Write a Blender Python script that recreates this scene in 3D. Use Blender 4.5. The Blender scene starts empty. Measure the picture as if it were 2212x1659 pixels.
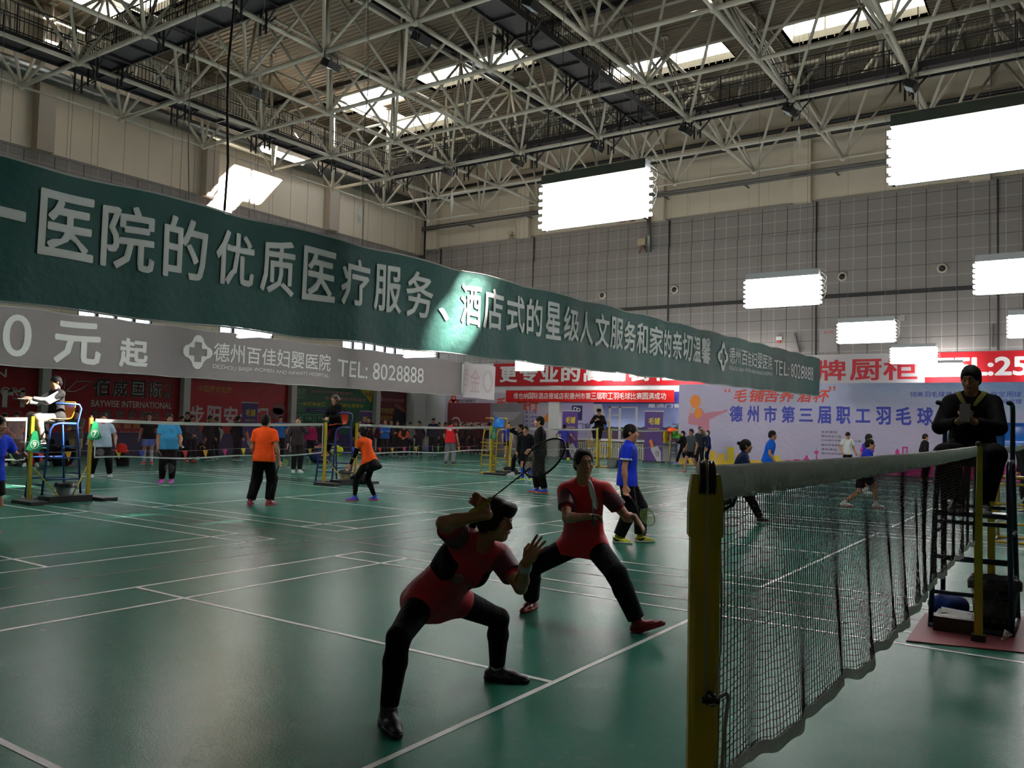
import bpy, bmesh, math, random
import numpy as np
from mathutils import Vector, Matrix
random.seed(7); rng = np.random.default_rng(7)
SC = bpy.context.scene; COL = SC.collection
# ---------------------------------------------------------------- camera
IW, IH, FPX = 2212, 1659, 1808.07
CY, CP, CR = 0.600558, 0.0476158, 0.0244755          # heading from +X, pitch, roll
CAM = np.array([-1.6216, -0.8212, 1.6481])
_f = np.array([math.cos(CP)*math.cos(CY), math.cos(CP)*math.sin(CY), math.sin(CP)])
_r = np.array([math.sin(CY), -math.cos(CY), 0.0]); _u = np.cross(_r, _f)
_r, _u = math.cos(CR)*_r+math.sin(CR)*_u, -math.sin(CR)*_r+math.cos(CR)*_u
CM = np.array([_r, _u, _f])
cam = bpy.data.cameras.new('camera'); co = bpy.data.objects.new('camera', cam); COL.objects.link(co)
cam.sensor_width = 36; cam.lens = 36*FPX/IW; cam.clip_start = 0.05; cam.clip_end = 300
co.matrix_world = Matrix(((_r[0], _u[0], -_f[0], CAM[0]), (_r[1], _u[1], -_f[1], CAM[1]), (_r[2], _u[2], -_f[2], CAM[2]), (0, 0, 0, 1)))
SC.camera = co
def ray(x, y): return np.array([(x-IW/2)/FPX, (IH/2-y)/FPX, 1.0]) @ CM
def fl(x, y, z=0.0): d = ray(x, y); return CAM+d*(z-CAM[2])/d[2]          # point of the level z seen at a pixel
def pX(x, y, X): d = ray(x, y); return CAM+d*(X-CAM[0])/d[0]
def pY(x, y, Y): d = ray(x, y); return CAM+d*(Y-CAM[1])/d[1]
def at(x, y, depth): return CAM+ray(x, y)*depth
def dep(P): return float((np.array(P)-CAM) @ CM[2])
# ---------------------------------------------------------------- light from outside, exposure
wd = bpy.data.worlds.new('sky'); SC.world = wd; wd.use_nodes = True
bg = wd.node_tree.nodes['Background']; bg.inputs[0].default_value = (0.80, 0.88, 1.0, 1); bg.inputs[1].default_value = 6.0
sun = bpy.data.lights.new('sun', 'SUN'); sun.energy = 380; sun.angle = 0.034; sun.color = (1.0, 0.92, 0.80)
so = bpy.data.objects.new('sun', sun); COL.objects.link(so)
SUND = np.array([-4.6, 4.6, -5.2]); so.rotation_euler = Vector(SUND).to_track_quat('-Z', 'Y').to_euler(); so.location = (45, -10, 30)
vs = SC.view_settings; SC.display_settings.display_device = 'sRGB'
vs.view_transform = 'Standard'; vs.look = 'None'; vs.gamma = 1.0; vs.use_curve_mapping = False; vs.exposure = 0.0
SC.cycles.max_bounces = 6; SC.cycles.diffuse_bounces = 3; SC.cycles.glossy_bounces = 3; SC.cycles.transmission_bounces = 2
SC.cycles.transparent_max_bounces = 6; SC.cycles.caustics_reflective = False; SC.cycles.caustics_refractive = False
SC.cycles.sample_clamp_indirect = 4.0
# ---------------------------------------------------------------- materials
def s2l(c): return tuple(((v/12.92) if v <= 0.04045 else ((v+0.055)/1.055)**2.4) for v in c)
def hx(h): return s2l(tuple(int(h[i:i+2], 16)/255 for i in (0, 2, 4)))
MATS = {}
def mat(name, col, rough=0.6, metal=0.0, noise=0.0, nscale=20.0, bump=0.0, bscale=60.0, spec=0.5, emit=None, estr=1.0, alpha=None):
    if name in MATS: return MATS[name]
    if isinstance(col, str): col = hx(col)
    m = bpy.data.materials.new(name); m.use_nodes = True; nt = m.node_tree; b = nt.nodes['Principled BSDF']
    b.inputs['Base Color'].default_value = (*col, 1); b.inputs['Roughness'].default_value = rough; b.inputs['Metallic'].default_value = metal
    b.inputs['Specular IOR Level'].default_value = spec
    if noise or bump:
        g = nt.nodes.new('ShaderNodeNewGeometry')
    if noise:
        n = nt.nodes.new('ShaderNodeTexNoise'); n.inputs['Scale'].default_value = nscale; n.inputs['Detail'].default_value = 4
        nt.links.new(g.outputs['Position'], n.inputs['Vector'])
        mx = nt.nodes.new('ShaderNodeMix'); mx.data_type = 'RGBA'
        mx.inputs['A'].default_value = (*[c*(1-noise) for c in col], 1); mx.inputs['B'].default_value = (*[min(1, c*(1+noise)) for c in col], 1)
        nt.links.new(n.outputs['Fac'], mx.inputs['Factor']); nt.links.new(mx.outputs['Result'], b.inputs['Base Color'])
    if bump:
        n2 = nt.nodes.new('ShaderNodeTexNoise'); n2.inputs['Scale'].default_value = bscale; n2.inputs['Detail'].default_value = 3
        nt.links.new(g.outputs['Position'], n2.inputs['Vector'])
        bp = nt.nodes.new('ShaderNodeBump'); bp.inputs['Strength'].default_value = bump; bp.inputs['Distance'].default_value = 0.02
        nt.links.new(n2.outputs['Fac'], bp.inputs['Height']); nt.links.new(bp.outputs['Normal'], b.inputs['Normal'])
    if emit is not None:
        b.inputs['Emission Color'].default_value = (*emit, 1); b.inputs['Emission Strength'].default_value = estr
    MATS[name] = m; return m
# ---------------------------------------------------------------- mesh building
class MB:
    def __init__(s): s.v = []; s.f = []
    def add(s, vs, fs):
        n = len(s.v); s.v += [tuple(map(float, p)) for p in vs]; s.f += [tuple(i+n for i in f) for f in fs]; return s
    def box(s, c, d, R=None):
        c = np.array(c, float); hx_, hy, hz = d[0]/2, d[1]/2, d[2]/2
        P = np.array([(x, y, z) for x in (-hx_, hx_) for y in (-hy, hy) for z in (-hz, hz)])
        if R is not None: P = P @ np.array(R).T
        return s.add(P+c, [(0, 1, 3, 2), (4, 6, 7, 5), (0, 4, 5, 1), (2, 3, 7, 6), (0, 2, 6, 4), (1, 5, 7, 3)])
    def bb(s, a, b):
        a = np.array(a, float); b = np.array(b, float); return s.box((a+b)/2, np.abs(b-a))
    def quad(s, a, b, c, d): return s.add([a, b, c, d], [(0, 1, 2, 3)])
    def tube(s, pts, r, n=8, cap=True, closed=False):
        pts = [np.array(p, float) for p in pts]; m = len(pts)
        rs = r if hasattr(r, '__len__') else [r]*m
        T = []
        for i in range(m):
            a = pts[(i-1) % m] if (closed or i > 0) else pts[i]; b = pts[(i+1) % m] if (closed or i < m-1) else pts[i]
            t = b-a; T.append(t/(np.linalg.norm(t)+1e-12))
        up = np.array([0, 0, 1.0]) if abs(T[0][2]) < 0.9 else np.array([1.0, 0, 0])
        N = np.cross(T[0], up); N /= np.linalg.norm(N); vs = []
        for i in range(m):
            N = N-T[i]*(N @ T[i]); N /= np.linalg.norm(N)+1e-12; B = np.cross(T[i], N)
            for k in range(n):
                a = 2*math.pi*k/n; vs.append(pts[i]+rs[i]*(math.cos(a)*N+math.sin(a)*B))
        fs = []
        for i in range(m if closed else m-1):
            j = (i+1) % m
            for k in range(n): fs.append((i*n+k, i*n+(k+1) % n, j*n+(k+1) % n, j*n+k))
        if cap and not closed: fs += [tuple(range(n))[::-1], tuple((m-1)*n+k for k in range(n))]
        return s.add(vs, fs)
    def lathe(s, c, prof, n=20, R=None, arc=None):
        vs = []; fs = []; m = len(prof); c = np.array(c, float)
        for r, z in prof:
            for k in range(n):
                a = 2*math.pi*k/n; p = np.array([r*math.cos(a), r*math.sin(a), z])
                vs.append(c+(np.array(R) @ p if R is not None else p))
        for i in range(m-1):
            for k in range(n): fs.append((i*n+k, i*n+(k+1) % n, (i+1)*n+(k+1) % n, (i+1)*n+k))
        fs += [tuple(range(n))[::-1], tuple((m-1)*n+k for k in range(n))]
        return s.add(vs, fs)
    def prism(s, poly, fn, t):                       # flat outline given by fn(u, v, depth) and thickness t
        n = len(poly); vs = [fn(u, v, 0) for u, v in poly]+[fn(u, v, t) for u, v in poly]
        return s.add(vs, [tuple(range(n)), tuple(range(2*n-1, n-1, -1))]+[(i, i+n, (i+1) % n+n, (i+1) % n) for i in range(n)])
    def build(s, name, m, parent=None, smooth=False, loc=None):
        me = bpy.data.meshes.new(name); v = s.v
        if loc is not None: v = [(p[0]-loc[0], p[1]-loc[1], p[2]-loc[2]) for p in v]
        me.from_pydata(v, [], s.f); me.materials.append(m)
        if smooth: me.polygons.foreach_set('use_smooth', [True]*len(me.polygons))
        o = bpy.data.objects.new(name, me); COL.objects.link(o)
        if loc is not None: o.location = loc
        if parent is not None: o.parent = parent; o.matrix_parent_inverse = Matrix.Translation(parent_origin(parent)).inverted()
        return o
def parent_origin(p):
    v = Vector((0, 0, 0))
    while p is not None: v += p.location; p = p.parent
    return v
def tag(o, label=None, cat=None, group=None, kind=None):
    if label: o['label'] = label
    if cat: o['category'] = cat
    if group: o['group'] = group
    if kind: o['kind'] = kind
    return o
def empty(name, loc, label, cat, group=None):
    o = bpy.data.objects.new(name, None); COL.objects.link(o); o.location = tuple(map(float, loc)); o.empty_display_size = 0.1
    return tag(o, label, cat, group)
def copy_tree(o, delta, label=None, parent=None):
    c = o.copy(); COL.objects.link(c)
    if parent is None: c.location = Vector(o.location)+Vector(delta)
    else: c.parent = parent; c.matrix_parent_inverse = o.matrix_parent_inverse.copy()
    if label: c['label'] = label
    for ch in list(o.children): copy_tree(ch, delta, None, c)
    return c
def structure(o): o['kind'] = 'structure'; return o
# flat lettering: text outline to a filled mesh laid in a u,v rectangle
_tc = {}
def text_uv(body, bold=0.0):
    k = (body, bold)
    if k not in _tc:
        c = bpy.data.curves.new('t', 'FONT'); c.body = body; c.resolution_u = 5 if max(map(ord, body)) < 500 else 2
        o = bpy.data.objects.new('t', c); me = o.to_mesh()
        V = [tuple(v.co[:2]) for v in me.vertices]; Fc = [tuple(p.vertices) for p in me.polygons]; n0 = len(V); o.to_mesh_clear()
        bpy.data.objects.remove(o); bpy.data.curves.remove(c)
        if bold:                                    # fatten each stroke along its outline
            key = {}; rep = [key.setdefault((round(p[0], 4), round(p[1], 4)), i) for i, p in enumerate(V)]; cnt = {}
            for f in Fc:
                sgn = sum(V[f[i]][0]*V[f[(i+1) % len(f)]][1]-V[f[(i+1) % len(f)]][0]*V[f[i]][1] for i in range(len(f)))
                for i in range(len(f)):
                    a, b = rep[f[i]], rep[f[(i+1) % len(f)]]
                    if sgn < 0: a, b = b, a
                    cnt.setdefault((min(a, b), max(a, b)), []).append((a, b))
            done = set()
            for e, l in cnt.items():
                if len(l) != 1: continue
                a, b = l[0]; p, q = V[a], V[b]; dx, dy = q[0]-p[0], q[1]-p[1]; L = math.hypot(dx, dy)
                if L < 1e-6: continue
                nx, ny = dy/L*bold, -dx/L*bold; n = len(V)
                V += [p, (p[0]+nx, p[1]+ny), (q[0]+nx, q[1]+ny), q]; Fc.append((n, n+1, n+2, n+3))
                if a not in done:
                    done.add(a); n = len(V); V += [(p[0]+bold*math.cos(t*math.pi/3), p[1]+bold*math.sin(t*math.pi/3)) for t in range(6)]; Fc.append(tuple(range(n, n+6)))
        lay = np.zeros(len(V))
        for i, f in enumerate(Fc):
            if f[0] >= n0: lay[list(f)] = 1+(i % 37)/9.0
        V = np.array(V); _tc[k] = (V, Fc, V.min(0), V.max(0), lay)
    return _tc[k]
def add_text(mb, body, rect, fn, d=0.004, bold=0.0, slant=0.0, mirror=False, each=False):
    """rect=(u0,v0,u1,v1) in the sign's own plane; fn(u,v,d) gives the place in the hall"""
    u0, v0, u1, v1 = rect
    if each:                                   # every sign of the line in a cell of its own
        ch = [c for c in body]; n = len(ch); w = (u1-u0)/n
        for i, c in enumerate(ch):
            if c.strip(): add_text(mb, c, (u0+w*(i+0.04), v0, u0+w*(i+0.96), v1), fn, d, bold, slant)
        return
    V, Fc, a, b, lay = text_uv(body, bold); s = (b-a); s[s < 1e-6] = 1
    if body in '一': a = a-np.array([0, 0.35]); s = np.array([s[0], 0.8])
    t = (V-a)/s
    if mirror: t[:, 0] = 1-t[:, 0]
    P = np.stack([u0+t[:, 0]*(u1-u0)+slant*t[:, 1]*(v1-v0), v0+t[:, 1]*(v1-v0)], 1)
    mb.add([fn(p[0], p[1], d-0.0006*q) for p, q in zip(P, lay)], Fc)
# ================================================================= the hall
XW, YW = 36.2, 31.9            # back wall (players' side view) and left wall
XN, YN = -14.0, -24.0          # the hall goes on behind and beside the camera
ZR = 17.0
M_beige = mat('beige_wall_paint', (0.62, 0.545, 0.43), 0.7, noise=0.08, nscale=0.7, bump=0.05, bscale=8)
M_white = mat('white_wall_paint', (0.66, 0.64, 0.63), 0.6, noise=0.05, nscale=1.2)
M_steel = mat('dark_steel', (0.016, 0.017, 0.018), 0.5, 0.3)
M_truss = mat('cream_painted_tube', (0.56, 0.52, 0.43), 0.45, noise=0.15, nscale=1.5)
M_black = mat('black_rubber', (0.006, 0.006, 0.007), 0.5)
# green sports floor with the crinkled, scuffed vinyl skin
def floor_material():
    m = bpy.data.materials.new('green_vinyl_floor'); m.use_nodes = True; nt = m.node_tree; b = nt.nodes['Principled BSDF']
    N = nt.nodes.new; L = nt.links.new
    g = N('ShaderNodeNewGeometry'); n1 = N('ShaderNodeTexNoise'); n1.inputs['Scale'].default_value = 0.5; n1.inputs['Detail'].default_value = 5
    L(g.outputs['Position'], n1.inputs['Vector'])
    cr = N('ShaderNodeValToRGB'); e = cr.color_ramp.elements
    e[0].position = 0.32; e[0].color = (0.014, 0.108, 0.074, 1); e[1].position = 0.7; e[1].color = (0.025, 0.146, 0.104, 1)
    L(n1.outputs['Fac'], cr.inputs['Fac'])
    # fine scuffs: many crossing thin scratches
    mp = N('ShaderNodeMapping'); mp.inputs['Scale'].default_value = (1, 1, 1); L(g.outputs['Position'], mp.inputs['Vector'])
    n2 = N('ShaderNodeTexNoise'); n2.inputs['Scale'].default_value = 16; n2.inputs['Detail'].default_value = 6; n2.inputs['Roughness'].default_value = 0.65; n2.inputs['Distortion'].default_value = 1.2
    L(mp.outputs['Vector'], n2.inputs['Vector'])
    n3 = N('ShaderNodeTexNoise'); n3.inputs['Scale'].default_value = 1.1; n3.inputs['Detail'].default_value = 3; L(g.outputs['Position'], n3.inputs['Vector'])
    sc = N('ShaderNodeMapRange'); sc.inputs[1].default_value = 0.50; sc.inputs[2].default_value = 0.72; L(n2.outputs['Fac'], sc.inputs['Value'])
    sc2 = N('ShaderNodeMapRange'); sc2.inputs[1].default_value = 0.40; sc2.inputs[2].default_value = 0.70; L(n3.outputs['Fac'], sc2.inputs['Value'])
    mu = N('ShaderNodeMath'); mu.operation = 'MULTIPLY'; L(sc.outputs[0], mu.inputs[0]); L(sc2.outputs[0], mu.inputs[1])
    mx = N('ShaderNodeMix'); mx.data_type = 'RGBA'; mx.inputs['B'].default_value = (0.085, 0.15, 0.115, 1)
    mm = N('ShaderNodeMath'); mm.operation = 'MULTIPLY'; mm.inputs[1].default_value = 0.45; L(mu.outputs[0], mm.inputs[0])
    L(mm.outputs[0], mx.inputs['Factor']); L(cr.outputs['Color'], mx.inputs['A']); L(mx.outputs['Result'], b.inputs['Base Color'])
    bp = N('ShaderNodeBump'); bp.inputs['Strength'].default_value = 0.32; bp.inputs['Distance'].default_value = 0.004
    n4 = N('ShaderNodeTexNoise'); n4.inputs['Scale'].default_value = 70; n4.inputs['Detail'].default_value = 3; n4.inputs['Distortion'].default_value = 1.0
    L(mp.outputs['Vector'], n4.inputs['Vector']); L(n4.outputs['Fac'], bp.inputs['Height'])
    bp2 = N('ShaderNodeBump'); bp2.inputs['Strength'].default_value = 0.35; bp2.inputs['Distance'].default_value = 0.012
    n5 = N('ShaderNodeTexNoise'); n5.inputs['Scale'].default_value = 2.4; n5.inputs['Detail'].default_value = 2; L(g.outputs['Position'], n5.inputs['Vector'])
    L(n5.outputs['Fac'], bp2.inputs['Height']); L(bp.outputs['Normal'], bp2.inputs['Normal'])
    # dull vinyl under a thin worn shine
    nt.nodes.remove(b); df = N('ShaderNodeBsdfDiffuse'); gl = N('ShaderNodeBsdfGlossy'); ms = N('ShaderNodeMixShader'); fr = N('ShaderNodeFresnel'); fr.inputs['IOR'].default_value = 1.25
    L(mx.outputs['Result'], df.inputs['Color']); L(bp2.outputs['Normal'], df.inputs['Normal']); L(bp2.outputs['Normal'], gl.inputs['Normal']); L(bp2.outputs['Normal'], fr.inputs['Normal'])
    rr = N('ShaderNodeMapRange'); rr.inputs[3].default_value = 0.12; rr.inputs[4].default_value = 0.34; L(n2.outputs['Fac'], rr.inputs['Value']); L(rr.outputs[0], gl.inputs['Roughness'])
    fm = N('ShaderNodeMath'); fm.operation = 'MULTIPLY'; fm.inputs[1].default_value = 0.42; L(fr.outputs[0], fm.inputs[0]); L(fm.outputs[0], ms.inputs['Fac'])
    L(df.outputs[0], ms.inputs[1]); L(gl.outputs[0], ms.inputs[2]); L(ms.outputs[0], nt.nodes['Material Output'].inputs['Surface'])
    return m
fl_o = structure(MB().bb((XN, YN, -0.2), (XW+0.3, YW+0.3, 0)).build('floor', floor_material()))
M_line = mat('worn_white_line_paint', (0.60, 0.63, 0.60), 0.4, noise=0.25, nscale=5)
M_seam = mat('dark_floor_seam', (0.008, 0.016, 0.014), 0.5)
ln = MB(); hw = 0.02
def line(x0, y0, x1, y1, z=0.002):
    if abs(x1-x0) > abs(y1-y0): ln.bb((min(x0, x1), y0-hw, 0.0005), (max(x0, x1), y0+hw, z))
    else: ln.bb((x0-hw, min(y0, y1), 0.0005), (x0+hw, max(y0, y1), z+0.0004))
COLX = [0.0, 7.2, 14.4, 21.6, 28.8]; ROWY = [0.0, 15.01]
for X0 in [-7.2]+COLX:
    for YC in [-15.01]+ROWY:
        for dx in (0.02, 0.48, 5.62, 6.08): line(X0+dx, YC-6.7, X0+dx, YC+6.7)
        for sg in (-1, 1):
            for dy in (6.68, 5.92, 2.0): line(X0, YC+sg*dy, X0+6.1, YC+sg*dy)
            line(X0+3.05, YC+sg*2.0, X0+3.05, YC+sg*6.7)
ln.build('court_lines', M_line, fl_o)
sm = MB()
for X0 in COLX: sm.bb((X0+6.1+0.55-0.02, YN, 0), (X0+6.1+0.55+0.02, YW, 0.0012))
for Y0 in (7.5, 22.6): sm.bb((XN, Y0-0.012, 0), (XW, Y0+0.012, 0.0012))
sm.build('floor_seam', M_seam, fl_o)
# worn maker's stencil between the courts
for (xa, ya), (xb, yb) in (((500, 1184), (664, 1167)), ((838, 1167), (905, 1158))):
    a = fl(xa, ya); b = fl(xb, yb); st = MB(); n = 11
    for k in range(n):
        c = a+(b-a)*(k+0.5)/n; w = (0.10, 0.05, 0.05, 0.03, 0.05, 0.05, 0.06, 0.05, 0.06, 0.04, 0.06)[k]; hgt = 0.11 if k in (0, 1, 3) else 0.07
        st.bb((c[0]-hgt/2, c[1]-w, 0.0006), (c[0]+hgt/2, c[1]-w*0.4, 0.0014))
        if k % 2: st.bb((c[0]-0.02, c[1]-w, 0.0006), (c[0], c[1]+w*0.6, 0.0014))
    st.build('worn_floor_mark', mat('worn_stencil', (0.16, 0.21, 0.17), 0.5, noise=0.4, nscale=30), fl_o)
# back wall: tiled acoustic panels, beige upper wall, pilasters
def tile_material(name, ax, off, col, pitch=1.137, hz=1.0, zoff=7.62):
    m = bpy.data.materials.new(name); m.use_nodes = True; nt = m.node_tree; b = nt.nodes['Principled BSDF']; N = nt.nodes.new; L = nt.links.new
    g = N('ShaderNodeNewGeometry'); sp = N('ShaderNodeSeparateXYZ'); L(g.outputs['Position'], sp.inputs[0])
    def joint(sock, offset, step, width):
        a = N('ShaderNodeMath'); a.operation = 'SUBTRACT'; L(sock, a.inputs[0]); a.inputs[1].default_value = offset
        p = N('ShaderNodeMath'); p.operation = 'PINGPONG'; L(a.outputs[0], p.inputs[0]); p.inputs[1].default_value = step/2
        c = N('ShaderNodeMath'); c.operation = 'LESS_THAN'; L(p.outputs[0], c.inputs[0]); c.inputs[1].default_value = width/2; return c.outputs[0]
    U = sp.outputs[ax]; Z = sp.outputs['Z']
    dv = joint(U, off, pitch, 0.035); lv = joint(U, off+pitch/2, pitch, 0.035)
    dh = joint(Z, zoff, hz, 0.022); lh = joint(Z, zoff+hz/2, hz, 0.035); lh2 = joint(Z, zoff+hz*0.12, hz, 0.03)
    n = N('ShaderNodeTexNoise'); n.inputs['Scale'].default_value = 60; n.inputs['Detail'].default_value = 2; L(g.outputs['Position'], n.inputs['Vector'])
    base = N('ShaderNodeMix'); base.data_type = 'RGBA'; base.inputs['A'].default_value = (*[c*0.8 for c in col], 1); base.inputs['B'].default_value = (*[c*1.2 for c in col], 1); L(n.outputs['Fac'], base.inputs['Factor'])
    cur = base.outputs['Result']
    for f, c in ((lv, [x*1.6 for x in col]), (lh, [x*1.55 for x in col]), (dh, [x*0.25 for x in col]), (dv, [x*0.2 for x in col])):
        mx = N('ShaderNodeMix'); mx.data_type = 'RGBA'; L(f, mx.inputs['Factor']); L(cur, mx.inputs['A']); mx.inputs['B'].default_value = (*c, 1); cur = mx.outputs['Result']
    L(cur, b.inputs['Base Color']); b.inputs['Roughness'].default_value = 0.65
    return m
M_tile = tile_material('grey_pressed_wall_panels', 'Y', 1.11, (0.23, 0.208, 0.20))
M_tileL = tile_material('grey_pressed_wall_panels_side', 'X', 0.9, (0.23, 0.208, 0.20))
wb = structure(MB().bb((XW, YN, 0), (XW+0.3, YW+0.3, 18.4)).build('wall_back', M_beige))
MB().bb((XW-0.02, YN, 0), (XW, YW, 5.0)).build('painted_base', M_white, wb)
MB().bb((XW-0.06, YN, 5.0), (XW, YW, 7.46)).build('panelled_band', M_tile, wb)
MB().bb((XW-0.10, YN, 7.62), (XW, YW, 10.45)).build('panelled_band', M_tile, wb)
MB().bb((XW-0.03, YN, 10.45), (XW, YW, 11.8)).build('panelled_band', M_tile, wb)
MB().bb((XW-0.16, YN, 7.46), (XW, YW, 7.62)).build('dark_ledge', M_steel, wb)
MB().bb((XW-0.05, YN, 11.78), (XW, YW, 11.9)).build('band_cap', mat('grey_cap', (0.22, 0.20, 0.18), 0.6), wb)
pl = MB(); gv = MB()
for y in (2.55, 9.5, 16.5, 24.4, 30.9):
    pl.bb((XW-0.35, y-0.38, 11.8), (XW, y+0.38, 14.6)); pl.bb((XW-0.35, y-0.38, 15.6), (XW, y+0.38, ZR))
    gv.bb((XW-0.125, y-0.62, 5.0), (XW-0.06, y-0.56, 11.8))
pl.build('pilaster', M_beige, wb); gv.build('dark_joint', M_steel, wb)
# left wall: beige panels over a tiled band, window row, white columns with posters between
M_pan = mat('beige_side_panel', (0.70, 0.615, 0.49), 0.65, noise=0.1, nscale=0.6)
wl = bpy.data.objects.new('wall_left', None); COL.objects.link(wl); structure(wl); wl.location = (0, YW, 0)
ZW0, ZW1 = 4.9, 6.5
seg = MB(); seg.bb((XN, YW, 0), (XW, YW+0.3, ZW0)); seg.bb((XN, YW, ZW1), (XW, YW+0.3, 18.4))
WINS = [(8.4, 11.9), (15.75, 18.95), (22.3, 25.4), (30.0, 35.9)]; px0 = XN
for a, b_ in WINS: seg.bb((px0, YW, ZW0), (a, YW+0.3, ZW1)); px0 = b_
seg.bb((px0, YW, ZW0), (XW, YW+0.3, ZW1)); seg.build('wall_surface', M_pan, wl)
MB().bb((XN, YW-0.08, 7.4), (XW, YW, 11.5)).build('panelled_band', M_tileL, wl)
MB().bb((XN, YW-0.10, 11.46), (XW, YW, 11.56)).build('band_cap', MATS['grey_cap'], wl)
pn = MB()
for i in range(46):
    x = XN+0.55+i*1.1
    if x < XW: pn.bb((x-0.008, YW-0.006, 11.6), (x+0.008, YW, ZR))
pn.build('panel_joint', mat('panel_joint_grey', (0.25, 0.22, 0.18), 0.7), wl)
pl = MB()
for x in (-0.5, 6.7, 14.0, 21.3, 28.7, 35.9): pl.bb((x-0.32, YW-0.45, 11.5), (x+0.32, YW, ZR))
pl.build('pilaster', mat('beige_pilaster', (0.42, 0.36, 0.29), 0.7), wl)
cw = MB()
for x in (2.5, 8.5, 14.5, 20.5, 26.5, 32.5): cw.bb((x-0.16, YW-0.42, 0), (x+0.16, YW, 4.0))
cw.bb((35.2, YW-0.7, 0), (36.2, YW, 4.6))
cw.build('white_column', M_white, wl)
MB().bb((XN, YW-0.30, 3.32), (XW, YW, 3.75)).build('white_lintel', M_white, wl)
structure(MB().bb((XN, YW-0.36, 0), (35.2, YW-0.02, 0.9)).build('trim_1', mat('dark_blue_wall_mat', (0.035, 0.03, 0.10), 0.6, noise=0.2, nscale=3)))
M_glass = mat('bright_window_glass', (0.8, 0.85, 0.9), 0.2, emit=(0.88, 0.95, 1.0), estr=9.0)
M_frame = mat('dark_window_frame', (0.03, 0.025, 0.03), 0.5)
for i, (a, b_) in enumerate(WINS):
    fr = MB(); n = 4 if b_-a < 4 else 7; w = (b_-a)/n
    for k in range(n+1): fr.bb((a+k*w-0.075, YW+0.02, ZW0), (a+k*w+0.075, YW+0.14, ZW1))
    fr.bb((a, YW+0.02, ZW0), (b_, YW+0.14, ZW0+0.1)); fr.bb((a, YW+0.02, ZW1-0.1), (b_, YW+0.14, ZW1))
    wo = structure(fr.build('window_%d' % (i+1), M_frame)); MB().bb((a, YW+0.16, ZW0), (b_, YW+0.18, ZW1)).build('pane', M_glass, wo)
structure(MB().bb((XN-0.3, YN-0.3, 0), (XN, YW+0.3, 18.4)).build('wall_near', M_beige))
structure(MB().bb((XN, YN-0.3, 0), (XW+0.3, YN, 18.4)).build('wall_right', M_beige))
# roof deck of ribbed sheet with raised skylights; small holes are added to throw the sun patches
def deck_material():
    m = bpy.data.materials.new('ribbed_roof_sheet'); m.use_nodes = True; nt = m.node_tree; b = nt.nodes['Principled BSDF']; N = nt.nodes.new; L = nt.links.new
    g = N('ShaderNodeNewGeometry'); w = N('ShaderNodeTexWave'); w.bands_direction = 'X'; w.inputs['Scale'].default_value = 1.3; w.inputs['Distortion'].default_value = 0.0
    L(g.outputs['Position'], w.inputs['Vector']); bp = N('ShaderNodeBump'); bp.inputs['Strength'].default_value = 1.0; bp.inputs['Distance'].default_value = 0.08
    L(w.outputs['Fac'], bp.inputs['Height']); L(bp.outputs['Normal'], b.inputs['Normal'])
    b.inputs['Base Color'].default_value = (0.165, 0.138, 0.095, 1); b.inputs['Roughness'].default_value = 0.5
    return m
SKY = [(29.7, 31.6, 25.5, 29.8), (29.7, 31.6, 8.0+3.0, 16.4), (29.7, 31.6, 3.8, 8.7), (26.0, 27.8, 25.8, 29.8), (26.0, 27.8, 18.3, 24.0),
       (14.6, 16.4, 26.4, 29.2), (9.2, 11.4, 25.4, 30.4), (4.4, 6.6, 25.4, 30.4)]  # last two lie out of view, added to brighten the left wall
SUN_HOLE = []  # added openings, each traced back along the sun from a lit spot
for P, hwx, hwy in (((9.82, 8.0, 3.60), 0.34, 0.47), ((6.75, 15.3, 1.72), 0.22, 0.30), ((6.95, 15.4, 1.35), 0.12, 0.2), ((8.55, 17.6, 1.35), 0.22, 0.3), ((6.15, 15.1, 1.5), 0.12, 0.25), ((5.6, 17.5, 0.0), 0.45, 0.9), ((12.6, 31.9, 14.4), 0.8, 0.8)):
    P = np.array(P); t = (ZR-P[2])/(-SUND[2]); Q = P-SUND*t; SUN_HOLE.append((Q[0]-hwx, Q[0]+hwx, Q[1]-hwy, Q[1]+hwy))
SUN_HOLE.append((27.8, 29.6, 27.4, 29.1)); HOLES = SKY+SUN_HOLE
xs = sorted(set([XN-0.3, XW+0.3]+[h[0] for h in HOLES]+[h[1] for h in HOLES])); ys = sorted(set([YN-0.3, YW+0.3]+[h[2] for h in HOLES]+[h[3] for h in HOLES]))
xs = [x for x in xs if XN-0.31 <= x <= XW+0.31]; ys = [y for y in ys if YN-0.31 <= y <= YW+0.31]
dk = MB()
for i in range(len(xs)-1):
    run = None
    for j in range(len(ys)-1):
        cx, cy = (xs[i]+xs[i+1])/2, (ys[j]+ys[j+1])/2
        hole = any(h[0] < cx < h[1] and h[2] < cy < h[3] for h in HOLES)
        if not hole:
            if run is None: run = ys[j]
        if (hole or j == len(ys)-2) and run is not None:
            dk.bb((xs[i], run, ZR), (xs[i+1], ys[j] if hole else ys[j+1], ZR+0.12)); run = None
ce = structure(dk.build('ceiling', deck_material()))
pu = MB()
for k in range(0, 24):
    y = YN+1+k*2.0
    if not any(h[2]-0.2 < y < h[3]+0.2 for h in SKY): pu.bb((XN, y-0.04, ZR-0.16), (XW, y+0.04, ZR))
pu.build('purlin', mat('purlin_brown', (0.10, 0.085, 0.06), 0.6), ce)
db = MB()
for y in (20.4, 9.7): db.bb((XN, y-0.1, ZR-0.3), (XW, y+0.1, ZR-0.1))
for x in (24.6, 10.2): db.bb((x-0.12, YN, ZR-0.3), (x+0.12, YW, ZR-0.1))
db.build('dark_roof_duct', M_steel, ce)
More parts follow.
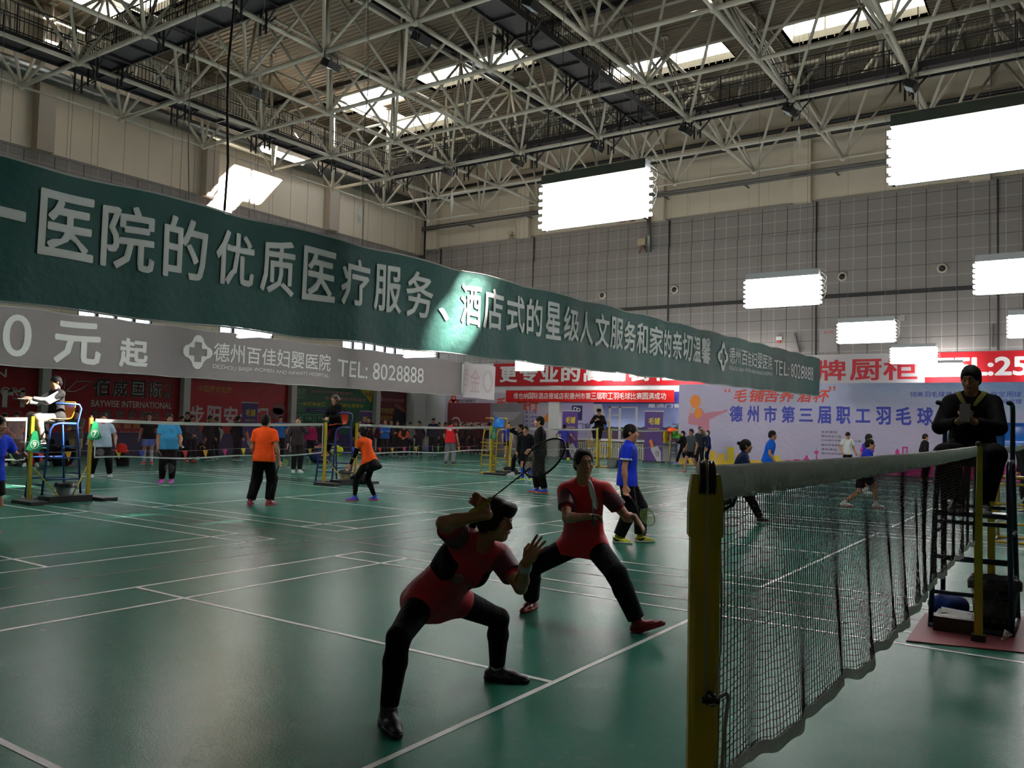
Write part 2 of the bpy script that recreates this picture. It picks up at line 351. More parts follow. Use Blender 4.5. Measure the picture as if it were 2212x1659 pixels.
M_skyl = mat('skylight_sheet', (0.9, 0.92, 0.95), 0.5, emit=(0.93, 0.96, 1.0), estr=14.0)
M_well = mat('skylight_well_sheet', (0.62, 0.58, 0.48), 0.5)
for i, (a, b_, c, d) in enumerate(SKY):
    w = MB(); zt = ZR+1.15
    if i == 3: c = 29.1
    w.bb((b_, c, ZR), (b_+0.06, d, ZR+0.42)); w.bb((a-0.06, c, ZR), (a, d, zt)); w.bb((a, c-0.06, ZR), (b_, c, zt)); w.bb((a, d, ZR), (b_, d+0.06, zt)); w.bb((a, c, zt), (b_+0.06, d, zt+0.06))
    n = max(2, round((d-c)/1.2))
    for k in range(n+1): w.bb((b_, c+(d-c)*k/n-0.04, ZR+0.42), (b_+0.06, c+(d-c)*k/n+0.04, zt))
    for k in range(int((d-c)/0.3)): w.bb((b_-0.012, c+k*0.3, ZR+0.02), (b_, c+k*0.3+0.03, ZR+0.42))
    wo = structure(w.build('window_%d' % (i+5), M_well))
    MB().bb((b_+0.02, c, ZR+0.42), (b_+0.03, d, zt)).build('pane', M_skyl, wo)
# ================================================================= space frame, catwalks, pipes, lamps
GX = [12.0+3.6*k for k in range(-6, 7)]; GY = [29.2-3.66*k for k in range(0, 14)]
ZB, ZT = 12.8, 16.3
GX2 = [x+1.8 for x in GX]; GX2 = [GX[0]-1.8]+GX2; GY2 = [GY[0]+1.83]+[y-1.83 for y in GY]
sf = empty('roof_space_frame', (12, 15, ZB), 'cream painted steel tube space frame carrying the whole hall roof', 'roof frame')
bars = []; 
def rodmat(): return M_truss
for j, y in enumerate(GY):
    for i, x in enumerate(GX):
        if i+1 < len(GX): bars.append(('bottom_chord', (x, y, ZB), (GX[i+1], y, ZB), 0.075 if j else 0.045))
        if j+1 < len(GY): bars.append(('bottom_chord', (x, y, ZB), (x, GY[j+1], ZB), 0.075 if i < len(GX)-1 else 0.045))
        for a in (0, 1):
            for b in (0, 1): bars.append(('web_strut', (x, y, ZB), (GX2[i+a], GY2[j+b], ZT), 0.055))
for j, y in enumerate(GY2):
    for i, x in enumerate(GX2):
        if i+1 < len(GX2): bars.append(('top_chord', (x, y, ZT), (GX2[i+1], y, ZT), 0.065))
        if j+1 < len(GY2): bars.append(('top_chord', (x, y, ZT), (x, GY2[j+1], ZT), 0.065))
def inview(p):
    d = (np.array(p)-CAM) @ CM.T
    return d[2] > 0.5 and abs(d[0]/d[2]) < 0.63 and abs(d[1]/d[2]) < 0.48
for kind in ('bottom_chord', 'web_strut', 'top_chord'):
    bs = [b for b in bars if b[0] == kind]
    def size(b):
        m = [(np.array(b[1])*(1-t)+np.array(b[2])*t) for t in (0.02, .25, .5, .75, .98)]
        v = sum(inview(p) for p in m)
        return -v/max(0.5, dep(m[2])) if v else 0
    bs.sort(key=size); rest = MB()
    for n, (k, a, b, r) in enumerate(bs):
        if n < 98 and size((k, a, b, r)) < 0: MB().tube([a, b], r, 8).build(kind, M_truss, sf, True)
        else: rest.tube([a, b], r, 6)
    if rest.v: tag(rest.build(kind, M_truss, sf, True), kind='stuff')
nodes = [(x, y, ZB) for x in GX for y in GY]+[(x, y, ZT) for x in GX2 for y in GY2]
nodes.sort(key=lambda p: (0 if inview(p) else 1, dep(p))); rest = MB()
nb = [(0.02, -0.13), (0.10, -0.09), (0.13, 0.0), (0.10, 0.09), (0.02, 0.13)]
for n, p in enumerate(nodes):
    t = MB() if n < 98 else rest
    t.lathe(p, nb, 10)
    if p[2] > ZB+1: t.tube([p, (p[0], p[1], ZR)], 0.05, 6); t.bb((p[0]-0.12, p[1]-0.12, ZR-0.05), (p[0]+0.12, p[1]+0.12, ZR))
    if n < 98: t.build('ball_joint', M_truss, sf, True)
tag(rest.build('ball_joint', M_truss, sf, True), kind='stuff')
# catwalks hung inside the frame
M_grate = mat('black_grating', (0.012, 0.012, 0.013), 0.6)
def catwalk(a, b, label, wdt=0.9, solid=True):
    a = np.array(a, float); b = np.array(b, float); L = np.linalg.norm(b-a); t = (b-a)/L; s = np.array([-t[1], t[0], 0])
    root = empty('catwalk', (a+b)/2, label, 'catwalk', None)
    dk = MB()
    for q in (-1, 1): dk.box((a+b)/2+s*q*wdt/2, (L, 0.06, 0.20), np.stack([t, s, [0, 0, 1]], 1))
    nb_ = int(L/0.05)
    dk.box((a+b)/2, (L, wdt, 0.02), np.stack([t, s, [0, 0, 1]], 1))
    for k in range(int(L/1.2)+1): dk.box(a+t*k*1.2-np.array([0, 0, .06]), (0.06, wdt, 0.06), np.stack([t, s, [0, 0, 1]], 1))
    dk.build('deck', M_grate, root)
    for q in (-1, 1):
        r = MB(); o = s*q*wdt/2
        for z in (0.55, 1.05): r.tube([a+o+(0, 0, z), b+o+(0, 0, z)], 0.022, 6)
        for k in range(int(L/0.14)+1): r.box(a+o+t*k*0.14+(0, 0, 0.55), (0.012, 0.012, 1.0), np.stack([t, s, [0, 0, 1]], 1))
        for k in range(int(L/1.8)+1): r.tube([a+o+t*k*1.8, a+o+t*k*1.8+(0, 0, 1.05)], 0.025, 6)
        r.build('railing', M_steel, root)
    for k in range(int(L/3.6)+1):
        p = a+t*(k*3.6+0.6)
        for q in (-1, 1):
            h = MB()
            for e in (-0.12, 0.12): h.tube([p+s*q*0.42+t*e-(0, 0, 0.1), p+s*q*0.42+t*e-(0, 0, 0.75)], 0.035, 6)
            h.tube([p+s*q*0.85-(0, 0, 0.05), p+s*q*0.42-(0, 0, 0.5)], 0.03, 6)
            h.tube([p+s*q*0.42+t*0.5-(0, 0, 0.1), p+s*q*0.42-(0, 0, 0.6)], 0.03, 6)
            h.build('bracket', M_steel, root)
    return root
ZC = 13.15
catwalk((5.0, 26.6, ZC), (27.3, 26.6, ZC), 'black steel catwalk running along the sunlit left wall under the roof')
catwalk((27.0, 26.0, ZC), (27.0, -6.0, ZC), 'black steel catwalk running along the panelled back wall under the roof')
catwalk((12.9, 26.0, ZC), (12.9, 13.2, ZC), 'black grated catwalk crossing the roof nearest the camera')
catwalk((13.6, 12.6, ZC), (26.5, 12.6, ZC), 'black grated catwalk crossing the middle of the roof towards the back wall')
# floodlights clamped to the frame
M_lens = mat('floodlight_glass', (0.5, 0.6, 0.65), 0.05, 0.0, spec=1.0)
FL = [(715, 140, 'above the dangling cord over the long green banner'), (552, 200, 'clamped to the cross catwalk rail'), (910, 85, 'under the cross chord near the middle'), (1150, 10, 'under the middle catwalk at the top of the view'),
      (1118, 350, 'on the back catwalk near the corner'), (968, 372, 'on the back catwalk closest to the corner'), (1290, 318, 'on the back catwalk beside the white lit panel'), (1482, 282, 'on the back catwalk left of the hanging white streamer'),
      (1705, 238, 'on the back catwalk beside a clamp bracket'), (1968, 185, 'on the back catwalk over the largest lamp panel')]
for x, y, w in FL:
    p = fl(x, y, 12.45); r = empty('floodlight', p, 'dark box floodlight '+w, 'floodlight', 'floodlights on the roof frame')
    R = np.array(((1, 0, 0), (0, 0.87, -0.5), (0, 0.5, 0.87)))
    MB().box(p, (0.50, 0.34, 0.22), R).build('housing', M_steel, r)
    MB().box(p+R @ np.array([0, 0, -0.115]), (0.42, 0.26, 0.015), R).build('lens', M_lens, r)
    MB().tube([p+(-0.27, 0, 0), p+(-0.27, 0, 0.32), p+(0.27, 0, 0.32), p+(0.27, 0, 0)], 0.018, 6).build('bracket', M_steel, r)
# pipes along the walls
M_duct = mat('galvanised_duct', (0.16, 0.17, 0.16), 0.35, 0.7)
o = MB().tube([(XN+0.5, YW-0.42, 14.35), (XW-0.8, YW-0.42, 14.35)], 0.30, 14).build('air_duct', M_duct, None, True); tag(o, 'long round grey air duct high along the left wall', 'duct')
o = MB()
for z, r in ((12.95, 0.07), (13.1, 0.05)): o.tube([(XW-0.5, YN+0.5, z), (XW-0.5, YW-0.4, z)], r, 8)
for y in range(-12, 30, 4): o.bb((XW-0.55, y-0.03, 12.85), (XW, y+0.03, 12.9))
tag(o.build('cable_pipe', mat('grey_pipe', (0.13, 0.13, 0.13), 0.5, 0.3), None, True), 'pair of thin grey pipes along the back wall below the roof frame', 'pipe')
o = MB().tube([(XW-0.45, YN+0.5, 14.7), (XW-0.45, YW-0.5, 14.7)], 0.11, 8); o.bb((XW-0.6, YN+0.5, 15.1), (XW-0.3, YW-0.5, 15.2))
tag(o.build('cable_tray', M_steel, None, True), 'black cable tray and pipe at the top of the back wall', 'cable tray')
o = MB()
for y in (31.45, 31.7): o.tube([(XW-0.25, y, 5.2), (XW-0.25, y, 14.6)], 0.06, 8)
tag(o.build('corner_pipe', M_steel, None, True), 'pair of dark upright pipes in the far corner of the hall', 'pipe')
# fire pipe with red valves and a bracket beside the middle lamp panel
p0 = pX(1335, 474, XW-0.55); p1 = pX(1402, 468, XW-0.55); p2 = pX(1402, 545, XW-0.4)
r = empty('fire_pipe', p1, 'grey fire pipe with red joints turning down the back wall', 'pipe')
MB().tube([p0, p1], 0.09, 8).build('horizontal_run', MATS['grey_pipe'], r, True); MB().tube([p1, p2], 0.11, 8).build('drop_pipe', M_duct, r, True)
for q in (0.15, 0.45, 0.97):
    c = p0*(1-q)+p1*q; MB().box(c, (0.24, 0.24, 0.26)).build('valve', mat('red_valve', (0.25, 0.03, 0.02), 0.4), r)
for (x, y, lab) in ((1388, 530, 'beige boxed device on a small stand on the tiled wall ledge'), (1103, 507, 'small dark sensor on a bent arm fixed low on the beige back wall')):
    c = pX(x, y, XW-0.3); r = empty('wall_sensor', c, lab, 'sensor'); s = 1.0 if x > 1200 else 0.55
    MB().box(c+(0, 0, 0.15*s), (0.3*s, 0.42*s, 0.32*s)).build('housing', mat('beige_plastic', (0.42, 0.36, 0.24), 0.5), r)
    MB().tube([c, c+(0.05, 0.2*s, -0.35*s)], 0.05*s, 6).tube([c, c+(0.05, -0.2*s, -0.35*s)], 0.05*s, 6).tube([c, c+(0.29, 0, 0)], 0.04, 6).build('stand', mat('brown_metal', (0.10, 0.05, 0.03), 0.5), r)
# round air nozzles in the tiled wall
M_noz = mat('cream_nozzle', (0.55, 0.52, 0.42), 0.4)
NZ = [(1302, 638, 'leftmost round air nozzle on the tiled wall, above the red banners'), (1458, 626, 'round air nozzle left of the second largest lamp panel'), (1820, 598, 'round air nozzle right of the lamp panel with a dangling wire'), (2036, 580, 'rightmost round air nozzle on the tiled wall')]
for x, y, lab in NZ:
    c = pX(x, y, XW-0.1); r = empty('air_nozzle', c, lab, 'air vent', 'round air nozzles on the tiled wall')
    R = np.array(((0, 0, -1), (0, 1, 0), (1, 0, 0)))
    MB().lathe(c, [(0.20, -0.02), (0.21, 0.06), (0.17, 0.14), (0.14, 0.14), (0.13, 0.05)], 20, R).build('ring', M_noz, r, True)
    MB().lathe(c, [(0.12, 0.0), (0.12, 0.09), (0.06, 0.13), (0.01, 0.14)], 16, R).build('core', M_black, r, True)
# small fittings on the tiled wall
c = pX(1683, 731, XW-0.1); r = empty('fire_alarm', c, 'small white and red fire alarm sounder on the tiled wall', 'alarm')
MB().box(c, (0.08, 0.26, 0.16)).build('plate', M_white, r); MB().box(c-(0, 0, 0.15), (0.09, 0.13, 0.1)).build('lamp', mat('red_lamp', (0.5, 0.03, 0.02), 0.3), r)
c = pX(1789, 735, XW-0.1); r = empty('wall_cabinet', c, 'grey hydrant cabinet door with red lettering above the white banner', 'cabinet')
wf = lambda u, v, d: (XW-0.12-d, c[1]-u, c[2]+v)
MB().box(c, (0.04, 0.75, 1.0)).build('door', mat('cabinet_grey', (0.32, 0.30, 0.30), 0.5), r)
t = MB(); add_text(t, '消火栓', (-0.2, 0.28, 0.22, 0.42), wf); t.build('lettering', mat('red_ink', (0.45, 0.02, 0.02), 0.5), r)
c = pX(1949, 686, XW-0.1); tag(MB().box(c, (0.08, 0.2, 0.24)).build('junction_box', MATS['cabinet_grey']), 'small grey square junction box on the tiled wall', 'junction box')
for (x0, y0, x1, y1, lab) in ((1716, 720, 1727, 762, 'slanting grey bar leaning on the tiled wall right of the fire alarm'), (2143, 700, 2142, 750, 'short upright grey strip on the tiled wall near a lamp panel')):
    tag(MB().tube([pX(x0, y0, XW-0.14), pX(x1, y1, XW-0.14)], 0.05, 6).build('wall_bar', MATS['grey_pipe']), lab, 'bar')
# lamp panels: six tubes before a white reflector, hung between the courts
M_tube = mat('lit_tube', (1, 1, 1), 0.4, emit=(1.0, 0.99, 0.96), estr=42.0)
M_refl = mat('white_reflector', (0.85, 0.85, 0.85), 0.5)
M_hous = mat('grey_lamp_housing', (0.60, 0.62, 0.64), 0.4)
M_wire = mat('thin_wire', (0.20, 0.19, 0.17), 0.5)
PW, PZ0, PZ1 = 1.30, 3.93, 4.47
GAPX = [6.65, 13.85, 21.05, 28.25, 35.3]
LAB = {(0, 0): 'largest lamp panel, cut by the right edge of the photo', (0, 1): 'large lit lamp panel before the beige wall, nearest the roof frame'}
def lamp_panel(c, lab):
    x, y, z = c; r = empty('lamp_panel', c, lab, 'lamp panel', 'lit tube panels between the courts')
    MB().bb((x-0.012, y-PW/2, PZ0), (x+0.012, y+PW/2, PZ1)).build('reflector', M_refl, r)
    h = MB(); h.bb((x-0.07, y-PW/2-0.02, PZ1), (x+0.07, y+PW/2+0.02, PZ1+0.11))
    for q in (-1, 1): h.bb((x-0.035, y+q*PW/2-0.015, PZ0), (x+0.035, y+q*PW/2+0.015, PZ1))
    h.build('housing', M_hous, r)
    for k in range(6):
        zz = PZ0+0.05+k*(PZ1-PZ0-0.1)/5
        t = MB()
        for sx in (-1, 1): t.tube([(x+sx*0.045, y-PW/2-0.05, zz), (x+sx*0.045, y+PW/2+0.05, zz)], 0.022, 8)
        t.build('lamp_tube', M_tube, r, True)
    w = MB()
    for q in (-1, 1): w.tube([(x, y+q*0.45, PZ1+0.10), (x, y+q*0.45, ZB)], 0.004, 4)
    w.build('hanging_wire', M_wire, r)
    w = MB(); yb = y-PW/2-0.05
    for k in range(5):
        z0 = PZ0+0.08+k*0.09
        w.tube([(x-0.03, yb, z0), (x-0.03, yb-0.07-0.03*(k % 2), z0+0.06), (x-0.03, yb-0.10, z0+0.15), (x-0.03, yb, z0+0.24)], 0.005, 4)
    w.build('loose_wire', M_wire, r)
    return r
words = ['nearest the camera', 'second along', 'third along', 'fourth along', 'closest to the back wall']
names = {0: 'over the net line of the near courts', 1: 'over the far half of the near courts', -1: 'beyond the right edge over the near courts', 2: 'added unseen for light over the near half of the far courts', 3: 'added unseen for light over the net line of the far courts', 4: 'over the back half of the far courts'}
for gi, gx in enumerate(GAPX):
    for k, yc in ((0, -0.03), (1, 3.78), (2, 11.25), (3, 15.0), (4, 18.75)):  # third and fourth rows, unseen behind the green banner, are added for light
        lab = LAB.get((gi, k), 'lit lamp panel %s, %s' % (names[k], words[gi]))
        lamp_panel((gx, yc, 4.2), lab)
# ================================================================= hanging banners and wall posters
M_wt = mat('white_print', (0.70, 0.70, 0.68), 0.6); M_wt2 = mat('white_print_cloth', (0.62, 0.66, 0.64), 0.65)
def conform(mb, step, axis=0):
    """cut a flat lettering mesh in strips so that it can follow the folds of its cloth"""
    me = bpy.data.meshes.new('x'); me.from_pydata(mb.v, [], mb.f); bm = bmesh.new(); bm.from_mesh(me)
    cs = [p[axis] for p in mb.v]; a = min(cs)+step
    while a < max(cs):
        n = [0, 0, 0]; n[axis] = 1; c = [0, 0, 0]; c[axis] = a
        bmesh.ops.bisect_plane(bm, geom=bm.verts[:]+bm.edges[:]+bm.faces[:], plane_co=c, plane_no=n, dist=1e-5); a += step
    bm.verts.index_update()
    r = MB().add([v.co for v in bm.verts], [[v.index for v in f.verts] for f in bm.faces]); bm.free(); bpy.data.meshes.remove(me); return r
class Cloth:
    """a long cloth hung along X: top(u), bottom(u) heights and fold depth"""
    def __init__(s, Y, X0, X1, zt, zb, amp, seed): s.Y, s.X0, s.X1, s.zt, s.zb, s.amp, s.ph = Y, X0, X1, zt, zb, amp, np.random.default_rng(seed).uniform(0, 6.28, 12)
    def fold(s, x, v):
        p = s.ph; w = 0.35+0.65*(1-v)
        f = math.sin(2.3*x+p[0]+0.8*v)+0.7*math.sin(4.1*x+p[1]-1.3*v)+0.5*math.sin(7.7*x+p[2]+2*v)+0.4*math.sin(1.1*x+p[3])
        c = abs(math.sin(1.45*x+p[4]+0.5*v))**8          # sharp creases where the cloth is tied up
        return s.amp*(f*0.5*w-1.5*c*(0.3+0.7*v))
    def P(s, x, v, d=0.0):
        sag = 0.02*math.sin(2.9*x+s.ph[5])
        z = s.zb(x)+(s.zt(x)-s.zb(x))*v+(sag if v > 0.5 else -sag*0.6)
        return (x, s.Y+s.fold(x, v)-d, z)
    def mesh(s, nx, nv):
        mb = MB(); U = [s.X0+(s.X1-s.X0)*i/nx for i in range(nx+1)]
        vs = [s.P(x, j/nv) for x in U for j in range(nv+1)]; n = nv+1
        return mb.add(vs, [(i*n+j, (i+1)*n+j, (i+1)*n+j+1, i*n+j+1) for i in range(nx) for j in range(nv)])
    def text(s, items, step=0.08, d=0.018):
        mb = MB()
        for body, (a, v0, b, v1), kw in items: add_text(mb, body, (a, v0, b, v1), lambda u, v, dd: (u, dd-0.004, v), **kw)
        for t in s_extra(s): mb.add(*t)
        mb = conform(mb, step, 0); mb = conform(mb, 0.09, 2)
        mb.v = [s.P(p[0], p[2], d+p[1]) for p in mb.v]; return mb
def s_extra(s): return getattr(s, 'extra', [])
def clover(u, v, ru, rv):
    """the four petal mark with an open cross of the hospital banners"""
    out = []
    for k in range(4):
        a = k*math.pi/2; R = np.array(((math.cos(a), -math.sin(a)), (math.sin(a), math.cos(a))))
        o = [(-0.42, 0.55), (-0.3, 0.85), (-0.12, 1.0), (0.12, 1.0), (0.3, 0.85), (0.42, 0.55), (0.60, 0.42), (0.44, 0.27), (0.24, 0.27), (0.24, 0.60), (-0.24, 0.60), (-0.24, 0.27), (-0.44, 0.27), (-0.60, 0.42)]
        P = np.array(o) @ R.T; out.append(([(u+p[0]*ru, 0, v+p[1]*rv) for p in P], [(0, 1, 10, 13), (1, 2, 10), (2, 3, 9, 10), (3, 4, 9), (4, 5, 6, 9), (6, 7, 8, 9), (10, 11, 12, 13)]))
    return out
M_green = mat('green_banner_cloth', (0.005, 0.062, 0.053), 0.6, noise=0.14, nscale=3, bump=0.6, bscale=9, spec=0.25)
GB = Cloth(8.0, 1.2, 33.15, lambda x: 4.15+0.0135*(x-2), lambda x: 2.735+0.011*(x-2), 0.030, 3)
def gchar(x0, x1, c): return (c, (x0, 0.36, x1, 0.86), dict(bold=0.018))
S = [('一', 1.95, 2.47), ('医', 2.6, 3.2), ('院', 3.28, 3.9), ('的', 4.01, 4.58), ('优', 4.7, 5.3), ('质', 5.4, 5.98), ('医', 6.12, 6.7), ('疗', 6.8, 7.4), ('服', 7.5, 8.12), ('务', 8.24, 8.86), ('酒', 9.62, 10.2), ('店', 10.27, 10.9), ('式', 11.0, 11.58),
     ('的', 11.66, 12.22), ('星', 12.36, 12.92), ('级', 13.03, 13.66), ('人', 13.72, 14.32), ('文', 14.4, 15.04), ('服', 15.1, 15.68), ('务', 15.75, 16.4), ('和', 16.47, 17.06), ('家', 17.18, 17.84), ('的', 17.92, 18.46), ('亲', 18.56, 19.16), ('切', 19.21, 19.84), ('温', 19.9, 20.48), ('馨', 20.53, 21.2)]
items = [gchar(a, b, c) for c, a, b in S]+[('、', (9.02, 0.36, 9.3, 0.52), dict(bold=0.02))]
vb = 0.5
items += [('德州百佳妇婴医院', (22.75, 0.46, 26.9, 0.80), dict(bold=0.005)), ('DEZHOU BAIJIA WOMEN AND INFANTS HOSPITAL', (22.75, 0.30, 26.9, 0.40), {}), ('TEL: 8028888', (27.2, 0.38, 32.2, 0.72), {})]
GB.extra = clover(22.2, 0.56, 0.40, 0.30)
g = tag(GB.mesh(420, 12).build('hanging_banner', M_green, None, True), 'very long green cloth banner with big white characters hung across the hall', 'banner')
GB.text(items).build('lettering', M_wt2, g)
rp = MB()
for z, v in ((0.012, 1.0), (-0.012, 0.0)): rp.tube([np.array(GB.P(1.2+31.95*i/160, v))+(0, 0, z) for i in range(161)], 0.012, 4)
rp.build('hem_rope', mat('hem_white', (0.5, 0.5, 0.48), 0.6), g)
M_grey = mat('grey_banner_cloth', (0.20, 0.178, 0.182), 0.6, noise=0.06, nscale=2, bump=0.4, bscale=9)
KB = Cloth(22.3, 6.5, 28.1, lambda x: 4.37, lambda x: 2.86, 0.022, 9)
def kx(x, y): return float(pY(x, y, 22.3)[0])
def kv(x, y): return float((pY(x, y, 22.3)[2]-2.86)/1.51)
def krect(x0, y0, x1, y1): return (kx(x0, (y0+y1)/2), kv(x0, y1), kx(x1, (y0+y1)/2), kv(x1, y0))
items = [('0', (kx(4, 730), 0.16, kx(68, 730), 0.88), dict(bold=0.005)), ('元', (kx(116, 740), 0.10, kx(218, 740), 0.88), dict(bold=0.025)), ('起', (kx(258, 760), 0.12, kx(319, 760), 0.68), dict(bold=0.03)),
         ('德州百佳妇婴医院', (kx(460, 770), 0.38, kx(714, 790), 0.78), dict(bold=0.008)), ('DEZHOU BAIJIA WOMEN AND INFANTS HOSPITAL', (kx(459, 795), 0.20, kx(711, 815), 0.31), dict(bold=0.004)), ('TEL: 8028888', (kx(729, 795), 0.27, kx(915, 805), 0.70), dict(bold=0.004))]
KB.extra = clover(kx(427, 768), 0.54, 0.52, 0.36)
g = tag(KB.mesh(200, 8).build('hanging_banner', M_grey, None, True), 'long grey cloth banner with white hospital lettering below the green one', 'banner')
KB.text(items).build('lettering', M_wt, g)
rp = MB()
for z, v in ((0.012, 1.0), (-0.012, 0.0)): rp.tube([np.array(KB.P(6.5+21.6*i/90, v))+(0, 0, z) for i in range(91)], 0.014, 4)
rp.build('hem_rope', MATS['hem_white'], g)
VB = Cloth(22.2, 28.12, 30.55, lambda x: 4.38-0.02*(x-28), lambda x: 2.80-0.015*(x-28), 0.02, 4)
g = tag(VB.mesh(30, 8).build('hanging_banner', mat('white_banner_back', (0.60, 0.58, 0.60), 0.6), None, True), 'white back of a banner with faint pink mirrored print beside the grey one', 'banner')
mbt = MB(); add_text(mbt, '金', (28.55, 0.16, 29.35, 0.86), lambda u, v, d: (u, 0, v), bold=0.0, mirror=True); add_text(mbt, '牌', (27.95+0.2, 0.16, 28.45, 0.86), lambda u, v, d: (u, 0, v), mirror=True)
mbt.v = [VB.P(p[0], p[2], 0.03) for p in mbt.v]; mbt.build('faint_lettering', mat('faint_pink', (0.50, 0.38, 0.40), 0.6), g)
def ringpoly(mb, cu, cv, ru, rv, tu, fn, n=40, d=0.004):
    vs = []; 
    for k in range(n):
        a = 2*math.pi*k/n; vs += [fn(cu+ru*math.cos(a), cv+rv*math.sin(a), d), fn(cu+(ru-tu)*math.cos(a), cv+(rv-tu*rv/ru)*math.sin(a), d)]
    mb.add(vs, [(2*k, 2*k+1, (2*k+3) % (2*n), (2*k+2) % (2*n)) for k in range(n)])
def disc(mb, cu, cv, ru, rv, fn, n=28, d=0.004):
    mb.add([fn(cu+ru*math.cos(2*math.pi*k/n), cv+rv*math.sin(2*math.pi*k/n), d) for k in range(n)], [tuple(range(n))])
rg = MB(); ringpoly(rg, 29.95, 0.52, 0.42, 0.33, 0.12, lambda u, v, d: VB.P(u, v, 0.03)); rg.build('faint_emblem', mat('faint_grey', (0.48, 0.47, 0.46), 0.6), g)
cords = MB()
for x in np.arange(7.0, 30, 1.6): cords.tube([(x, 22.3, 4.37), (x+0.05, 22.3, 4.75)], 0.006, 4)
cords.tube([(5, 22.3, 4.76), (31, 22.3, 4.80)], 0.01, 4); tag(cords.build('banner_cord', M_wire), 'thin line with short ties that carries the grey banner', 'cord')
# cords hanging from the roof
M_ribbon = mat('white_ribbon', (0.75, 0.73, 0.68), 0.6)
for (x, y0, y1, Y, lab) in ((404, 330, 435, 8.0, 'thin cord dropping to the green banner left of the sunlit wall'), (484, 300, 455, 8.05, 'dark rope dropping to the green banner before the pilaster'), (780, 400, 545, 8.0, 'thin cord dropping to the green banner near the corner'),
                       (890, 370, 500, 14.0, 'thin wire hanging before the corner pipes'), (1292, 200, 360, 10.0, 'thin wire hanging from the roof left of a lamp panel'), (550, 385, 480, 14.5, 'thin pair of wires hanging before the sunlit wall')):
    a = pY(x, y1, Y); b = a+(0.0, 0, 13-a[2]); n = 14; pts = [a+(b-a)*i/n+np.array([0.03*math.sin(i*1.7+x), 0, 0]) for i in range(n+1)]
    tag(MB().tube(pts, 0.02 if 'rope' in lab else 0.008, 4).build('rope', M_black if 'rope' in lab else M_wire), lab, 'cord')
for (x, y0, y1, Xd, lab) in ((977, 395, 470, 20.0, 'white ribbon twisting below the roof frame near the corner'), (1726, 265, 335, 22.0, 'white ribbon hanging under the roof frame before the beige wall'), (778, 420, 505, 14.0, 'white ribbon hanging before the left wall by the corner')):
    a = pX(x, y0, Xd); b = pX(x-2, y1, Xd); mb = MB(); n = 10; vs = []
    for i in range(n+1):
        t = i/n; c = a+(b-a)*t; w = 0.05*math.sin(math.pi*t)+0.008; an = t*4; vs += [c+w*np.array([math.cos(an), math.sin(an), 0]), c-w*np.array([math.cos(an), math.sin(an), 0])]
    mb.add(vs, [(2*i, 2*i+1, 2*i+3, 2*i+2) for i in range(n)]); mb.tube([a, (a[0], a[1], ZB)], 0.006, 4)
    tag(mb.build('ribbon_streamer', M_ribbon), lab, 'ribbon')
# ---------------------------------------------------------------- back wall
XP = XW-0.05
def wallX(X):
    def fn(u, v, d): return (X-d, -u, v)            # u runs towards the right of the view
    return fn
def wr(x0, y0, x1, y1, X): a = pX(x0, y0, X); b = pX(x1, y1, X); return (-a[1], b[2], -b[1], a[2])       # pixel box to (u0,v0,u1,v1)
def panel(name, rect, X, m, label, cat, t=0.02, parent=None):
    u0, v0, u1, v1 = rect; o = MB().bb((X, -u1, v0), (X+t, -u0, v1)).build(name, m, parent)
    return tag(o, label, cat) if label else o
ink = {k: mat('ink_'+k, c, 0.6) for k, c in dict(red=(0.42, 0.012, 0.02), brush=(0.62, 0.05, 0.02), blue=(0.02, 0.03, 0.32), black=(0.01, 0.01, 0.012), yellow=(0.62, 0.48, 0.02), gold=(0.45, 0.30, 0.05), pink=(0.55, 0.05, 0.25), magenta=(0.50, 0.015, 0.20), orange=(0.72, 0.22, 0.03), amber=(0.72, 0.45, 0.05), rose=(0.5, 0.18, 0.25), navy=(0.012, 0.012, 0.10), purple=(0.06, 0.02, 0.16), green=(0.01, 0.14, 0.05), grey=(0.28, 0.27, 0.28), ltgrey=(0.48, 0.46, 0.48), palegreen=(0.25, 0.5, 0.3), cream=(0.55, 0.52, 0.5)).items()}
# long strip at the top: red, white and red lengths of one banner
VB0, VB1 = 3.72, 4.97
fn = wallX(XP-0.03)
st_ = MB().bb((XP-0.03, -8.0, VB0), (XP-0.01, 26.3, VB1)).build('wall_banner', mat('banner_white', (0.46, 0.45, 0.46), 0.6)); tag(st_, 'long banner strip on the back wall, red and white lengths with kitchen cabinet lettering', 'banner')
uL = -float(pX(1700, 780, XP)[1]); uR = -float(pX(1998, 760, XP)[1])
MB().bb((XP-0.034, -uL, VB0), (XP-0.03, 26.3, VB1)).build('red_length', mat('banner_red', (0.34, 0.005, 0.010), 0.6, spec=0.2), st_)
MB().bb((XP-0.034, -8.0, VB0), (XP-0.03, -uR, VB1)).build('red_length', MATS['banner_red'], st_)
t = MB(); u0 = -float(pX(1078, 810, XP)[1]); wv = (float(-pX(1210, 810, XP)[1])-u0)/3
for i, c in enumerate('更专业的高端橱柜'): add_text(t, c, (u0+wv*i+0.08, VB0+0.2, u0+wv*(i+1)-0.08, VB1-0.18), fn, bold=0.035, d=0.008)
add_text(t, 'TEL:25', (wr(2016, 772, 2240, 808, XP)[0], VB0+0.28, wr(2016, 772, 2216, 808, XP)[2]+0.1, VB1-0.22), fn, bold=0.03, d=0.008); t.build('white_lettering', M_wt, st_)
t = MB()
for c, a, b in (('金', 1700, 1752), ('牌', 1765, 1828), ('厨', 1836, 1905), ('柜', 1908, 1982)): add_text(t, c, (-float(pX(a, 800, XP)[1]), VB0+0.14, -float(pX(b, 800, XP)[1]), VB1-0.2), fn, bold=0.02, d=0.008)
t.build('red_lettering', ink['red'], st_)
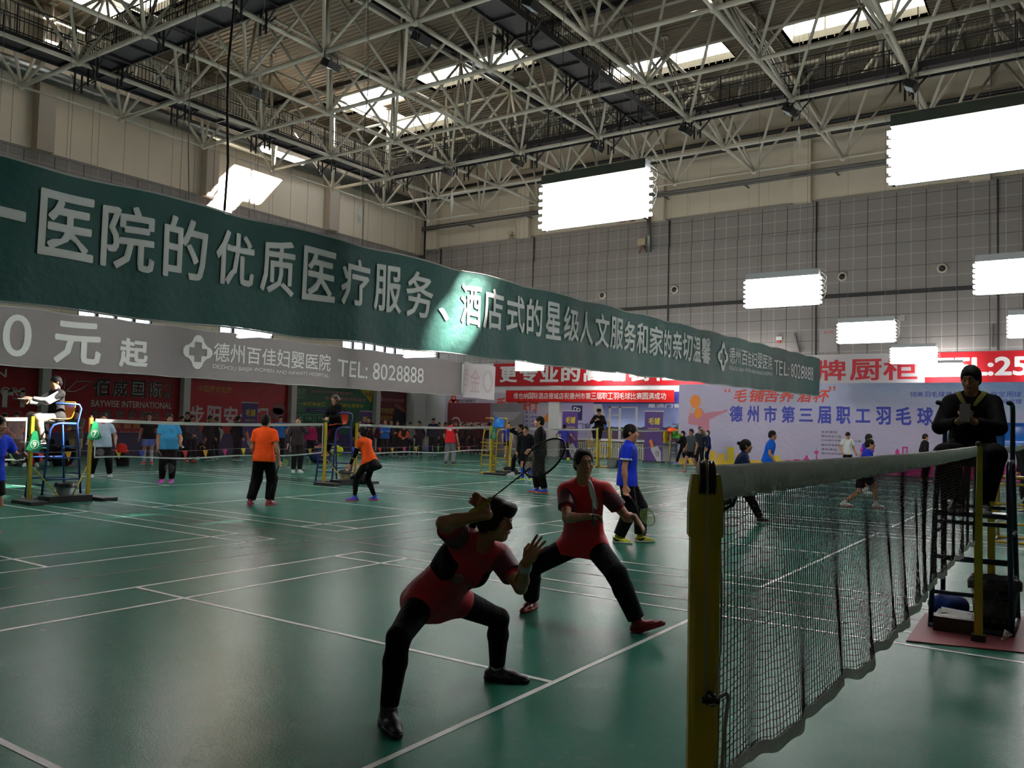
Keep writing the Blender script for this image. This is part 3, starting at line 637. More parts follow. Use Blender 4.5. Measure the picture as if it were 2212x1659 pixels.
t = MB(); uc = -float(pX(1050, 810, XP)[1])-0.1; ringpoly(t, uc, 4.35, 0.5, 0.5, 0.14, fn, d=0.008); t.build('round_emblem', ink['gold'], st_)
# thin red cloth banner under it
fn = wallX(XP-0.35); rc = wr(1093, 847, 1456, 872, XP-0.35); rc = (rc[0], 2.86, rc[2], 3.45)
rb = panel('wall_banner', rc, XP-0.35, mat('bright_red_cloth', (0.48, 0.008, 0.006), 0.7, spec=0.2), 'narrow red cloth banner congratulating the badminton match, hung low on the back wall', 'banner', 0.01)
t = MB(); add_text(t, '维也纳国际酒店德城店祝德州市第三届职工羽毛球比赛圆满成功', (rc[0]+0.5, 3.0, rc[2]-0.4, 3.33), fn, bold=0.008, each=True); t.build('lettering', M_wt, rb)
t = MB().tube([(XP-0.345, -rc[0], 3.47), (XP-0.345, -rc[2], 3.47)], 0.012, 4)
for q in np.linspace(rc[0], rc[2], 8): t.tube([(XP-0.345, -q, 3.46), (XP-0.02, -q, 3.62)], 0.008, 4)
t.build('tie_cord', M_wire, rb)
# bank poster
fn = wallX(XP); rc = wr(962, 862, 1195, 962, XP); rc = (rc[0], 1.0, rc[2], 3.35)
bk = panel('wall_poster', rc, XP, mat('lilac_poster', (0.46, 0.40, 0.48), 0.6, noise=0.1, nscale=0.6), 'lilac bank poster with red heading on the back wall near the corner', 'poster')
t = MB(); add_text(t, '德州农商银行', wr(986, 862, 1027, 870, XP), fn, bold=0.02)
add_text(t, 'DEZHOU RURAL COMMERCIAL BANK', wr(987, 870.5, 1027, 872.5, XP), fn); t.build('black_lettering', ink['black'], bk)
t = MB(); b_ = wr(974, 860, 985, 873, XP); cu, cv = (b_[0]+b_[2])/2, (b_[1]+b_[3])/2
for k in range(3): ringpoly(t, cu+0.17*math.cos(1.57+k*2.094), cv+0.17*math.sin(1.57+k*2.094), 0.2, 0.2, 0.13, fn, 20)
add_text(t, '手机银行', (wr(1072, 861, 1163, 880, XP)[0], 2.36, wr(1072, 861, 1163, 880, XP)[2], 3.08), fn, bold=0.03); t.build('red_lettering', ink['brush'], bk)
t = MB()
for i, s_ in enumerate(('掌上汇款', '掌上缴费', '掌上贷款', '掌上理财')): add_text(t, s_, wr(1135, 888+i*9.4, 1160, 894+i*9.4, XP), fn, bold=0.01)
disc(t, -float(pX(1189, 893, XP)[1]), float(pX(1189, 893, XP)[2]), 0.15, 0.2, fn); t.build('blue_print', ink['blue'], bk)
t = MB(); f2 = wallX(XP)
def poly_px(mb, pts, X, d): mb.add([(X-d, float(pX(x, y, X)[1]), float(pX(x, y, X)[2])) for x, y in pts], [tuple(range(len(pts)))])
poly_px(t, [(1174, 903), (1180, 895), (1189, 893), (1193, 903), (1190, 914), (1178, 911)], XP, 0.004); poly_px(t, [(1190, 914), (1194, 913), (1198, 927), (1194, 930)], XP, 0.005); t.build('loudhailer_picture', ink['orange'], bk)
t = MB()
for k in range(16): disc(t, -float(pX(1024+(k*7) % 28, 884, XP)[1]), float(pX(1024, 888-(k*5) % 11, XP)[2]), 0.10, 0.10, fn, 10, 0.004+k*0.0005)
t.build('flower_picture', ink['navy'], bk)
poly = MB(); poly_px(poly, [(1168, 924), (1195, 930), (1195, 934), (1168, 927)], XP, 0.005); poly.build('rainbow_picture', ink['amber'], bk)
# cabinet maker's standing board in front of it
XD = XP-0.8; fn = wallX(XD); rc = wr(967, 888, 1128, 960, XD); rc = (rc[0], 0.35, rc[2], 2.75)
uM = -float(pX(1059, 900, XD)[1])
cb = panel('display_board', (rc[0], 0.0, uM, rc[3]), XD, mat('maroon_board', (0.13, 0.008, 0.012), 0.5), 'dark red display board with round G emblem before the bank poster', 'display board', 0.06)
t = MB(); add_text(t, '金牌厨柜', wr(992, 911, 1053, 930, XD), fn, bold=0.0)
b_ = wr(977, 905, 992, 925, XD); ringpoly(t, (b_[0]+b_[2])/2, (b_[1]+b_[3])/2-0.05, 0.36, 0.42, 0.06, fn); add_text(t, 'G', (b_[0]+.16, b_[1]+.15, b_[2]-.16, b_[3]-.2), fn, bold=0.02); t.build('lettering', ink['cream'], cb)
rc2 = (uM, 0.0, rc[2], rc[3]); kb_ = panel('display_board', rc2, XD, mat('kitchen_picture_grey', (0.16, 0.14, 0.16), 0.5, noise=0.15, nscale=2), 'grey display board picturing a fitted kitchen, right of the red board', 'display board', 0.06)
t = MB(); poly_px(t, [(1063, 890), (1127, 890), (1108, 908), (1075, 908)], XD, 0.004); t.build('ceiling_picture', mat('picture_mid_grey', (0.27, 0.24, 0.27), 0.5), kb_)
t = MB(); poly_px(t, [(1112, 930), (1126, 914), (1126, 918), (1115, 931)], XD, 0.005); poly_px(t, [(1058, 910), (1062, 918), (1062, 922), (1056, 914)], XD, 0.006); t.build('light_strip_picture', ink['ltgrey'], kb_)
# white wall column and window maker's poster
cx = pX(1202, 900, XP); structure(MB().bb((XP-0.3, cx[1]-0.32, 0), (XP+0.03, cx[1]+0.32, 3.7)).build('trim_2', M_white))
fn = wallX(XP); rc = wr(1209, 870, 1472, 962, XP); rc = (rc[0], 1.02, rc[2], 3.4)
wp = panel('wall_poster', rc, XP, mat('lavender_poster', (0.42, 0.38, 0.60), 0.6), 'lavender and blue window maker poster behind the far umpire', 'poster')
uS = -float(pX(1282, 900, XP)[1])
def grad_mat(name, c0, c1, z0, z1):
    m = bpy.data.materials.new(name); m.use_nodes = True; nt = m.node_tree; b = nt.nodes['Principled BSDF']; N = nt.nodes.new; L = nt.links.new
    g_ = N('ShaderNodeNewGeometry'); sp = N('ShaderNodeSeparateXYZ'); L(g_.outputs['Position'], sp.inputs[0]); mr = N('ShaderNodeMapRange'); L(sp.outputs['Z'], mr.inputs['Value']); mr.inputs[1].default_value = z0; mr.inputs[2].default_value = z1
    mx = N('ShaderNodeMix'); mx.data_type = 'RGBA'; mx.inputs['A'].default_value = (*c0, 1); mx.inputs['B'].default_value = (*c1, 1); L(mr.outputs[0], mx.inputs['Factor']); L(mx.outputs['Result'], b.inputs['Base Color']); b.inputs['Roughness'].default_value = 0.5; return m
MB().bb((XP-0.004, -rc[2], rc[1]), (XP, -uS, rc[3])).build('night_sky_picture', grad_mat('printed_dusk', (0.35, 0.42, 0.75), (0.015, 0.02, 0.16), 1.7, 3.0), wp)
MB().bb((XP-0.006, -rc[2], rc[1]), (XP-0.004, -uS, 1.62)).build('dark_foot_picture', mat('dusk_foot', (0.05, 0.025, 0.06), 0.5), wp)
t = MB()
for (x0, y0, x1, y1) in ((1315.5, 878, 1319, 962), (1337, 878, 1340.5, 962), (1373, 878, 1376.5, 962), (1316, 878, 1376, 881.5), (1318, 895, 1338, 898), (1305, 905, 1395, 906)):
    b_ = wr(x0, y0, x1, y1, XP); t.bb((XP-0.008, -b_[2], b_[1]), (XP-0.006, -b_[0], b_[3]))
t.build('white_frame_picture', ink['ltgrey'], wp)
t = MB(); poly_px(t, [(1282, 873), (1300, 873), (1309, 905), (1282, 893)], XP, 0.007); t.build('white_curve_picture', ink['ltgrey'], wp)
t = MB(); pts = [(1310, 930)]+[(1310+i*6, 924-1.5*(i % 3)) for i in range(27)]+[(1470, 930)]; poly_px(t, pts, XP, 0.0075); t.build('tree_line_picture', mat('dusk_trees', (0.02, 0.02, 0.03), 0.6), wp)
t = MB(); b_ = wr(1235.5, 876, 1257.5, 908, XP); t.bb((XP-0.006, -b_[2], b_[1]), (XP-0.001, -b_[0], b_[3])); t.build('blue_square', ink['navy'], wp)
t = MB(); add_text(t, 'P', wr(1239, 879, 1247, 896, XP), fn, d=0.010); add_text(t, 'P', wr(1246, 881, 1254, 897, XP), fn, d=0.010); add_text(t, '星派门窗', wr(1400, 872, 1472, 881, XP), fn, bold=0.01, d=0.012); t.build('white_lettering', M_wt, wp)
t = MB(); add_text(t, '门窗', wr(1247, 914, 1276, 928, XP), fn, bold=0.01, d=0.008); t.build('black_lettering', ink['navy'], wp)
t = MB(); add_text(t, '全新体验广 高品质门窗', wr(1310, 951, 1390, 958, XP), fn, d=0.012); add_text(t, '德 门 窗', wr(1247, 935, 1267, 939, XP), fn, d=0.012); t.build('small_print', ink['grey'], wp)
# radiators below
M_rad = mat('cream_radiator', (0.50, 0.46, 0.38), 0.4)
for i, (xa, xb, lab) in enumerate(((1100, 1196, 'cream ribbed radiator under the bank poster'), (1212, 1310, 'cream ribbed radiator behind the far umpire chair'), (1312, 1392, 'cream ribbed radiator behind the man in royal blue'))):
    ya, yb = float(pX(xa, 980, XP)[1]), float(pX(xb, 980, XP)[1]); r = empty('radiator', (XP-0.1, (ya+yb)/2, 0.0), lab, 'radiator', 'radiators along the back wall')
    t = MB(); n = int(abs(ya-yb)/0.12)
    for k in range(n+1): t.bb((XP-0.22, yb+k*(ya-yb)/n-0.035, 0.08), (XP-0.08, yb+k*(ya-yb)/n+0.035, 0.82))
    t.build('column', M_rad, r); t = MB()
    for z in (0.14, 0.76): t.tube([(XP-0.15, ya, z), (XP-0.15, yb, z)], 0.04, 6)
    for q in (ya, yb): t.bb((XP-0.2, q-0.03, 0), (XP-0.1, q+0.03, 0.1))
    t.build('header_pipe', M_rad, r)
structure(MB().bb((XP-0.25, float(pX(1476, 980, XP)[1]), 0.9), (XP, 30.8, 1.0)).build('trim_3', M_white))
# big tournament backdrop
XB = XP-1.6; fn = wallX(XB); u0 = -float(pX(1466, 900, XB)[1]); u1 = 7.5
def backdrop_mat():
    m = bpy.data.materials.new('printed_backdrop'); m.use_nodes = True; nt = m.node_tree; b = nt.nodes['Principled BSDF']; N = nt.nodes.new; L = nt.links.new
    g_ = N('ShaderNodeNewGeometry'); sp = N('ShaderNodeSeparateXYZ'); L(g_.outputs['Position'], sp.inputs[0])
    n = N('ShaderNodeTexNoise'); n.inputs['Scale'].default_value = 0.55; n.inputs['Detail'].default_value = 5; L(g_.outputs['Position'], n.inputs['Vector'])
    a = N('ShaderNodeMapRange'); a.inputs[1].default_value = 11.0; a.inputs[2].default_value = 2.0; L(sp.outputs['Y'], a.inputs['Value'])
    z = N('ShaderNodeMapRange'); z.inputs[1].default_value = 2.0; z.inputs[2].default_value = 3.6; L(sp.outputs['Z'], z.inputs['Value'])
    mu = N('ShaderNodeMath'); mu.operation = 'MULTIPLY'; L(a.outputs[0], mu.inputs[0]); L(z.outputs[0], mu.inputs[1])
    ad = N('ShaderNodeMath'); ad.operation = 'MULTIPLY_ADD'; L(n.outputs['Fac'], ad.inputs[0]); ad.inputs[1].default_value = 0.9; ad.inputs[2].default_value = -0.40
    sm_ = N('ShaderNodeMath'); sm_.operation = 'ADD'; sm_.use_clamp = True; L(mu.outputs[0], sm_.inputs[0]); L(ad.outputs[0], sm_.inputs[1])
    cr = N('ShaderNodeValToRGB'); e = cr.color_ramp.elements; e[0].color = (0.46, 0.40, 0.56, 1); e[1].color = (0.14, 0.26, 0.50, 1); e.new(0.5).color = (0.36, 0.40, 0.58, 1); L(sm_.outputs[0], cr.inputs['Fac']); L(cr.outputs['Color'], b.inputs['Base Color'])
    b.inputs['Roughness'].default_value = 0.5; bp = N('ShaderNodeBump'); bp.inputs['Strength'].default_value = 0.5; bp.inputs['Distance'].default_value = 0.05
    n2 = N('ShaderNodeTexNoise'); n2.inputs['Scale'].default_value = 1.6; n2.inputs['Distortion'].default_value = 2.5; L(g_.outputs['Position'], n2.inputs['Vector']); L(n2.outputs['Fac'], bp.inputs['Height']); L(bp.outputs['Normal'], b.inputs['Normal'])
    return m
bd = tag(MB().bb((XB, -u1, 0.0), (XB+0.06, -u0, 3.66)).build('tournament_backdrop', backdrop_mat()), 'huge pale printed backdrop with blue heading and a colourful skyline along the back wall', 'backdrop')
t = MB(); b_ = wr(1576, 885, 2014, 924, XB); u = -float(pX(1576, 905, XB)[1]); 
CH = [('德', 1576, 1604), ('州', 1614, 1639), ('市', 1650, 1678), ('第', 1688, 1717), ('三', 1726, 1756), ('届', 1766, 1795), ('职', 1806, 1837), ('工', 1848, 1880), ('羽', 1892, 1924), ('毛', 1935, 1969), ('球', 1981, 2016), ('比', 2030, 2064), ('赛', 2080, 2114)]
for c, a, b in CH: add_text(t, c, (-float(pX(a, 905, XB)[1]), 1.98+(0.22 if c in '三工' else 0)*0.3, -float(pX(b, 905, XB)[1]), 2.70-(0.1 if c in '三工' else 0)), fn, bold=0.03)
add_text(t, '翎美羽毛球德州总代理 指定用球', wr(1965, 846, 2207, 858, XB), fn, bold=0.01, each=True); add_text(t, '总代理', wr(2165, 862, 2207, 872, XB), fn, bold=0.01); t.build('blue_lettering', ink['blue'], bd)
t = MB()
for c, a, b in (('毛', 1583, 1611), ('铺', 1615, 1648), ('苦', 1648, 1680), ('荞', 1682, 1712), ('酒', 1720, 1750), ('杯', 1754, 1788)): add_text(t, c, (-float(pX(a, 866, XB)[1]), 2.86, -float(pX(b, 866, XB)[1]), 3.42), fn, bold=0.025, slant=0.22)
add_text(t, '“', (-float(pX(1565, 850, XB)[1]), 3.30, -float(pX(1578, 850, XB)[1]), 3.46), fn); add_text(t, '”', (-float(pX(1790, 850, XB)[1]), 3.32, -float(pX(1805, 850, XB)[1]), 3.54), fn); t.build('brush_lettering', ink['brush'], bd)
t = MB()
for i, s_ in enumerate(('主办单位:', '德州市总工会', '中共德州市委市直机关工委', '德州市体育局', '承办单位:', '德州市羽毛球协会')): add_text(t, s_, wr(1774, 930+i*9.4, 1774+len(s_)*7.2, 936.5+i*9.4, XB), fn, bold=0.01)
t.build('small_print', ink['black'], bd)
def blocks(lst, m, name, d=0.006):
    t = MB()
    for i, pts in enumerate(lst): poly_px(t, pts, XB, d+i*0.0004)
    t.build(name, m, bd)
def rectp(x0, y0, x1, y1): return [(x0, y0), (x1, y0), (x1, y1), (x0, y1)]
blocks([rectp(1466, 990, 1560, 1012), rectp(1533, 974, 1546, 1012), rectp(1550, 980, 1566, 1012), rectp(1590, 982, 1604, 1012), rectp(1562, 994, 1700, 1025)], ink['amber'], 'amber_skyline')
blocks([rectp(1571, 966, 1586, 1012), rectp(1608, 981, 1618, 1015), rectp(1672, 984, 1684, 1020)], ink['yellow'], 'yellow_skyline', 0.009)
blocks([[(1580, 1012), (1598, 980), (1622, 1012)], [(1640, 1015), (1662, 962), (1672, 1015)], [(1676, 995), (1686, 1020), (1670, 1020)]], ink['orange'], 'orange_skyline', 0.012)
blocks([rectp(1692, 1004, 2212, 1045), rectp(1696, 994, 1708, 1010), rectp(1714, 992, 1728, 1010), rectp(1736, 990, 1748, 1010), rectp(1740, 984, 1745, 992), [(1762, 1006), (1764, 962), (1766, 1006)], rectp(1760, 974, 1768, 980), rectp(1908, 992, 1920, 1006), rectp(1934, 976, 1943, 1006), [(1934, 976), (1938.5, 968), (1943, 976)], rectp(1949, 966, 1952, 1006), rectp(1958, 966, 1961, 1006), rectp(1949, 965, 1961, 968), rectp(1949, 980, 1961, 1006), rectp(1975, 985, 1985, 1006)], ink['magenta'], 'magenta_skyline', 0.015)
blocks([[(1487, 900), (1491, 892), (1500, 893), (1508, 880), (1516, 882), (1522, 893), (1536, 890), (1560, 888), (1570, 884), (1572, 888), (1545, 900), (1532, 906), (1532, 935), (1512, 935), (1506, 918), (1496, 918), (1487, 915)]], ink['rose'], 'player_picture', 0.006)
t = MB()
for cx_, cy_, ru, rv in ((1502, 867, 0.26, 0.30), (1508, 892, 0.20, 0.24)): p = pX(cx_, cy_, XB); disc(t, -p[1], p[2], ru, rv, fn, d=0.009)
poly_px(t, [(1487, 893), (1497, 876), (1498, 876), (1489, 893)], XB, 0.008); t.build('player_picture', ink['orange'], bd)
# roll-up stands
def rollup(px_, py_, X, hgt, wid, lab, along='Y'):
    base = pX(px_, py_, X) if along == 'Y' else pY(px_, py_, X); x, y = base[0], base[1]
    r = empty('roll_up_banner', (x, y, 0), lab, 'roll-up banner', 'purple roll-up banners')
    if along == 'Y': f = lambda u, v, d: (x-d, y-u, v)
    else: f = lambda u, v, d: (x+u, y-d, v)
    def bx(u0, v0, u1, v1, t0, t1): a = f(u0, v0, t0); b = f(u1, v1, t1); return MB().bb(np.minimum(a, b), np.maximum(a, b))
    bx(-wid/2, 0.06, wid/2, hgt, -0.01, 0.01).build('sheet', ink['purple'], r)
    bx(-wid/2-0.03, hgt-0.02, wid/2+0.03, hgt+0.03, -0.02, 0.02).build('top_rail', ink['ltgrey'], r)
    bx(-wid/2-0.05, 0, wid/2+0.05, 0.07, -0.12, 0.12).build('base', M_steel, r)
    t = MB(); add_text(t, '毛铺', (-wid*0.3, hgt*0.74, wid*0.32, hgt*0.88), f, d=0.02, bold=0.03, slant=0.1); add_text(t, '毛铺苦荞酒', (-wid*0.32, hgt*0.64, wid*0.32, hgt*0.68), f, d=0.02); t.build('lettering', ink['yellow'], r)
    t = MB(); P_ = [(-0.02, 0.30), (0.22, 0.34), (0.42, 0.22), (0.44, 0.03), (0.24, 0.01), (-0.1, 0.22), (-0.14, 0.27)]
    t.add([f(u*wid, v*hgt, 0.022) for u, v in P_], [tuple(range(len(P_)))]); t.build('bottle_picture', mat('bottle_white', (0.45, 0.43, 0.46), 0.4), r)
    t = MB(); P_ = [(-0.1, 0.28), (0.03, 0.32), (-0.1, 0.46), (-0.24, 0.42)]; t.add([f(u*wid, v*hgt, 0.021) for u, v in P_], [tuple(range(len(P_)))]); t.build('bottle_neck_picture', ink['orange'], r)
    t = MB(); add_text(t, '毛铺', (0.12*wid, 0.12*hgt, 0.32*wid, 0.24*hgt), f, d=0.025); t.build('small_print', ink['black'], r)
rollup(1230, 993, 33.6, 2.35, 0.85, 'purple roll-up banner left of the far umpire, beside the white wall column')
rollup(1411, 997, 34.6, 2.40, 0.92, 'purple roll-up banner with a white bottle, right of the man in royal blue')
rollup(536, 985, 29.8, 2.3, 0.85, 'purple roll-up banner before the red door poster on the left wall', 'X')
rollup(788, 985, 29.3, 2.1, 0.85, 'purple roll-up banner behind the woman umpire before the green poster', 'X')
# ---------------------------------------------------------------- left wall posters, between the white columns
YP = YW-0.12
def wallY(u, v, d): return (u, YP-d, v)
def wy(x0, y0, x1, y1): a = pY(x0, y0, YP); b = pY(x1, y1, YP); return (a[0], b[2], b[0], a[2])
def yposter(a, b, m, label): return tag(MB().bb((a, YP, 0.72), (b, YP+0.03, 3.34)).build('wall_poster', m), label, 'poster')
M_redp = mat('deep_red_poster', (0.32, 0.007, 0.014), 0.5, noise=0.08, nscale=1)
p1 = yposter(8.66, 14.34, M_redp, 'deep red poster with big white 17 at the left edge of the photo')
t = MB(); add_text(t, 'N', wy(-12, 795, 14, 815), wallY); add_text(t, 'DORS', (wy(-20, 838, 54, 838)[0], 2.22, wy(-20, 838, 54, 838)[2], 2.54), wallY)
for q in ((6, 842, 15, 880), (45, 842, 53, 880), (20, 842, 53, 848), (20, 842, 27, 854)): b_ = wy(*q); t.bb((b_[0], YP-0.006, b_[1]), (b_[2], YP-0.003, b_[3]))
t.build('white_print', M_wt, p1)
t = MB(); t.add([wallY(u, v, 0.004) for u, v in ((8.7, 1.45), (14.3, 1.15), (14.3, 1.28), (8.7, 1.62))], [(0, 1, 2, 3)]); t.build('swoosh', ink['rose'], p1)
p2 = yposter(14.66, 20.34, M_redp, 'red window maker poster with a thin outlined wing mark behind the umpire')
t = MB(); V_ = [(97, 820), (128, 856), (118, 820)]
def poly_py(mb, pts, d): mb.add([(float(pY(x, y, YP)[0]), YP-d, float(pY(x, y, YP)[2])) for x, y in pts], [tuple(range(len(pts)))])
def outline(mb, pts, r=0.018):
    mb.tube([(float(pY(x, y, YP)[0]), YP-0.01, float(pY(x, y, YP)[2])) for x, y in pts], r, 4)
outline(t, [(97, 819), (116, 820), (128, 841), (141, 818), (137, 850), (128, 856), (114, 838), (97, 819)]); outline(t, [(137, 850), (150, 838), (165, 824), (199, 824), (178, 838), (160, 846), (146, 845)])
add_text(t, 'BAYWISE INTERNATIONAL', (wy(198, 858, 371, 868)[0], 1.93, wy(198, 858, 371, 868)[2], 2.20), wallY, bold=0.01)
t.build('white_print', M_wt, p2)
for bold, m, d, nm in ((0.045, M_wt, 0.004, 'letter_outline'), (0.02, ink['black'], 0.008, 'black_lettering')):
    t = MB()
    for c, a, b in (('佰', 201, 238), ('威', 243, 276), ('国', 283, 315), ('际', 322, 352)): add_text(t, c, (wy(a, 830, b, 830)[0], 2.36, wy(a, 830, b, 830)[2], 3.08), wallY, bold=bold, d=d)
    add_text(t, '门', (wy(355, 830, 371, 830)[0], 2.72, wy(355, 830, 371, 830)[2], 3.0), wallY, bold=bold*0.7, d=d); add_text(t, '窗', (wy(355, 830, 371, 830)[0], 2.36, wy(355, 830, 371, 830)[2], 2.66), wallY, bold=bold*0.7, d=d)
    for i, c in enumerate('时尚家居新主义'): x = 199+i*26.2; add_text(t, c, (wy(x, 880, x+16, 880)[0], 1.48, wy(x, 880, x+16, 880)[2], 1.82), wallY, bold=bold*0.7, d=d)
    t.build(nm, m, p2)
t = MB()
for i, c in enumerate('省节能窗阳光房'): x = 200+i*22.5; add_text(t, c, (wy(x, 902, x+16, 902)[0], 1.08, wy(x, 902, x+16, 902)[2], 1.32), wallY, bold=0.01)
t.build('yellow_lettering', ink['gold'], p2)
t = MB(); add_text(t, '热线:0534-2581138', (wy(195, 928, 305, 930)[0], 0.78, wy(195, 928, 306, 930)[2], 0.98), wallY); t.build('phone_line', ink['ltgrey'], p2)
p3 = yposter(20.66, 26.34, mat('bright_red_poster', (0.42, 0.008, 0.016), 0.5, noise=0.08, nscale=1), 'red security door poster with large white characters on the left wall')
t = MB()
for c, a, b in (('步', 410, 441), ('阳', 448, 478), ('安', 484, 514), ('全', 519, 548), ('门', 554, 580)): add_text(t, c, (wy(a, 880, b, 880)[0], 1.22, wy(a, 880, b, 880)[2], 2.14), wallY, bold=0.025)
t.build('white_lettering', mat('pale_lilac_print', (0.62, 0.54, 0.57), 0.6), p3)
t = MB(); add_text(t, '中国梦步阳梦', wy(428, 832, 500, 850), wallY, slant=0.1); add_text(t, 'BU YANG DREAM', wy(448, 852, 492, 855), wallY); t.build('gold_lettering', ink['gold'], p3)
t = MB(); b_ = wy(549, 836, 586, 858); ringpoly(t, (b_[0]+b_[2])/2, (b_[1]+b_[3])/2, 0.42, 0.24, 0.03, wallY); add_text(t, '步阳', (b_[0]+.12, b_[1]+.2, b_[2]-.12, b_[3]-.2), wallY); t.build('oval_mark', ink['brush'], p3)
t = MB(); b_ = wy(592, 872, 612, 905); disc(t, (b_[0]+b_[2])/2, b_[3]-.25, .38, .28, wallY); disc(t, (b_[0]+b_[2])/2-.1, b_[1]+.25, .4, .3, wallY); t.build('hand_picture', mat('grey_pink', (0.20, 0.10, 0.10), 0.6), p3)
p4 = yposter(26.66, 32.34, mat('green_poster', (0.006, 0.10, 0.05), 0.5, noise=0.08, nscale=1), 'green renovation poster with yellow corner behind the woman umpire')
t = MB(); add_text(t, '欧洛赞', wy(632, 838, 661, 853), wallY); add_text(t, 'Oulozan', wy(630, 856, 660, 860), wallY, slant=0.3)
for i, s_ in enumerate(('毛坯', '下翻', '不用', '花色')):
    x = 625+i*28; b_ = wy(x, 895, x+24, 925)
    for (u0_, v0_, u1_, v1_) in ((b_[0], b_[3]-.03, b_[2], b_[3]), (b_[0], b_[1], b_[0]+.03, b_[3]), (b_[2]-.03, b_[1], b_[2], b_[3])): t.bb((u0_, YP-0.006, v0_), (u1_, YP-0.003, v1_))
    add_text(t, s_, wy(x+5, 900, x+20, 908), wallY)
t.build('pale_print', ink['palegreen'], p4)
t = MB(); add_text(t, '欧洛赞环保集成墙饰', wy(672, 842, 762, 853), wallY, bold=0.01, each=True); add_text(t, '引领健康装饰新潮流', wy(703, 856, 790, 868), wallY, bold=0.01, each=True); t.build('red_lettering', ink['rose'], p4)
t = MB(); add_text(t, '一站式体验: 从顶到脚全屋整装', wy(644, 867, 785, 881), wallY, bold=0.01, each=True); poly_py(t, [(777, 841), (806, 843), (802, 871)], 0.004); t.build('yellow_print', ink['yellow'], p4)
t = MB(); b_ = wy(662, 882, 745, 892); t.bb((b_[0], YP-0.004, b_[1]), (b_[2], YP, b_[3])); add_text(t, '快看', wy(787, 846, 802, 858), wallY, d=0.009); t.build('navy_strip', ink['navy'], p4)
t = MB(); add_text(t, '7-15天完工健康环保', (b_[0]+.3, b_[1]+.06, b_[2]-.1, b_[3]-.06), wallY, d=0.009); t.build('white_lettering', M_wt, p4)
p5 = yposter(32.66, 35.15, mat('maroon_poster', (0.10, 0.006, 0.012), 0.5, noise=0.15, nscale=1), 'maroon bank poster with people in suits next to the far corner')
sx = lambda x: 32.66+(x-808)/(926-808)*2.49
sv = lambda y: 3.3-(y-846)*0.0285
t = MB(); add_text(t, '德州农村商业银行', (sx(811), sv(890), sx(878), sv(878)), wallY, bold=0.015); add_text(t, '股份有限公司', (sx(819), sv(904), sx(870), sv(893)), wallY, bold=0.015); t.build('gold_lettering', ink['gold'], p5)
t = MB(); add_text(t, '热烈庆祝德城区农村商业银行成功挂牌', (sx(828), sv(866), sx(915), sv(859)), wallY); 
for k in range(3): ringpoly(t, sx(819)+0.1*math.cos(1.57+k*2.094), sv(859)+0.12*math.sin(1.57+k*2.094), 0.13, 0.14, 0.08, wallY, 16)
t.build('red_print', ink['rose'], p5)
t = MB()
for k in range(4):
    c = sx(885+k*10); h_ = sv(872+3*k); t.add([wallY(c+u, h_+v, 0.005+k*0.0006) for u, v in ((-.2, -.35), (-.06, -.14), (.06, -.14), (.2, -.35), (.22, -1.1), (-.22, -1.1))], [(0, 1, 2, 3, 4, 5)])
t.build('suit_picture', ink['black'], p5)
t = MB()
for k in range(4): disc(t, sx(885+k*10), sv(872+3*k)-0.02, 0.09, 0.13, wallY, 14)
t.build('face_picture', mat('printed_skin', (0.22, 0.10, 0.07), 0.6), p5)
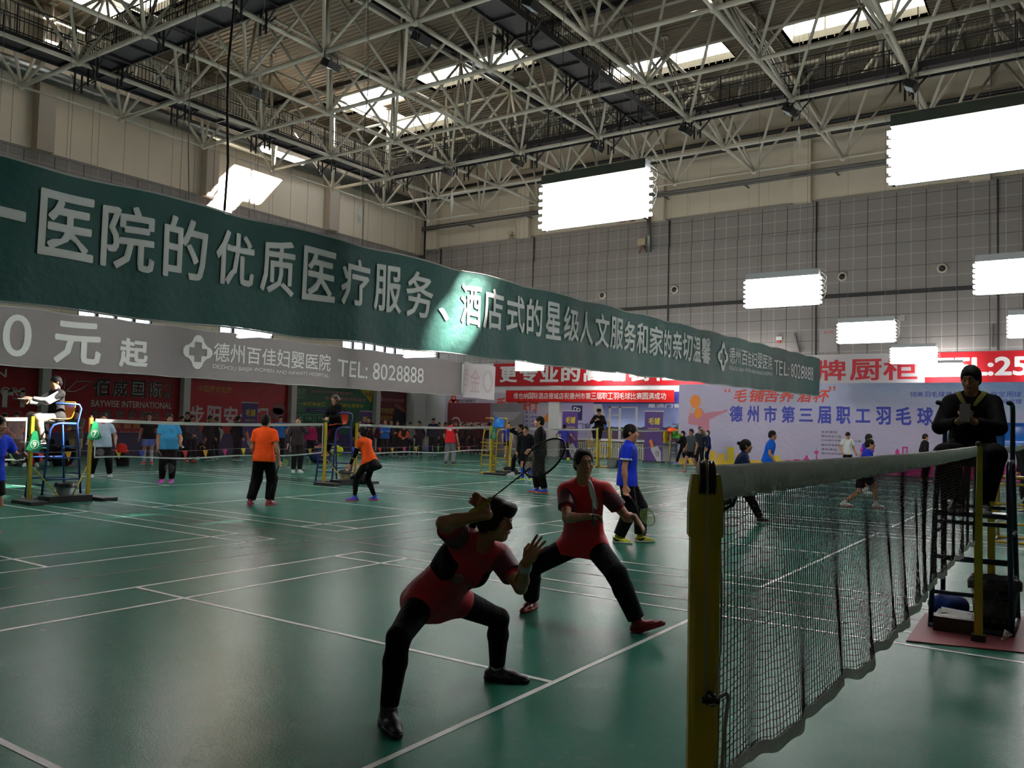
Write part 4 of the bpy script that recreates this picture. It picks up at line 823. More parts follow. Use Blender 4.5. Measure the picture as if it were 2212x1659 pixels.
# ================================================================= bodies: smooth solids grown from a posed skeleton
def unit(v): v = np.array(v, float); return v/(np.linalg.norm(v)+1e-9)
class Solid:
    def __init__(s, h): s.h = h; s.q = []
    def cone(s, a, b, ra, rb, k=0.02, ax=None, fl_=1.0): s.q.append(('c', np.array(a, float), np.array(b, float), ra, rb, k, None if ax is None else unit(ax), fl_)); return s
    def ell(s, c, R, r, k=0.02): s.q.append(('e', np.array(c, float), np.array(R, float), np.array(r, float), k)); return s
    def sub(s, c, R, r, k=0.01): s.q.append(('s', np.array(c, float), np.array(R, float), np.array(r, float), k)); return s
    def cut(s, c, n, rad): s.q.append(('x', np.array(c, float), unit(n), rad)); return s          # trims what lies beyond c along n, within rad
    def mesh(s):
        h = s.h; lo = np.full(3, 1e9); hi = -lo
        def bb(q):
            if q[0] == 'c': r = max(q[3], q[4])*max(1, q[7]); return np.minimum(q[1], q[2])-r, np.maximum(q[1], q[2])+r
            if q[0] in 'es': e = np.sqrt(((q[2]*q[3][:, None])**2).sum(0)); return q[1]-e, q[1]+e
            return q[1]-q[3], q[1]+q[3]
        for q in s.q:
            if q[0] in 'ce': a, b = bb(q); lo = np.minimum(lo, a); hi = np.maximum(hi, b)
        lo = lo-3*h; n = np.ceil((hi+3*h-lo)/h).astype(int)+1
        Fd = np.full(n, 1.0, np.float32); ax = [(lo[i]+h*np.arange(n[i])).astype(np.float32) for i in range(3)]
        for q in s.q:
            a, b = bb(q); k = q[5] if q[0] == 'c' else (q[4] if q[0] in 'es' else 0); pad = k+2.5*h
            i0 = np.maximum(np.floor((a-pad-lo)/h).astype(int), 0); i1 = np.minimum(np.ceil((b+pad-lo)/h).astype(int)+1, n)
            if (i1 <= i0).any(): continue
            sl = tuple(slice(i0[i], i1[i]) for i in range(3))
            X = ax[0][sl[0]][:, None, None]; Y = ax[1][sl[1]][None, :, None]; Z = ax[2][sl[2]][None, None, :]
            if q[0] == 'c':
                _, A, B, ra, rb, k, axis, fl_ = q; dx, dy, dz = X-A[0], Y-A[1], Z-A[2]; D = B-A
                if axis is not None:
                    c = (dx*axis[0]+dy*axis[1]+dz*axis[2])*(1/fl_-1); dx = dx+c*axis[0]; dy = dy+c*axis[1]; dz = dz+c*axis[2]; D = D+axis*(D @ axis)*(1/fl_-1)
                L2 = float(D @ D)+1e-9; t = np.clip((dx*D[0]+dy*D[1]+dz*D[2])/L2, 0, 1)
                d = np.sqrt((dx-t*D[0])**2+(dy-t*D[1])**2+(dz-t*D[2])**2)-(ra+(rb-ra)*t)
                if fl_ < 1: d = d*(0.5+0.5*fl_)
            elif q[0] in 'es':
                _, C, R, r, k = q; dx, dy, dz = X-C[0], Y-C[1], Z-C[2]
                l = [(dx*R[i][0]+dy*R[i][1]+dz*R[i][2])/r[i] for i in range(3)]
                k0 = np.sqrt(l[0]**2+l[1]**2+l[2]**2)+1e-6; k1 = np.sqrt((l[0]/r[0])**2+(l[1]/r[1])**2+(l[2]/r[2])**2)+1e-6; d = k0*(k0-1)/k1
            else:
                _, C, N_, rad = q; dx, dy, dz = X-C[0], Y-C[1], Z-C[2]
                d = np.maximum(-(dx*N_[0]+dy*N_[1]+dz*N_[2]), np.sqrt(dx*dx+dy*dy+dz*dz)-rad); Fd[sl] = np.maximum(Fd[sl], -d); continue
            f = Fd[sl]
            if q[0] == 's': g = np.maximum(k-np.abs(f+d), 0)/k; Fd[sl] = np.maximum(f, -d)+g*g*k*0.25
            else: g = np.maximum(k-np.abs(f-d), 0)/k; Fd[sl] = np.minimum(f, d)-g*g*k*0.25
        return surfnet(Fd, lo, h)
def surfnet(Fd, lo, h):
    I = Fd < 0; nx, ny, nz = Fd.shape
    c = np.zeros((nx-1, ny-1, nz-1), np.uint8)
    for i in (0, 1):
        for j in (0, 1):
            for k in (0, 1): c += I[i:nx-1+i, j:ny-1+j, k:nz-1+k]
    act = (c > 0) & (c < 8); idx = np.argwhere(act); M = len(idx)
    if M == 0: return [], []
    ids = np.full(act.shape, -1, np.int32); ids[act] = np.arange(M)
    P = np.zeros((M, 3)); Wt = np.zeros(M)
    cor = [(i, j, k) for i in (0, 1) for j in (0, 1) for k in (0, 1)]
    val = {q: Fd[idx[:, 0]+q[0], idx[:, 1]+q[1], idx[:, 2]+q[2]] for q in cor}
    for a in cor:
        for d in range(3):
            if a[d] == 0:
                b = list(a); b[d] = 1; b = tuple(b); va, vb = val[a], val[b]; m = (va < 0) != (vb < 0)
                t = np.where(m, va/(va-vb+1e-12), 0); p = np.array(a, float)[None, :]+t[:, None]*(np.array(b)-np.array(a))[None, :]
                P[m] += p[m]; Wt[m] += 1
    P = lo+(idx+P/Wt[:, None])*h; faces = []
    for d in range(3):
        s0 = [slice(None)]*3; s1 = [slice(None)]*3; s0[d] = slice(0, -1); s1[d] = slice(1, None)
        A, B = I[tuple(s0)], I[tuple(s1)]; e = np.argwhere(A != B); u, v = (d+1) % 3, (d+2) % 3
        e = e[(e[:, u] > 0) & (e[:, v] > 0) & (e[:, u] < Fd.shape[u]-1) & (e[:, v] < Fd.shape[v]-1)]
        if not len(e): continue
        def cell(du, dv): q = e.copy(); q[:, u] += du; q[:, v] += dv; return ids[q[:, 0], q[:, 1], q[:, 2]]
        Q = np.stack([cell(-1, -1), cell(0, -1), cell(0, 0), cell(-1, 0)], 1); fl2 = ~A[e[:, 0], e[:, 1], e[:, 2]]
        Q[fl2] = Q[fl2][:, ::-1]; faces.append(Q)
    return P, np.concatenate(faces)
def solid_obj(S, name, m, parent):
    P, Fc = S.mesh(); me = bpy.data.meshes.new(name)
    if len(P) == 0: return None
    me.vertices.add(len(P)); me.vertices.foreach_set('co', (P-np.array(parent_origin(parent))).astype(np.float32).ravel())
    n = len(Fc); me.loops.add(n*4); me.loops.foreach_set('vertex_index', Fc.astype(np.int32).ravel()); me.polygons.add(n)
    me.polygons.foreach_set('loop_start', np.arange(0, n*4, 4, dtype=np.int32)); me.polygons.foreach_set('use_smooth', np.ones(n, bool)); me.update(calc_edges=True); me.validate()
    me.materials.append(m); o = bpy.data.objects.new(name, me); COL.objects.link(o)
    if parent is not None: o.parent = parent
    return o
def ik(a, c, l1, l2, pole):
    a, c = np.array(a, float), np.array(c, float); d = c-a; L = np.linalg.norm(d); Lm = l1+l2-0.004
    if L > Lm: c = a+d*Lm/L; d = c-a; L = Lm
    t = d/(L+1e-9); x = (l1*l1-l2*l2+L*L)/(2*L+1e-9); y = math.sqrt(max(0.0, l1*l1-x*x)); p = np.array(pole, float); p = p-t*(p @ t); p = unit(p)
    return a+t*x+p*y, c
M_skin = {k: mat('skin_'+k, c, 0.5, noise=0.06, nscale=30) for k, c in dict(tan=(0.38, 0.175, 0.095), light=(0.50, 0.26, 0.16), dark=(0.27, 0.115, 0.06)).items()}
M_hair = mat('black_hair', (0.006, 0.005, 0.005), 0.6, bump=0.15, bscale=200, spec=0.15); M_hairb = mat('brown_hair', (0.05, 0.018, 0.010), 0.45, bump=0.4, bscale=120)
M_eyew = mat('eye_white', (0.55, 0.52, 0.50), 0.25); M_eye = mat('dark_eye', (0.012, 0.008, 0.006), 0.2); M_lip = mat('lips', (0.30, 0.09, 0.07), 0.5)
def cloth(hexc, rough=0.8): return mat('cloth_'+hexc, hexc, rough, noise=0.10, nscale=14, bump=0.5, bscale=20, spec=0.12)
def hip_r(h, u): return unit(h-u*(h @ u))
def joints(pos, fwd, h, po):
    """posed skeleton in hall coordinates; po holds overrides in the body's own frame (right, forward, up) for a 1.70 m figure"""
    s = h/1.70; fw = unit((fwd[0], fwd[1], 0)); rt = np.array([fw[1], -fw[0], 0]); up = np.array([0, 0, 1.0]); B = np.array([rt, fw, up])
    o = np.array([pos[0], pos[1], pos[2] if len(pos) > 2 else 0.0])
    def Wd(p): return o+s*(np.array(p, float) @ B)
    hip = np.array(po.get('hip', (0, 0, 0.925)), float); ln, sd, tw = po.get('lean', 0.03), po.get('side', 0.0), po.get('twist', 0.0)
    u = unit((math.sin(sd), math.sin(ln)*math.cos(sd), math.cos(ln)*math.cos(sd)))
    r0 = np.array([math.cos(tw), -math.sin(tw), 0.0]); r = unit(r0-u*(r0 @ u)); f = np.cross(u, r)
    J = {}; J['P'] = hip; J['N'] = hip+u*0.475; sw = po.get('sw', 0.172)
    J['SR'] = J['N']-u*0.045+r*sw; J['SL'] = J['N']-u*0.045-r*sw
    ht = po.get('hturn', 0.0); hp = po.get('hpitch', 0.0); hu0 = unit(u*(1-po.get('hup', 0.65))+np.array([0, 0, 1])*po.get('hup', 0.65))
    hf = f*math.cos(ht)+r*math.sin(ht); hf = unit(hf-hu0*(hf @ hu0)); hr = np.cross(hf, hu0)
    hf, hu = unit(hf*math.cos(hp)-hu0*math.sin(hp)), unit(hu0*math.cos(hp)+hf*math.sin(hp))
    J['H'] = J['N']+hu0*0.175+hf*0.022
    hw_ = po.get('hturnhip', 0.0); hr0 = np.array([math.cos(hw_), -math.sin(hw_), 0]); J['HR'] = hip+hr0*0.088-np.array([0, 0, .03]); J['HL'] = hip-hr0*0.088-np.array([0, 0, .03])
    J['ER'], J['WR'] = ik(J['SR'], po.get('wr', (0.27, 0.06, hip[2]-0.07)), 0.285, 0.25, po.get('pr', (0.5, -1, -0.3)))
    J['EL'], J['WL'] = ik(J['SL'], po.get('wl', (-0.27, 0.06, hip[2]-0.07)), 0.285, 0.25, po.get('pl', (-0.5, -1, -0.3)))
    J['KR'], J['AR'] = ik(J['HR'], po.get('ar', (0.11, -0.02, 0.08)), 0.415, 0.415, po.get('kr', (0.1, 1, 0)))
    J['KL'], J['AL'] = ik(J['HL'], po.get('al', (-0.11, -0.02, 0.08)), 0.415, 0.415, po.get('kl', (-0.1, 1, 0)))
    out = {k: Wd(v) for k, v in J.items()}; out['s'] = s
    for k, d in (('u', u), ('r', r), ('f', f), ('hr', hr), ('hf', hf), ('hu', hu), ('hipr', hr0)): out[k] = d @ B
    for k, dflt in (('tr', 0.25), ('tl', -0.25)):
        a = po.get(k, dflt); pt = po.get(k+'p', 0.0); out[k] = unit(np.array([math.sin(a)*math.cos(pt), math.cos(a)*math.cos(pt), math.sin(pt)]) @ B)
    return out
def hand_prims(S, Wp, d, n, side, curl, s, h, spread=0.0, thumb=0.6):
    """palm, four bent fingers and a thumb; d along the hand, n out of the palm, side +1 when the thumb lies along +across"""
    d = unit(d); n = unit(n-d*(np.array(n) @ d)); a = np.cross(d, n)*side; ff = 1.0 if h < 0.012 else 1.25
    S.cone(Wp, Wp+d*0.035*s, 0.026*s, 0.028*s, 0.02, n, 0.75)
    S.ell(Wp+d*0.055*s, np.array([a, d, n]), np.array((0.042, 0.050, 0.017))*s*ff, 0.012)
    for i, (o, L) in enumerate(((0.030, 0.072), (0.010, 0.080), (-0.011, 0.074), (-0.031, 0.058))):
        b = Wp+d*0.092*s+a*o*s; c = curl*(0.85+0.1*i); dr = unit(d+a*spread*(o/0.03)); p = b; ang = 0
        for q, fr in enumerate((0.45, 0.32, 0.26)):
            ang += c*(0.55, 0.6, 0.45)[q]; v = dr*math.cos(ang)+n*math.sin(ang); e = p+v*L*fr*s
            S.cone(p, e, (0.0098-0.0009*q)*s*ff, (0.0090-0.0011*q)*s*ff, 0.003); p = e
    b = Wp+d*0.030*s+a*0.030*s; v1 = unit(d*0.65+a*thumb+n*0.35*(1+curl*0.5)); e = b+v1*0.042*s; v2 = unit(d*0.85+a*(thumb*0.4-curl*0.35)+n*(0.3+0.4*curl))
    S.cone(b, e, 0.0135*s*ff, 0.0115*s*ff, 0.010).cone(e, e+v2*0.034*s, 0.0112*s*ff, 0.0085*s*ff, 0.004)
def person(name_label, pos, fwd, h=1.70, vox=0.02, pose=None, top='111111', sleeve='short', bottom='trousers', bot='0c0c0e', shoe='dddddd', sole='dddddd', hair='short', skin='tan', w=1.0, female=False,
           handr=None, handl=None, J=None, panel=None, hairx=(), shoek=1.06, group=None, sleevecol=None, socks=None, hairm=None, belly=0.0, faceparts=None, label=None):
    pose = pose or {}; J = J or joints(pos, fwd, h, pose); s = J['s']; u, r, f, hr, hf, hu, hipr = (J[k] for k in ('u', 'r', 'f', 'hr', 'hf', 'hu', 'hipr'))
    root = empty('person', (pos[0], pos[1], pos[2] if len(pos) > 2 else 0), name_label, 'person', group)
    pf = np.cross(u, hipr); P, N, H = J['P'], J['N'], J['H']; wx = w; T = np.array([r, f, u]); HT = np.array([hr, hf, hu]); hs = s*1.0
    sk = M_skin[skin]; B = Solid(vox)
    lerp = lambda a, b, t: a+(b-a)*t
    def torso(S, g):
        hp_ = np.array([unit(hipr-u*(hipr @ u)), np.cross(u, unit(hipr-u*(hipr @ u))), u])
        S.ell(lerp(P, N, 0.02), hp_, np.array((0.158*wx*(1.06 if female else 1)+g, 0.112*wx+g, 0.125+g))*s, 0.05)
        S.ell(lerp(P, N, 0.38)+f*belly*s, T, np.array(((0.128 if female else 0.140)*wx+g, 0.100*wx+belly+g, 0.16+g))*s, 0.06)
        S.ell(lerp(P, N, 0.70), T, np.array((0.150*wx+g, 0.112*wx+g, 0.18+g))*s, 0.06)
        S.cone(lerp(J['SL'], J['SR'], 0.14)-u*0.005*s, lerp(J['SL'], J['SR'], 0.86)-u*0.005*s, (0.062+g)*s, (0.062+g)*s, 0.06, f, 0.9)
        if female:
            for q in (-1, 1): S.ell(lerp(P, N, 0.70)+(f*0.092+r*q*0.068)*s, T, np.array((0.058+g, 0.050+g, 0.055+g))*s, 0.05)
        for q in ('SL', 'SR'): S.cone(N+u*0.03*s, lerp(N, J[q], 0.8), (0.040+g)*s, (0.045+g)*s, 0.04)
    torso(B, 0.0); nb = H-hu*0.085*s-hf*0.02*s
    B.cone(N-u*0.03*s, nb, 0.056*s*(0.9 if female else 1), 0.052*s*(0.88 if female else 1), 0.03)
    for a, e, wq in (('SR', 'ER', 'WR'), ('SL', 'EL', 'WL')):
        B.cone(J[a], lerp(J[a], J[e], 0.45), 0.052*s*wx, 0.047*s*wx, 0.03).cone(lerp(J[a], J[e], 0.45), J[e], 0.047*s*wx, 0.037*s*wx, 0.02)
        B.cone(J[e], lerp(J[e], J[wq], 0.3), 0.037*s*wx, 0.040*s*wx, 0.02).cone(lerp(J[e], J[wq], 0.3), J[wq], 0.040*s*wx, 0.026*s, 0.02)
    for a, e, q in (('HR', 'KR', 'AR'), ('HL', 'KL', 'AL')):
        B.cone(J[a], J[e], 0.086*s*wx, 0.052*s*wx, 0.05).cone(J[e], lerp(J[e], J[q], 0.33)-unit(np.cross(hipr, J[q]-J[e]))*0.0*s, 0.050*s*wx, 0.054*s*wx, 0.03).cone(lerp(J[e], J[q], 0.33), J[q], 0.054*s*wx, 0.035*s, 0.02)
    for k, q in (('AR', 'tr'), ('AL', 'tl')):
        t = J[q]; B.cone(J[k]-np.array([0, 0, .045])*s, J[k]+t*0.12*s-np.array([0, 0, .052])*s, 0.034*s, 0.024*s, 0.02)
    # head
    B.ell(H+hu*0.030*hs-hf*0.012*hs, HT, np.array((0.074, 0.094, 0.088))*hs, 0.02)
    B.ell(H-hu*0.040*hs+hf*0.026*hs, HT, np.array((0.061, 0.066, 0.080))*hs, 0.03)
    B.ell(H-hu*0.098*hs+hf*0.060*hs, HT, np.array((0.030, 0.026, 0.022))*hs, 0.025)
    if vox < 0.017:
        k = 0.008
        for q in (-1, 1):
            B.ell(H-hu*0.022*hs+hf*0.068*hs+hr*q*0.036*hs, HT, np.array((0.022, 0.018, 0.020))*hs, 0.02)      # cheek
            B.sub(H+hu*0.012*hs+hf*0.104*hs+hr*q*0.031*hs, HT, np.array((0.018, 0.016, 0.0105))*hs, 0.012)   # eye hollow
            B.ell(H-hu*0.002*hs-hf*0.008*hs+hr*q*0.076*hs, HT, np.array((0.010, 0.020, 0.031))*hs, 0.006)    # ear
        B.cone(H+hu*0.032*hs+hf*0.082*hs-hr*0.035*hs, H+hu*0.032*hs+hf*0.082*hs+hr*0.035*hs, 0.010*hs, 0.010*hs, 0.012)
        B.cone(H+hu*0.016*hs+hf*0.088*hs, H-hu*0.026*hs+hf*0.106*hs, 0.008*hs, 0.0125*hs, 0.010)
        for q in (-1, 1): B.ell(H-hu*0.030*hs+hf*0.098*hs+hr*q*0.012*hs, HT, np.array((0.009, 0.010, 0.008))*hs, 0.006)
        B.ell(H-hu*0.056*hs+hf*0.088*hs, HT, np.array((0.024, 0.012, 0.012))*hs, 0.010)
    else:
        B.cone(H+hu*0.01*hs+hf*0.088*hs, H-hu*0.028*hs+hf*0.104*hs, 0.012*hs, 0.015*hs, 0.012)
        for q in (-1, 1): B.ell(H-hu*0.002*hs+hr*q*0.074*hs, HT, np.array((0.014, 0.022, 0.032))*hs, 0.008)
    for k, e, spec, sd in (('WR', 'ER', handr, 1), ('WL', 'EL', handl, -1)):
        spec = spec or {}; d = spec.get('d', J[k]-J[e]); n = spec.get('n', np.cross(J[k]-J[e], f)*sd if abs(unit(J[k]-J[e]) @ f) < 0.9 else r*-sd)
        hand_prims(B, J[k], np.array(d, float), np.array(n, float), spec.get('side', -sd), spec.get('curl', 0.45), s, vox, spec.get('spread', 0.0), spec.get('thumb', 0.6))
    bo = solid_obj(B, 'body', sk, root)
    # clothes
    if top:
        mt = cloth(top) if isinstance(top, str) else top; g = 0.016; S = Solid(vox*0.95); torso(S, g)
        se = {'short': 0.62, 'long': 1.0, 'none': 0.0, 'cap': 0.35}[sleeve]
        hem = pose.get('hem', 0.10)
        for a, e, q in (('SR', 'ER', 'WR'), ('SL', 'EL', 'WL')):
            if se == 0: continue
            x = lerp(J[a], J[e], 0.5 if (sleevecol and se < 1) else min(1, se+0.02)); S.cone(J[a], x, (0.055*wx+g)*s, (0.050*wx+g)*s, 0.035)
            if se == 1.0 and not sleevecol: S.cone(J[e], lerp(J[e], J[q], 0.99), (0.036*wx+g)*s, (0.027*wx+g)*s, 0.03); S.cut(lerp(J[e], J[q], 0.97), J[q]-J[e], 0.09*s)
            elif se < 1 and not sleevecol: S.cut(lerp(J[a], J[e], se), J[e]-J[a], 0.074*wx*s)
        S.cone(lerp(P, N, 0.22), P-u*(hem+0.02)*s, (0.142*wx+g+0.012+belly*0.7)*s, (0.164*wx+g+0.018+belly*0.3+pose.get('hemr', 0))*s, 0.04, np.cross(u, hip_r(hipr, u)), 0.74)
        for a, e in (('HR', 'KR'), ('HL', 'KL')): S.cone(J[a], lerp(J[a], J[e], 0.16), (0.088*wx+g+0.008)*s, (0.082*wx+g+0.010)*s, 0.05)
        S.cut(P-u*hem*s, -u, 0.45*s)
        S.sub(N+u*0.062*s+f*0.035*s, T, np.array((0.060, 0.066, 0.064))*s, 0.012)
        solid_obj(S, 'jacket' if sleeve == 'long' else 'shirt', mt, root)
        if sleevecol:
            ms = cloth(sleevecol) if isinstance(sleevecol, str) else sleevecol
            for a, e, q in (('SR', 'ER', 'WR'), ('SL', 'EL', 'WL')):
                S = Solid(vox*0.95); S.cone(lerp(J[a], lerp(J['SL'], J['SR'], .5), 0.10), lerp(J[a], J[e], min(1, se+0.12)), (0.060*wx+g+.003)*s, (0.052*wx+g+.004)*s, 0.02)
                if se == 1.0: S.cone(J[e], lerp(J[e], J[q], 0.99), (0.042*wx+g)*s, (0.030*wx+g)*s, 0.03); S.cut(lerp(J[e], J[q], 0.97), J[q]-J[e], 0.09*s)
                else: S.cut(lerp(J[a], J[e], se), J[e]-J[a], 0.12*s)
                solid_obj(S, 'sleeve', ms, root)
        if panel:                                                   # darker cloth let into the side of the shirt
            for q in (-1, 1):
                S = Solid(vox*0.9); torso(S, g+0.006); c = lerp(P, N, 0.55); S.cut(c+r*q*0.088*s*wx, -r*q, 0.6*s).cut(lerp(P, N, 0.84), u, 0.4*s).cut(lerp(P, N, 0.30)-f*0.03*s, -u+f*0.5, 0.5*s); solid_obj(S, 'side_panel', cloth(panel), root)
        if pose.get('collar'):
            cm = cloth(pose['collar']); ring = MB(); c0 = N+u*0.012*s+f*0.01*s
            ring.tube([c0+(r*math.cos(a)*0.072+f*math.sin(a)*0.068+u*(0.024-0.055*max(0, math.sin(a))))*s*pose.get('collar_r', 1.0) for a in np.linspace(0, 2*math.pi, 24, endpoint=False)], 0.017*s, 8, closed=True)
            ob = ring.build('collar', cm, None, True); ob.parent = root; ob.matrix_parent_inverse = Matrix.Translation(root.location).inverted()
    if bottom:
        mb_ = cloth(bot); g = 0.014; S = Solid(vox*0.95); hp_ = np.array([unit(hipr-u*(hipr @ u)), np.cross(u, unit(hipr-u*(hipr @ u))), u])
        S.ell(lerp(P, N, 0.0), hp_, np.array((0.160*wx+g, 0.114*wx+g, 0.125+g))*s, 0.05); fit = pose.get('fit', 0.0)
        for a, e, q in (('HR', 'KR', 'AR'), ('HL', 'KL', 'AL')):
            if bottom == 'shorts':
                sl_ = pose.get('shortlen', 0.72); S.cone(J[a], lerp(J[a], J[e], sl_+0.04), (0.092*wx+g)*s, (0.085*wx+g)*s, 0.04); S.cut(lerp(J[a], J[e], sl_), J[e]-J[a], 0.125*s)
            elif bottom in ('trousers', 'leggings'):
                t = 0.0 if bottom == 'leggings' else 0.014+fit
                S.cone(J[a], J[e], (0.088*wx+g)*s, (0.054*wx+g+t)*s, 0.05).cone(J[e], lerp(J[e], J[q], 0.33), (0.052*wx+g+t)*s, (0.056*wx+g+t*0.7)*s, 0.03).cone(lerp(J[e], J[q], 0.33), lerp(J[e], J[q], 0.97), (0.056*wx+g+t*0.7)*s, (0.038+g+t)*s, 0.02)
                S.cut(lerp(J[e], J[q], 0.93), J[q]-J[e], 0.09*s)
            elif bottom == 'skirt':
                S.cone(J[a], J[e], (0.088*wx+0.008)*s, (0.054*wx+0.008)*s, 0.05).cone(J[e], lerp(J[e], J[q], 0.33), (0.052*wx+.008)*s, (0.056*wx+.008)*s, 0.03).cone(lerp(J[e], J[q], 0.33), J[q], (0.056*wx+.008)*s, (0.040)*s, 0.02)
        solid_obj(S, {'trousers': 'trousers', 'leggings': 'leggings', 'shorts': 'shorts', 'skirt': 'leggings'}[bottom], mb_, root)
        if bottom == 'skirt':
            S = Solid(vox*0.95); S.cone(P+u*0.02*s, P-u*0.20*s-pf*0.02*s, 0.165*s, 0.235*s, 0.03, pf, 0.75).cut(P-u*0.21*s, -u, 0.4*s).cut(P+u*0.06*s, u, 0.4*s); solid_obj(S, 'skirt', mb_, root)
    if socks:
        ms = cloth(socks[0]); 
        for k, e in (('AR', 'KR'), ('AL', 'KL')):
            S = Solid(vox*0.9); S.cone(J[k]-np.array([0, 0, .02])*s, lerp(J[k], J[e], socks[1]), 0.044*s, (0.045+0.016*min(1, socks[1]*1.5))*s*wx, 0.02); solid_obj(S, 'sock', ms, root)
    ml = mat('sole_'+sole, sole, 0.5); mh = mat('shoe_'+shoe, shoe, 0.4, noise=0.15, nscale=40)
    s0 = s; s = s*shoek
    for k, q, e in (('AR', 'tr', 'KR'), ('AL', 'tl', 'KL')):
        t = J[q]; A = J[k]; sd = unit(np.cross(t, [0, 0, 1.0])); fu = np.cross(sd, t); S = Solid(min(vox, 0.012) if vox < 0.013 else vox*0.7)
        hl = A-fu*0.042*s-t*0.035*s; S.cone(hl, A-fu*0.048*s+t*0.09*s, 0.042*s, 0.040*s, 0.02, fu, 0.95).cone(A-fu*0.048*s+t*0.08*s, A-fu*0.057*s+t*0.165*s, 0.041*s, 0.029*s, 0.02, fu, 0.8)
        S.cone(A+fu*0.02*s-t*0.005*s, A-fu*0.04*s+t*0.02*s, 0.044*s, 0.044*s, 0.02).cut(A-fu*0.072*s, -fu, 0.30*s).cut(A+fu*0.035*s, fu, 0.1*s)
        so_ = solid_obj(S, 'shoe', mh, root)
        S = Solid(min(vox, 0.012)*0.8 if vox < 0.013 else vox*0.7); S.cone(hl-fu*0.02*s, A-fu*0.062*s+t*0.09*s, 0.046*s, 0.044*s, 0.02, fu, 0.9).cone(A-fu*0.062*s+t*0.08*s, A-fu*0.062*s+t*0.170*s, 0.044*s, 0.031*s, 0.02, fu, 0.8).cut(A-fu*0.080*s, -fu, 0.3*s).cut(A-fu*0.052*s, fu, 0.3*s)
        if so_ is not None: solid_obj(S, 'sole', ml, so_)
    s = s0
    # hair
    if hair:
        S = Solid(vox*0.8); m = hairm or M_hair; c = H+hu*0.034*hs-hf*0.014*hs
        S.ell(c, HT, np.array((0.084, 0.103, 0.098))*hs, 0.02)
        if hair in ('short', 'receding', 'buzz'):
            S.ell(c-hu*0.055*hs-hf*0.05*hs, HT, np.array((0.070, 0.055, 0.065))*hs, 0.03)
            S.sub(H+hf*0.125*hs-hu*0.045*hs, HT, np.array((0.092, 0.080 if hair != 'receding' else 0.095, 0.115 if hair != 'receding' else 0.150))*hs, 0.008); S.cut(H-hu*0.055*hs, -hu+hf*0.3, 0.14*hs)
            for q in (-1, 1): S.sub(H+hf*0.004*hs-hu*0.035*hs+hr*q*0.09*hs, HT, np.array((0.035, 0.03, 0.045))*hs, 0.008)
        else:
            S.ell(c-hu*0.05*hs-hf*0.035*hs, HT, np.array((0.082, 0.075, 0.095))*hs, 0.03)
            S.sub(H+hf*0.125*hs-hu*0.05*hs, HT, np.array((0.080, 0.072, 0.115))*hs, 0.008)
            if hair == 'bob': S.cut(H-hu*0.11*hs, -hu, 0.18*hs)
            else: S.cut(H-hu*0.07*hs, -hu+hf*0.5, 0.16*hs)
            if hair == 'bun': S.ell(c-hf*0.125*hs+hu*0.005*hs, HT, np.array((0.036, 0.036, 0.036))*hs, 0.015)
            if hair == 'pony': S.cone(c-hf*0.10*hs, c-hf*0.15*hs-hu*0.05*hs, 0.030*hs, 0.034*hs, 0.02).cone(c-hf*0.15*hs-hu*0.05*hs, c-hf*0.14*hs-hu*0.17*hs, 0.032*hs, 0.014*hs, 0.02)
            if hair == 'long': S.cone(c-hf*0.07*hs-hu*0.05*hs, c-hf*0.08*hs-hu*0.22*hs, 0.07*hs, 0.05*hs, 0.03, hf, 0.6)
            if hair == 'hood': S.cone(c, N, 0.10*hs, 0.11*hs, 0.03)
        for (x_, y_, z_, r_) in hairx: S.ell(H+(hr*x_+hf*y_+hu*z_)*hs, HT, np.array(r_)*hs, 0.02)
        solid_obj(S, 'hood' if hair == 'hood' else 'hair', m, root)
    if vox < 0.017:
        def ball(c, R, rr, name, m, n=10):
            mb = MB(); vs = []
            for i in range(n+1):
                ph = math.pi*i/n
                for k in range(2*n): a = math.pi*k/n; vs.append(c+(R[0]*rr[0]*math.sin(ph)*math.cos(a)+R[1]*rr[1]*math.sin(ph)*math.sin(a)+R[2]*rr[2]*math.cos(ph)))
            mb.add(vs, [(i*2*n+k, i*2*n+(k+1) % (2*n), (i+1)*2*n+(k+1) % (2*n), (i+1)*2*n+k) for i in range(n) for k in range(2*n)])
            o = mb.build(name, m, None, True); o.parent = root; o.matrix_parent_inverse = Matrix.Translation(root.location).inverted(); return o
        for q in (-1, 1):
            e = H+hu*0.010*hs+hf*0.0795*hs+hr*q*0.031*hs
            ball(e, HT, np.array((0.0125, 0.0108, 0.0052))*hs, 'eye', M_eyew); ball(e+hf*0.0065*hs, HT, np.array((0.0064, 0.0052, 0.0052))*hs, 'pupil', M_eye, 8)
            mb = MB(); mb.tube([H+hu*(0.034+0.004*math.sin(t*3.1))*hs+hf*(0.093-0.016*t*t)*hs+hr*q*(0.014+0.032*t)*hs for t in np.linspace(0, 1, 6)], [0.0035*hs*(1-0.5*abs(t-0.4)) for t in np.linspace(0, 1, 6)], 6)
            o = mb.build('eyebrow', M_hair, None, True); o.parent = root; o.matrix_parent_inverse = Matrix.Translation(root.location).inverted()
        ball(H-hu*0.0555*hs+hf*0.0955*hs, HT, np.array((0.0215, 0.0065, 0.0042))*hs, 'lip', M_lip); ball(H-hu*0.0640*hs+hf*0.0935*hs, HT, np.array((0.0185, 0.0070, 0.0050))*hs, 'lip', M_lip)
    return root, J
def attach(mb, name, m, root, smooth=True):
    o = mb.build(name, m, None, smooth); o.parent = root; o.matrix_parent_inverse = Matrix.Translation(parent_origin(root)).inverted(); return o
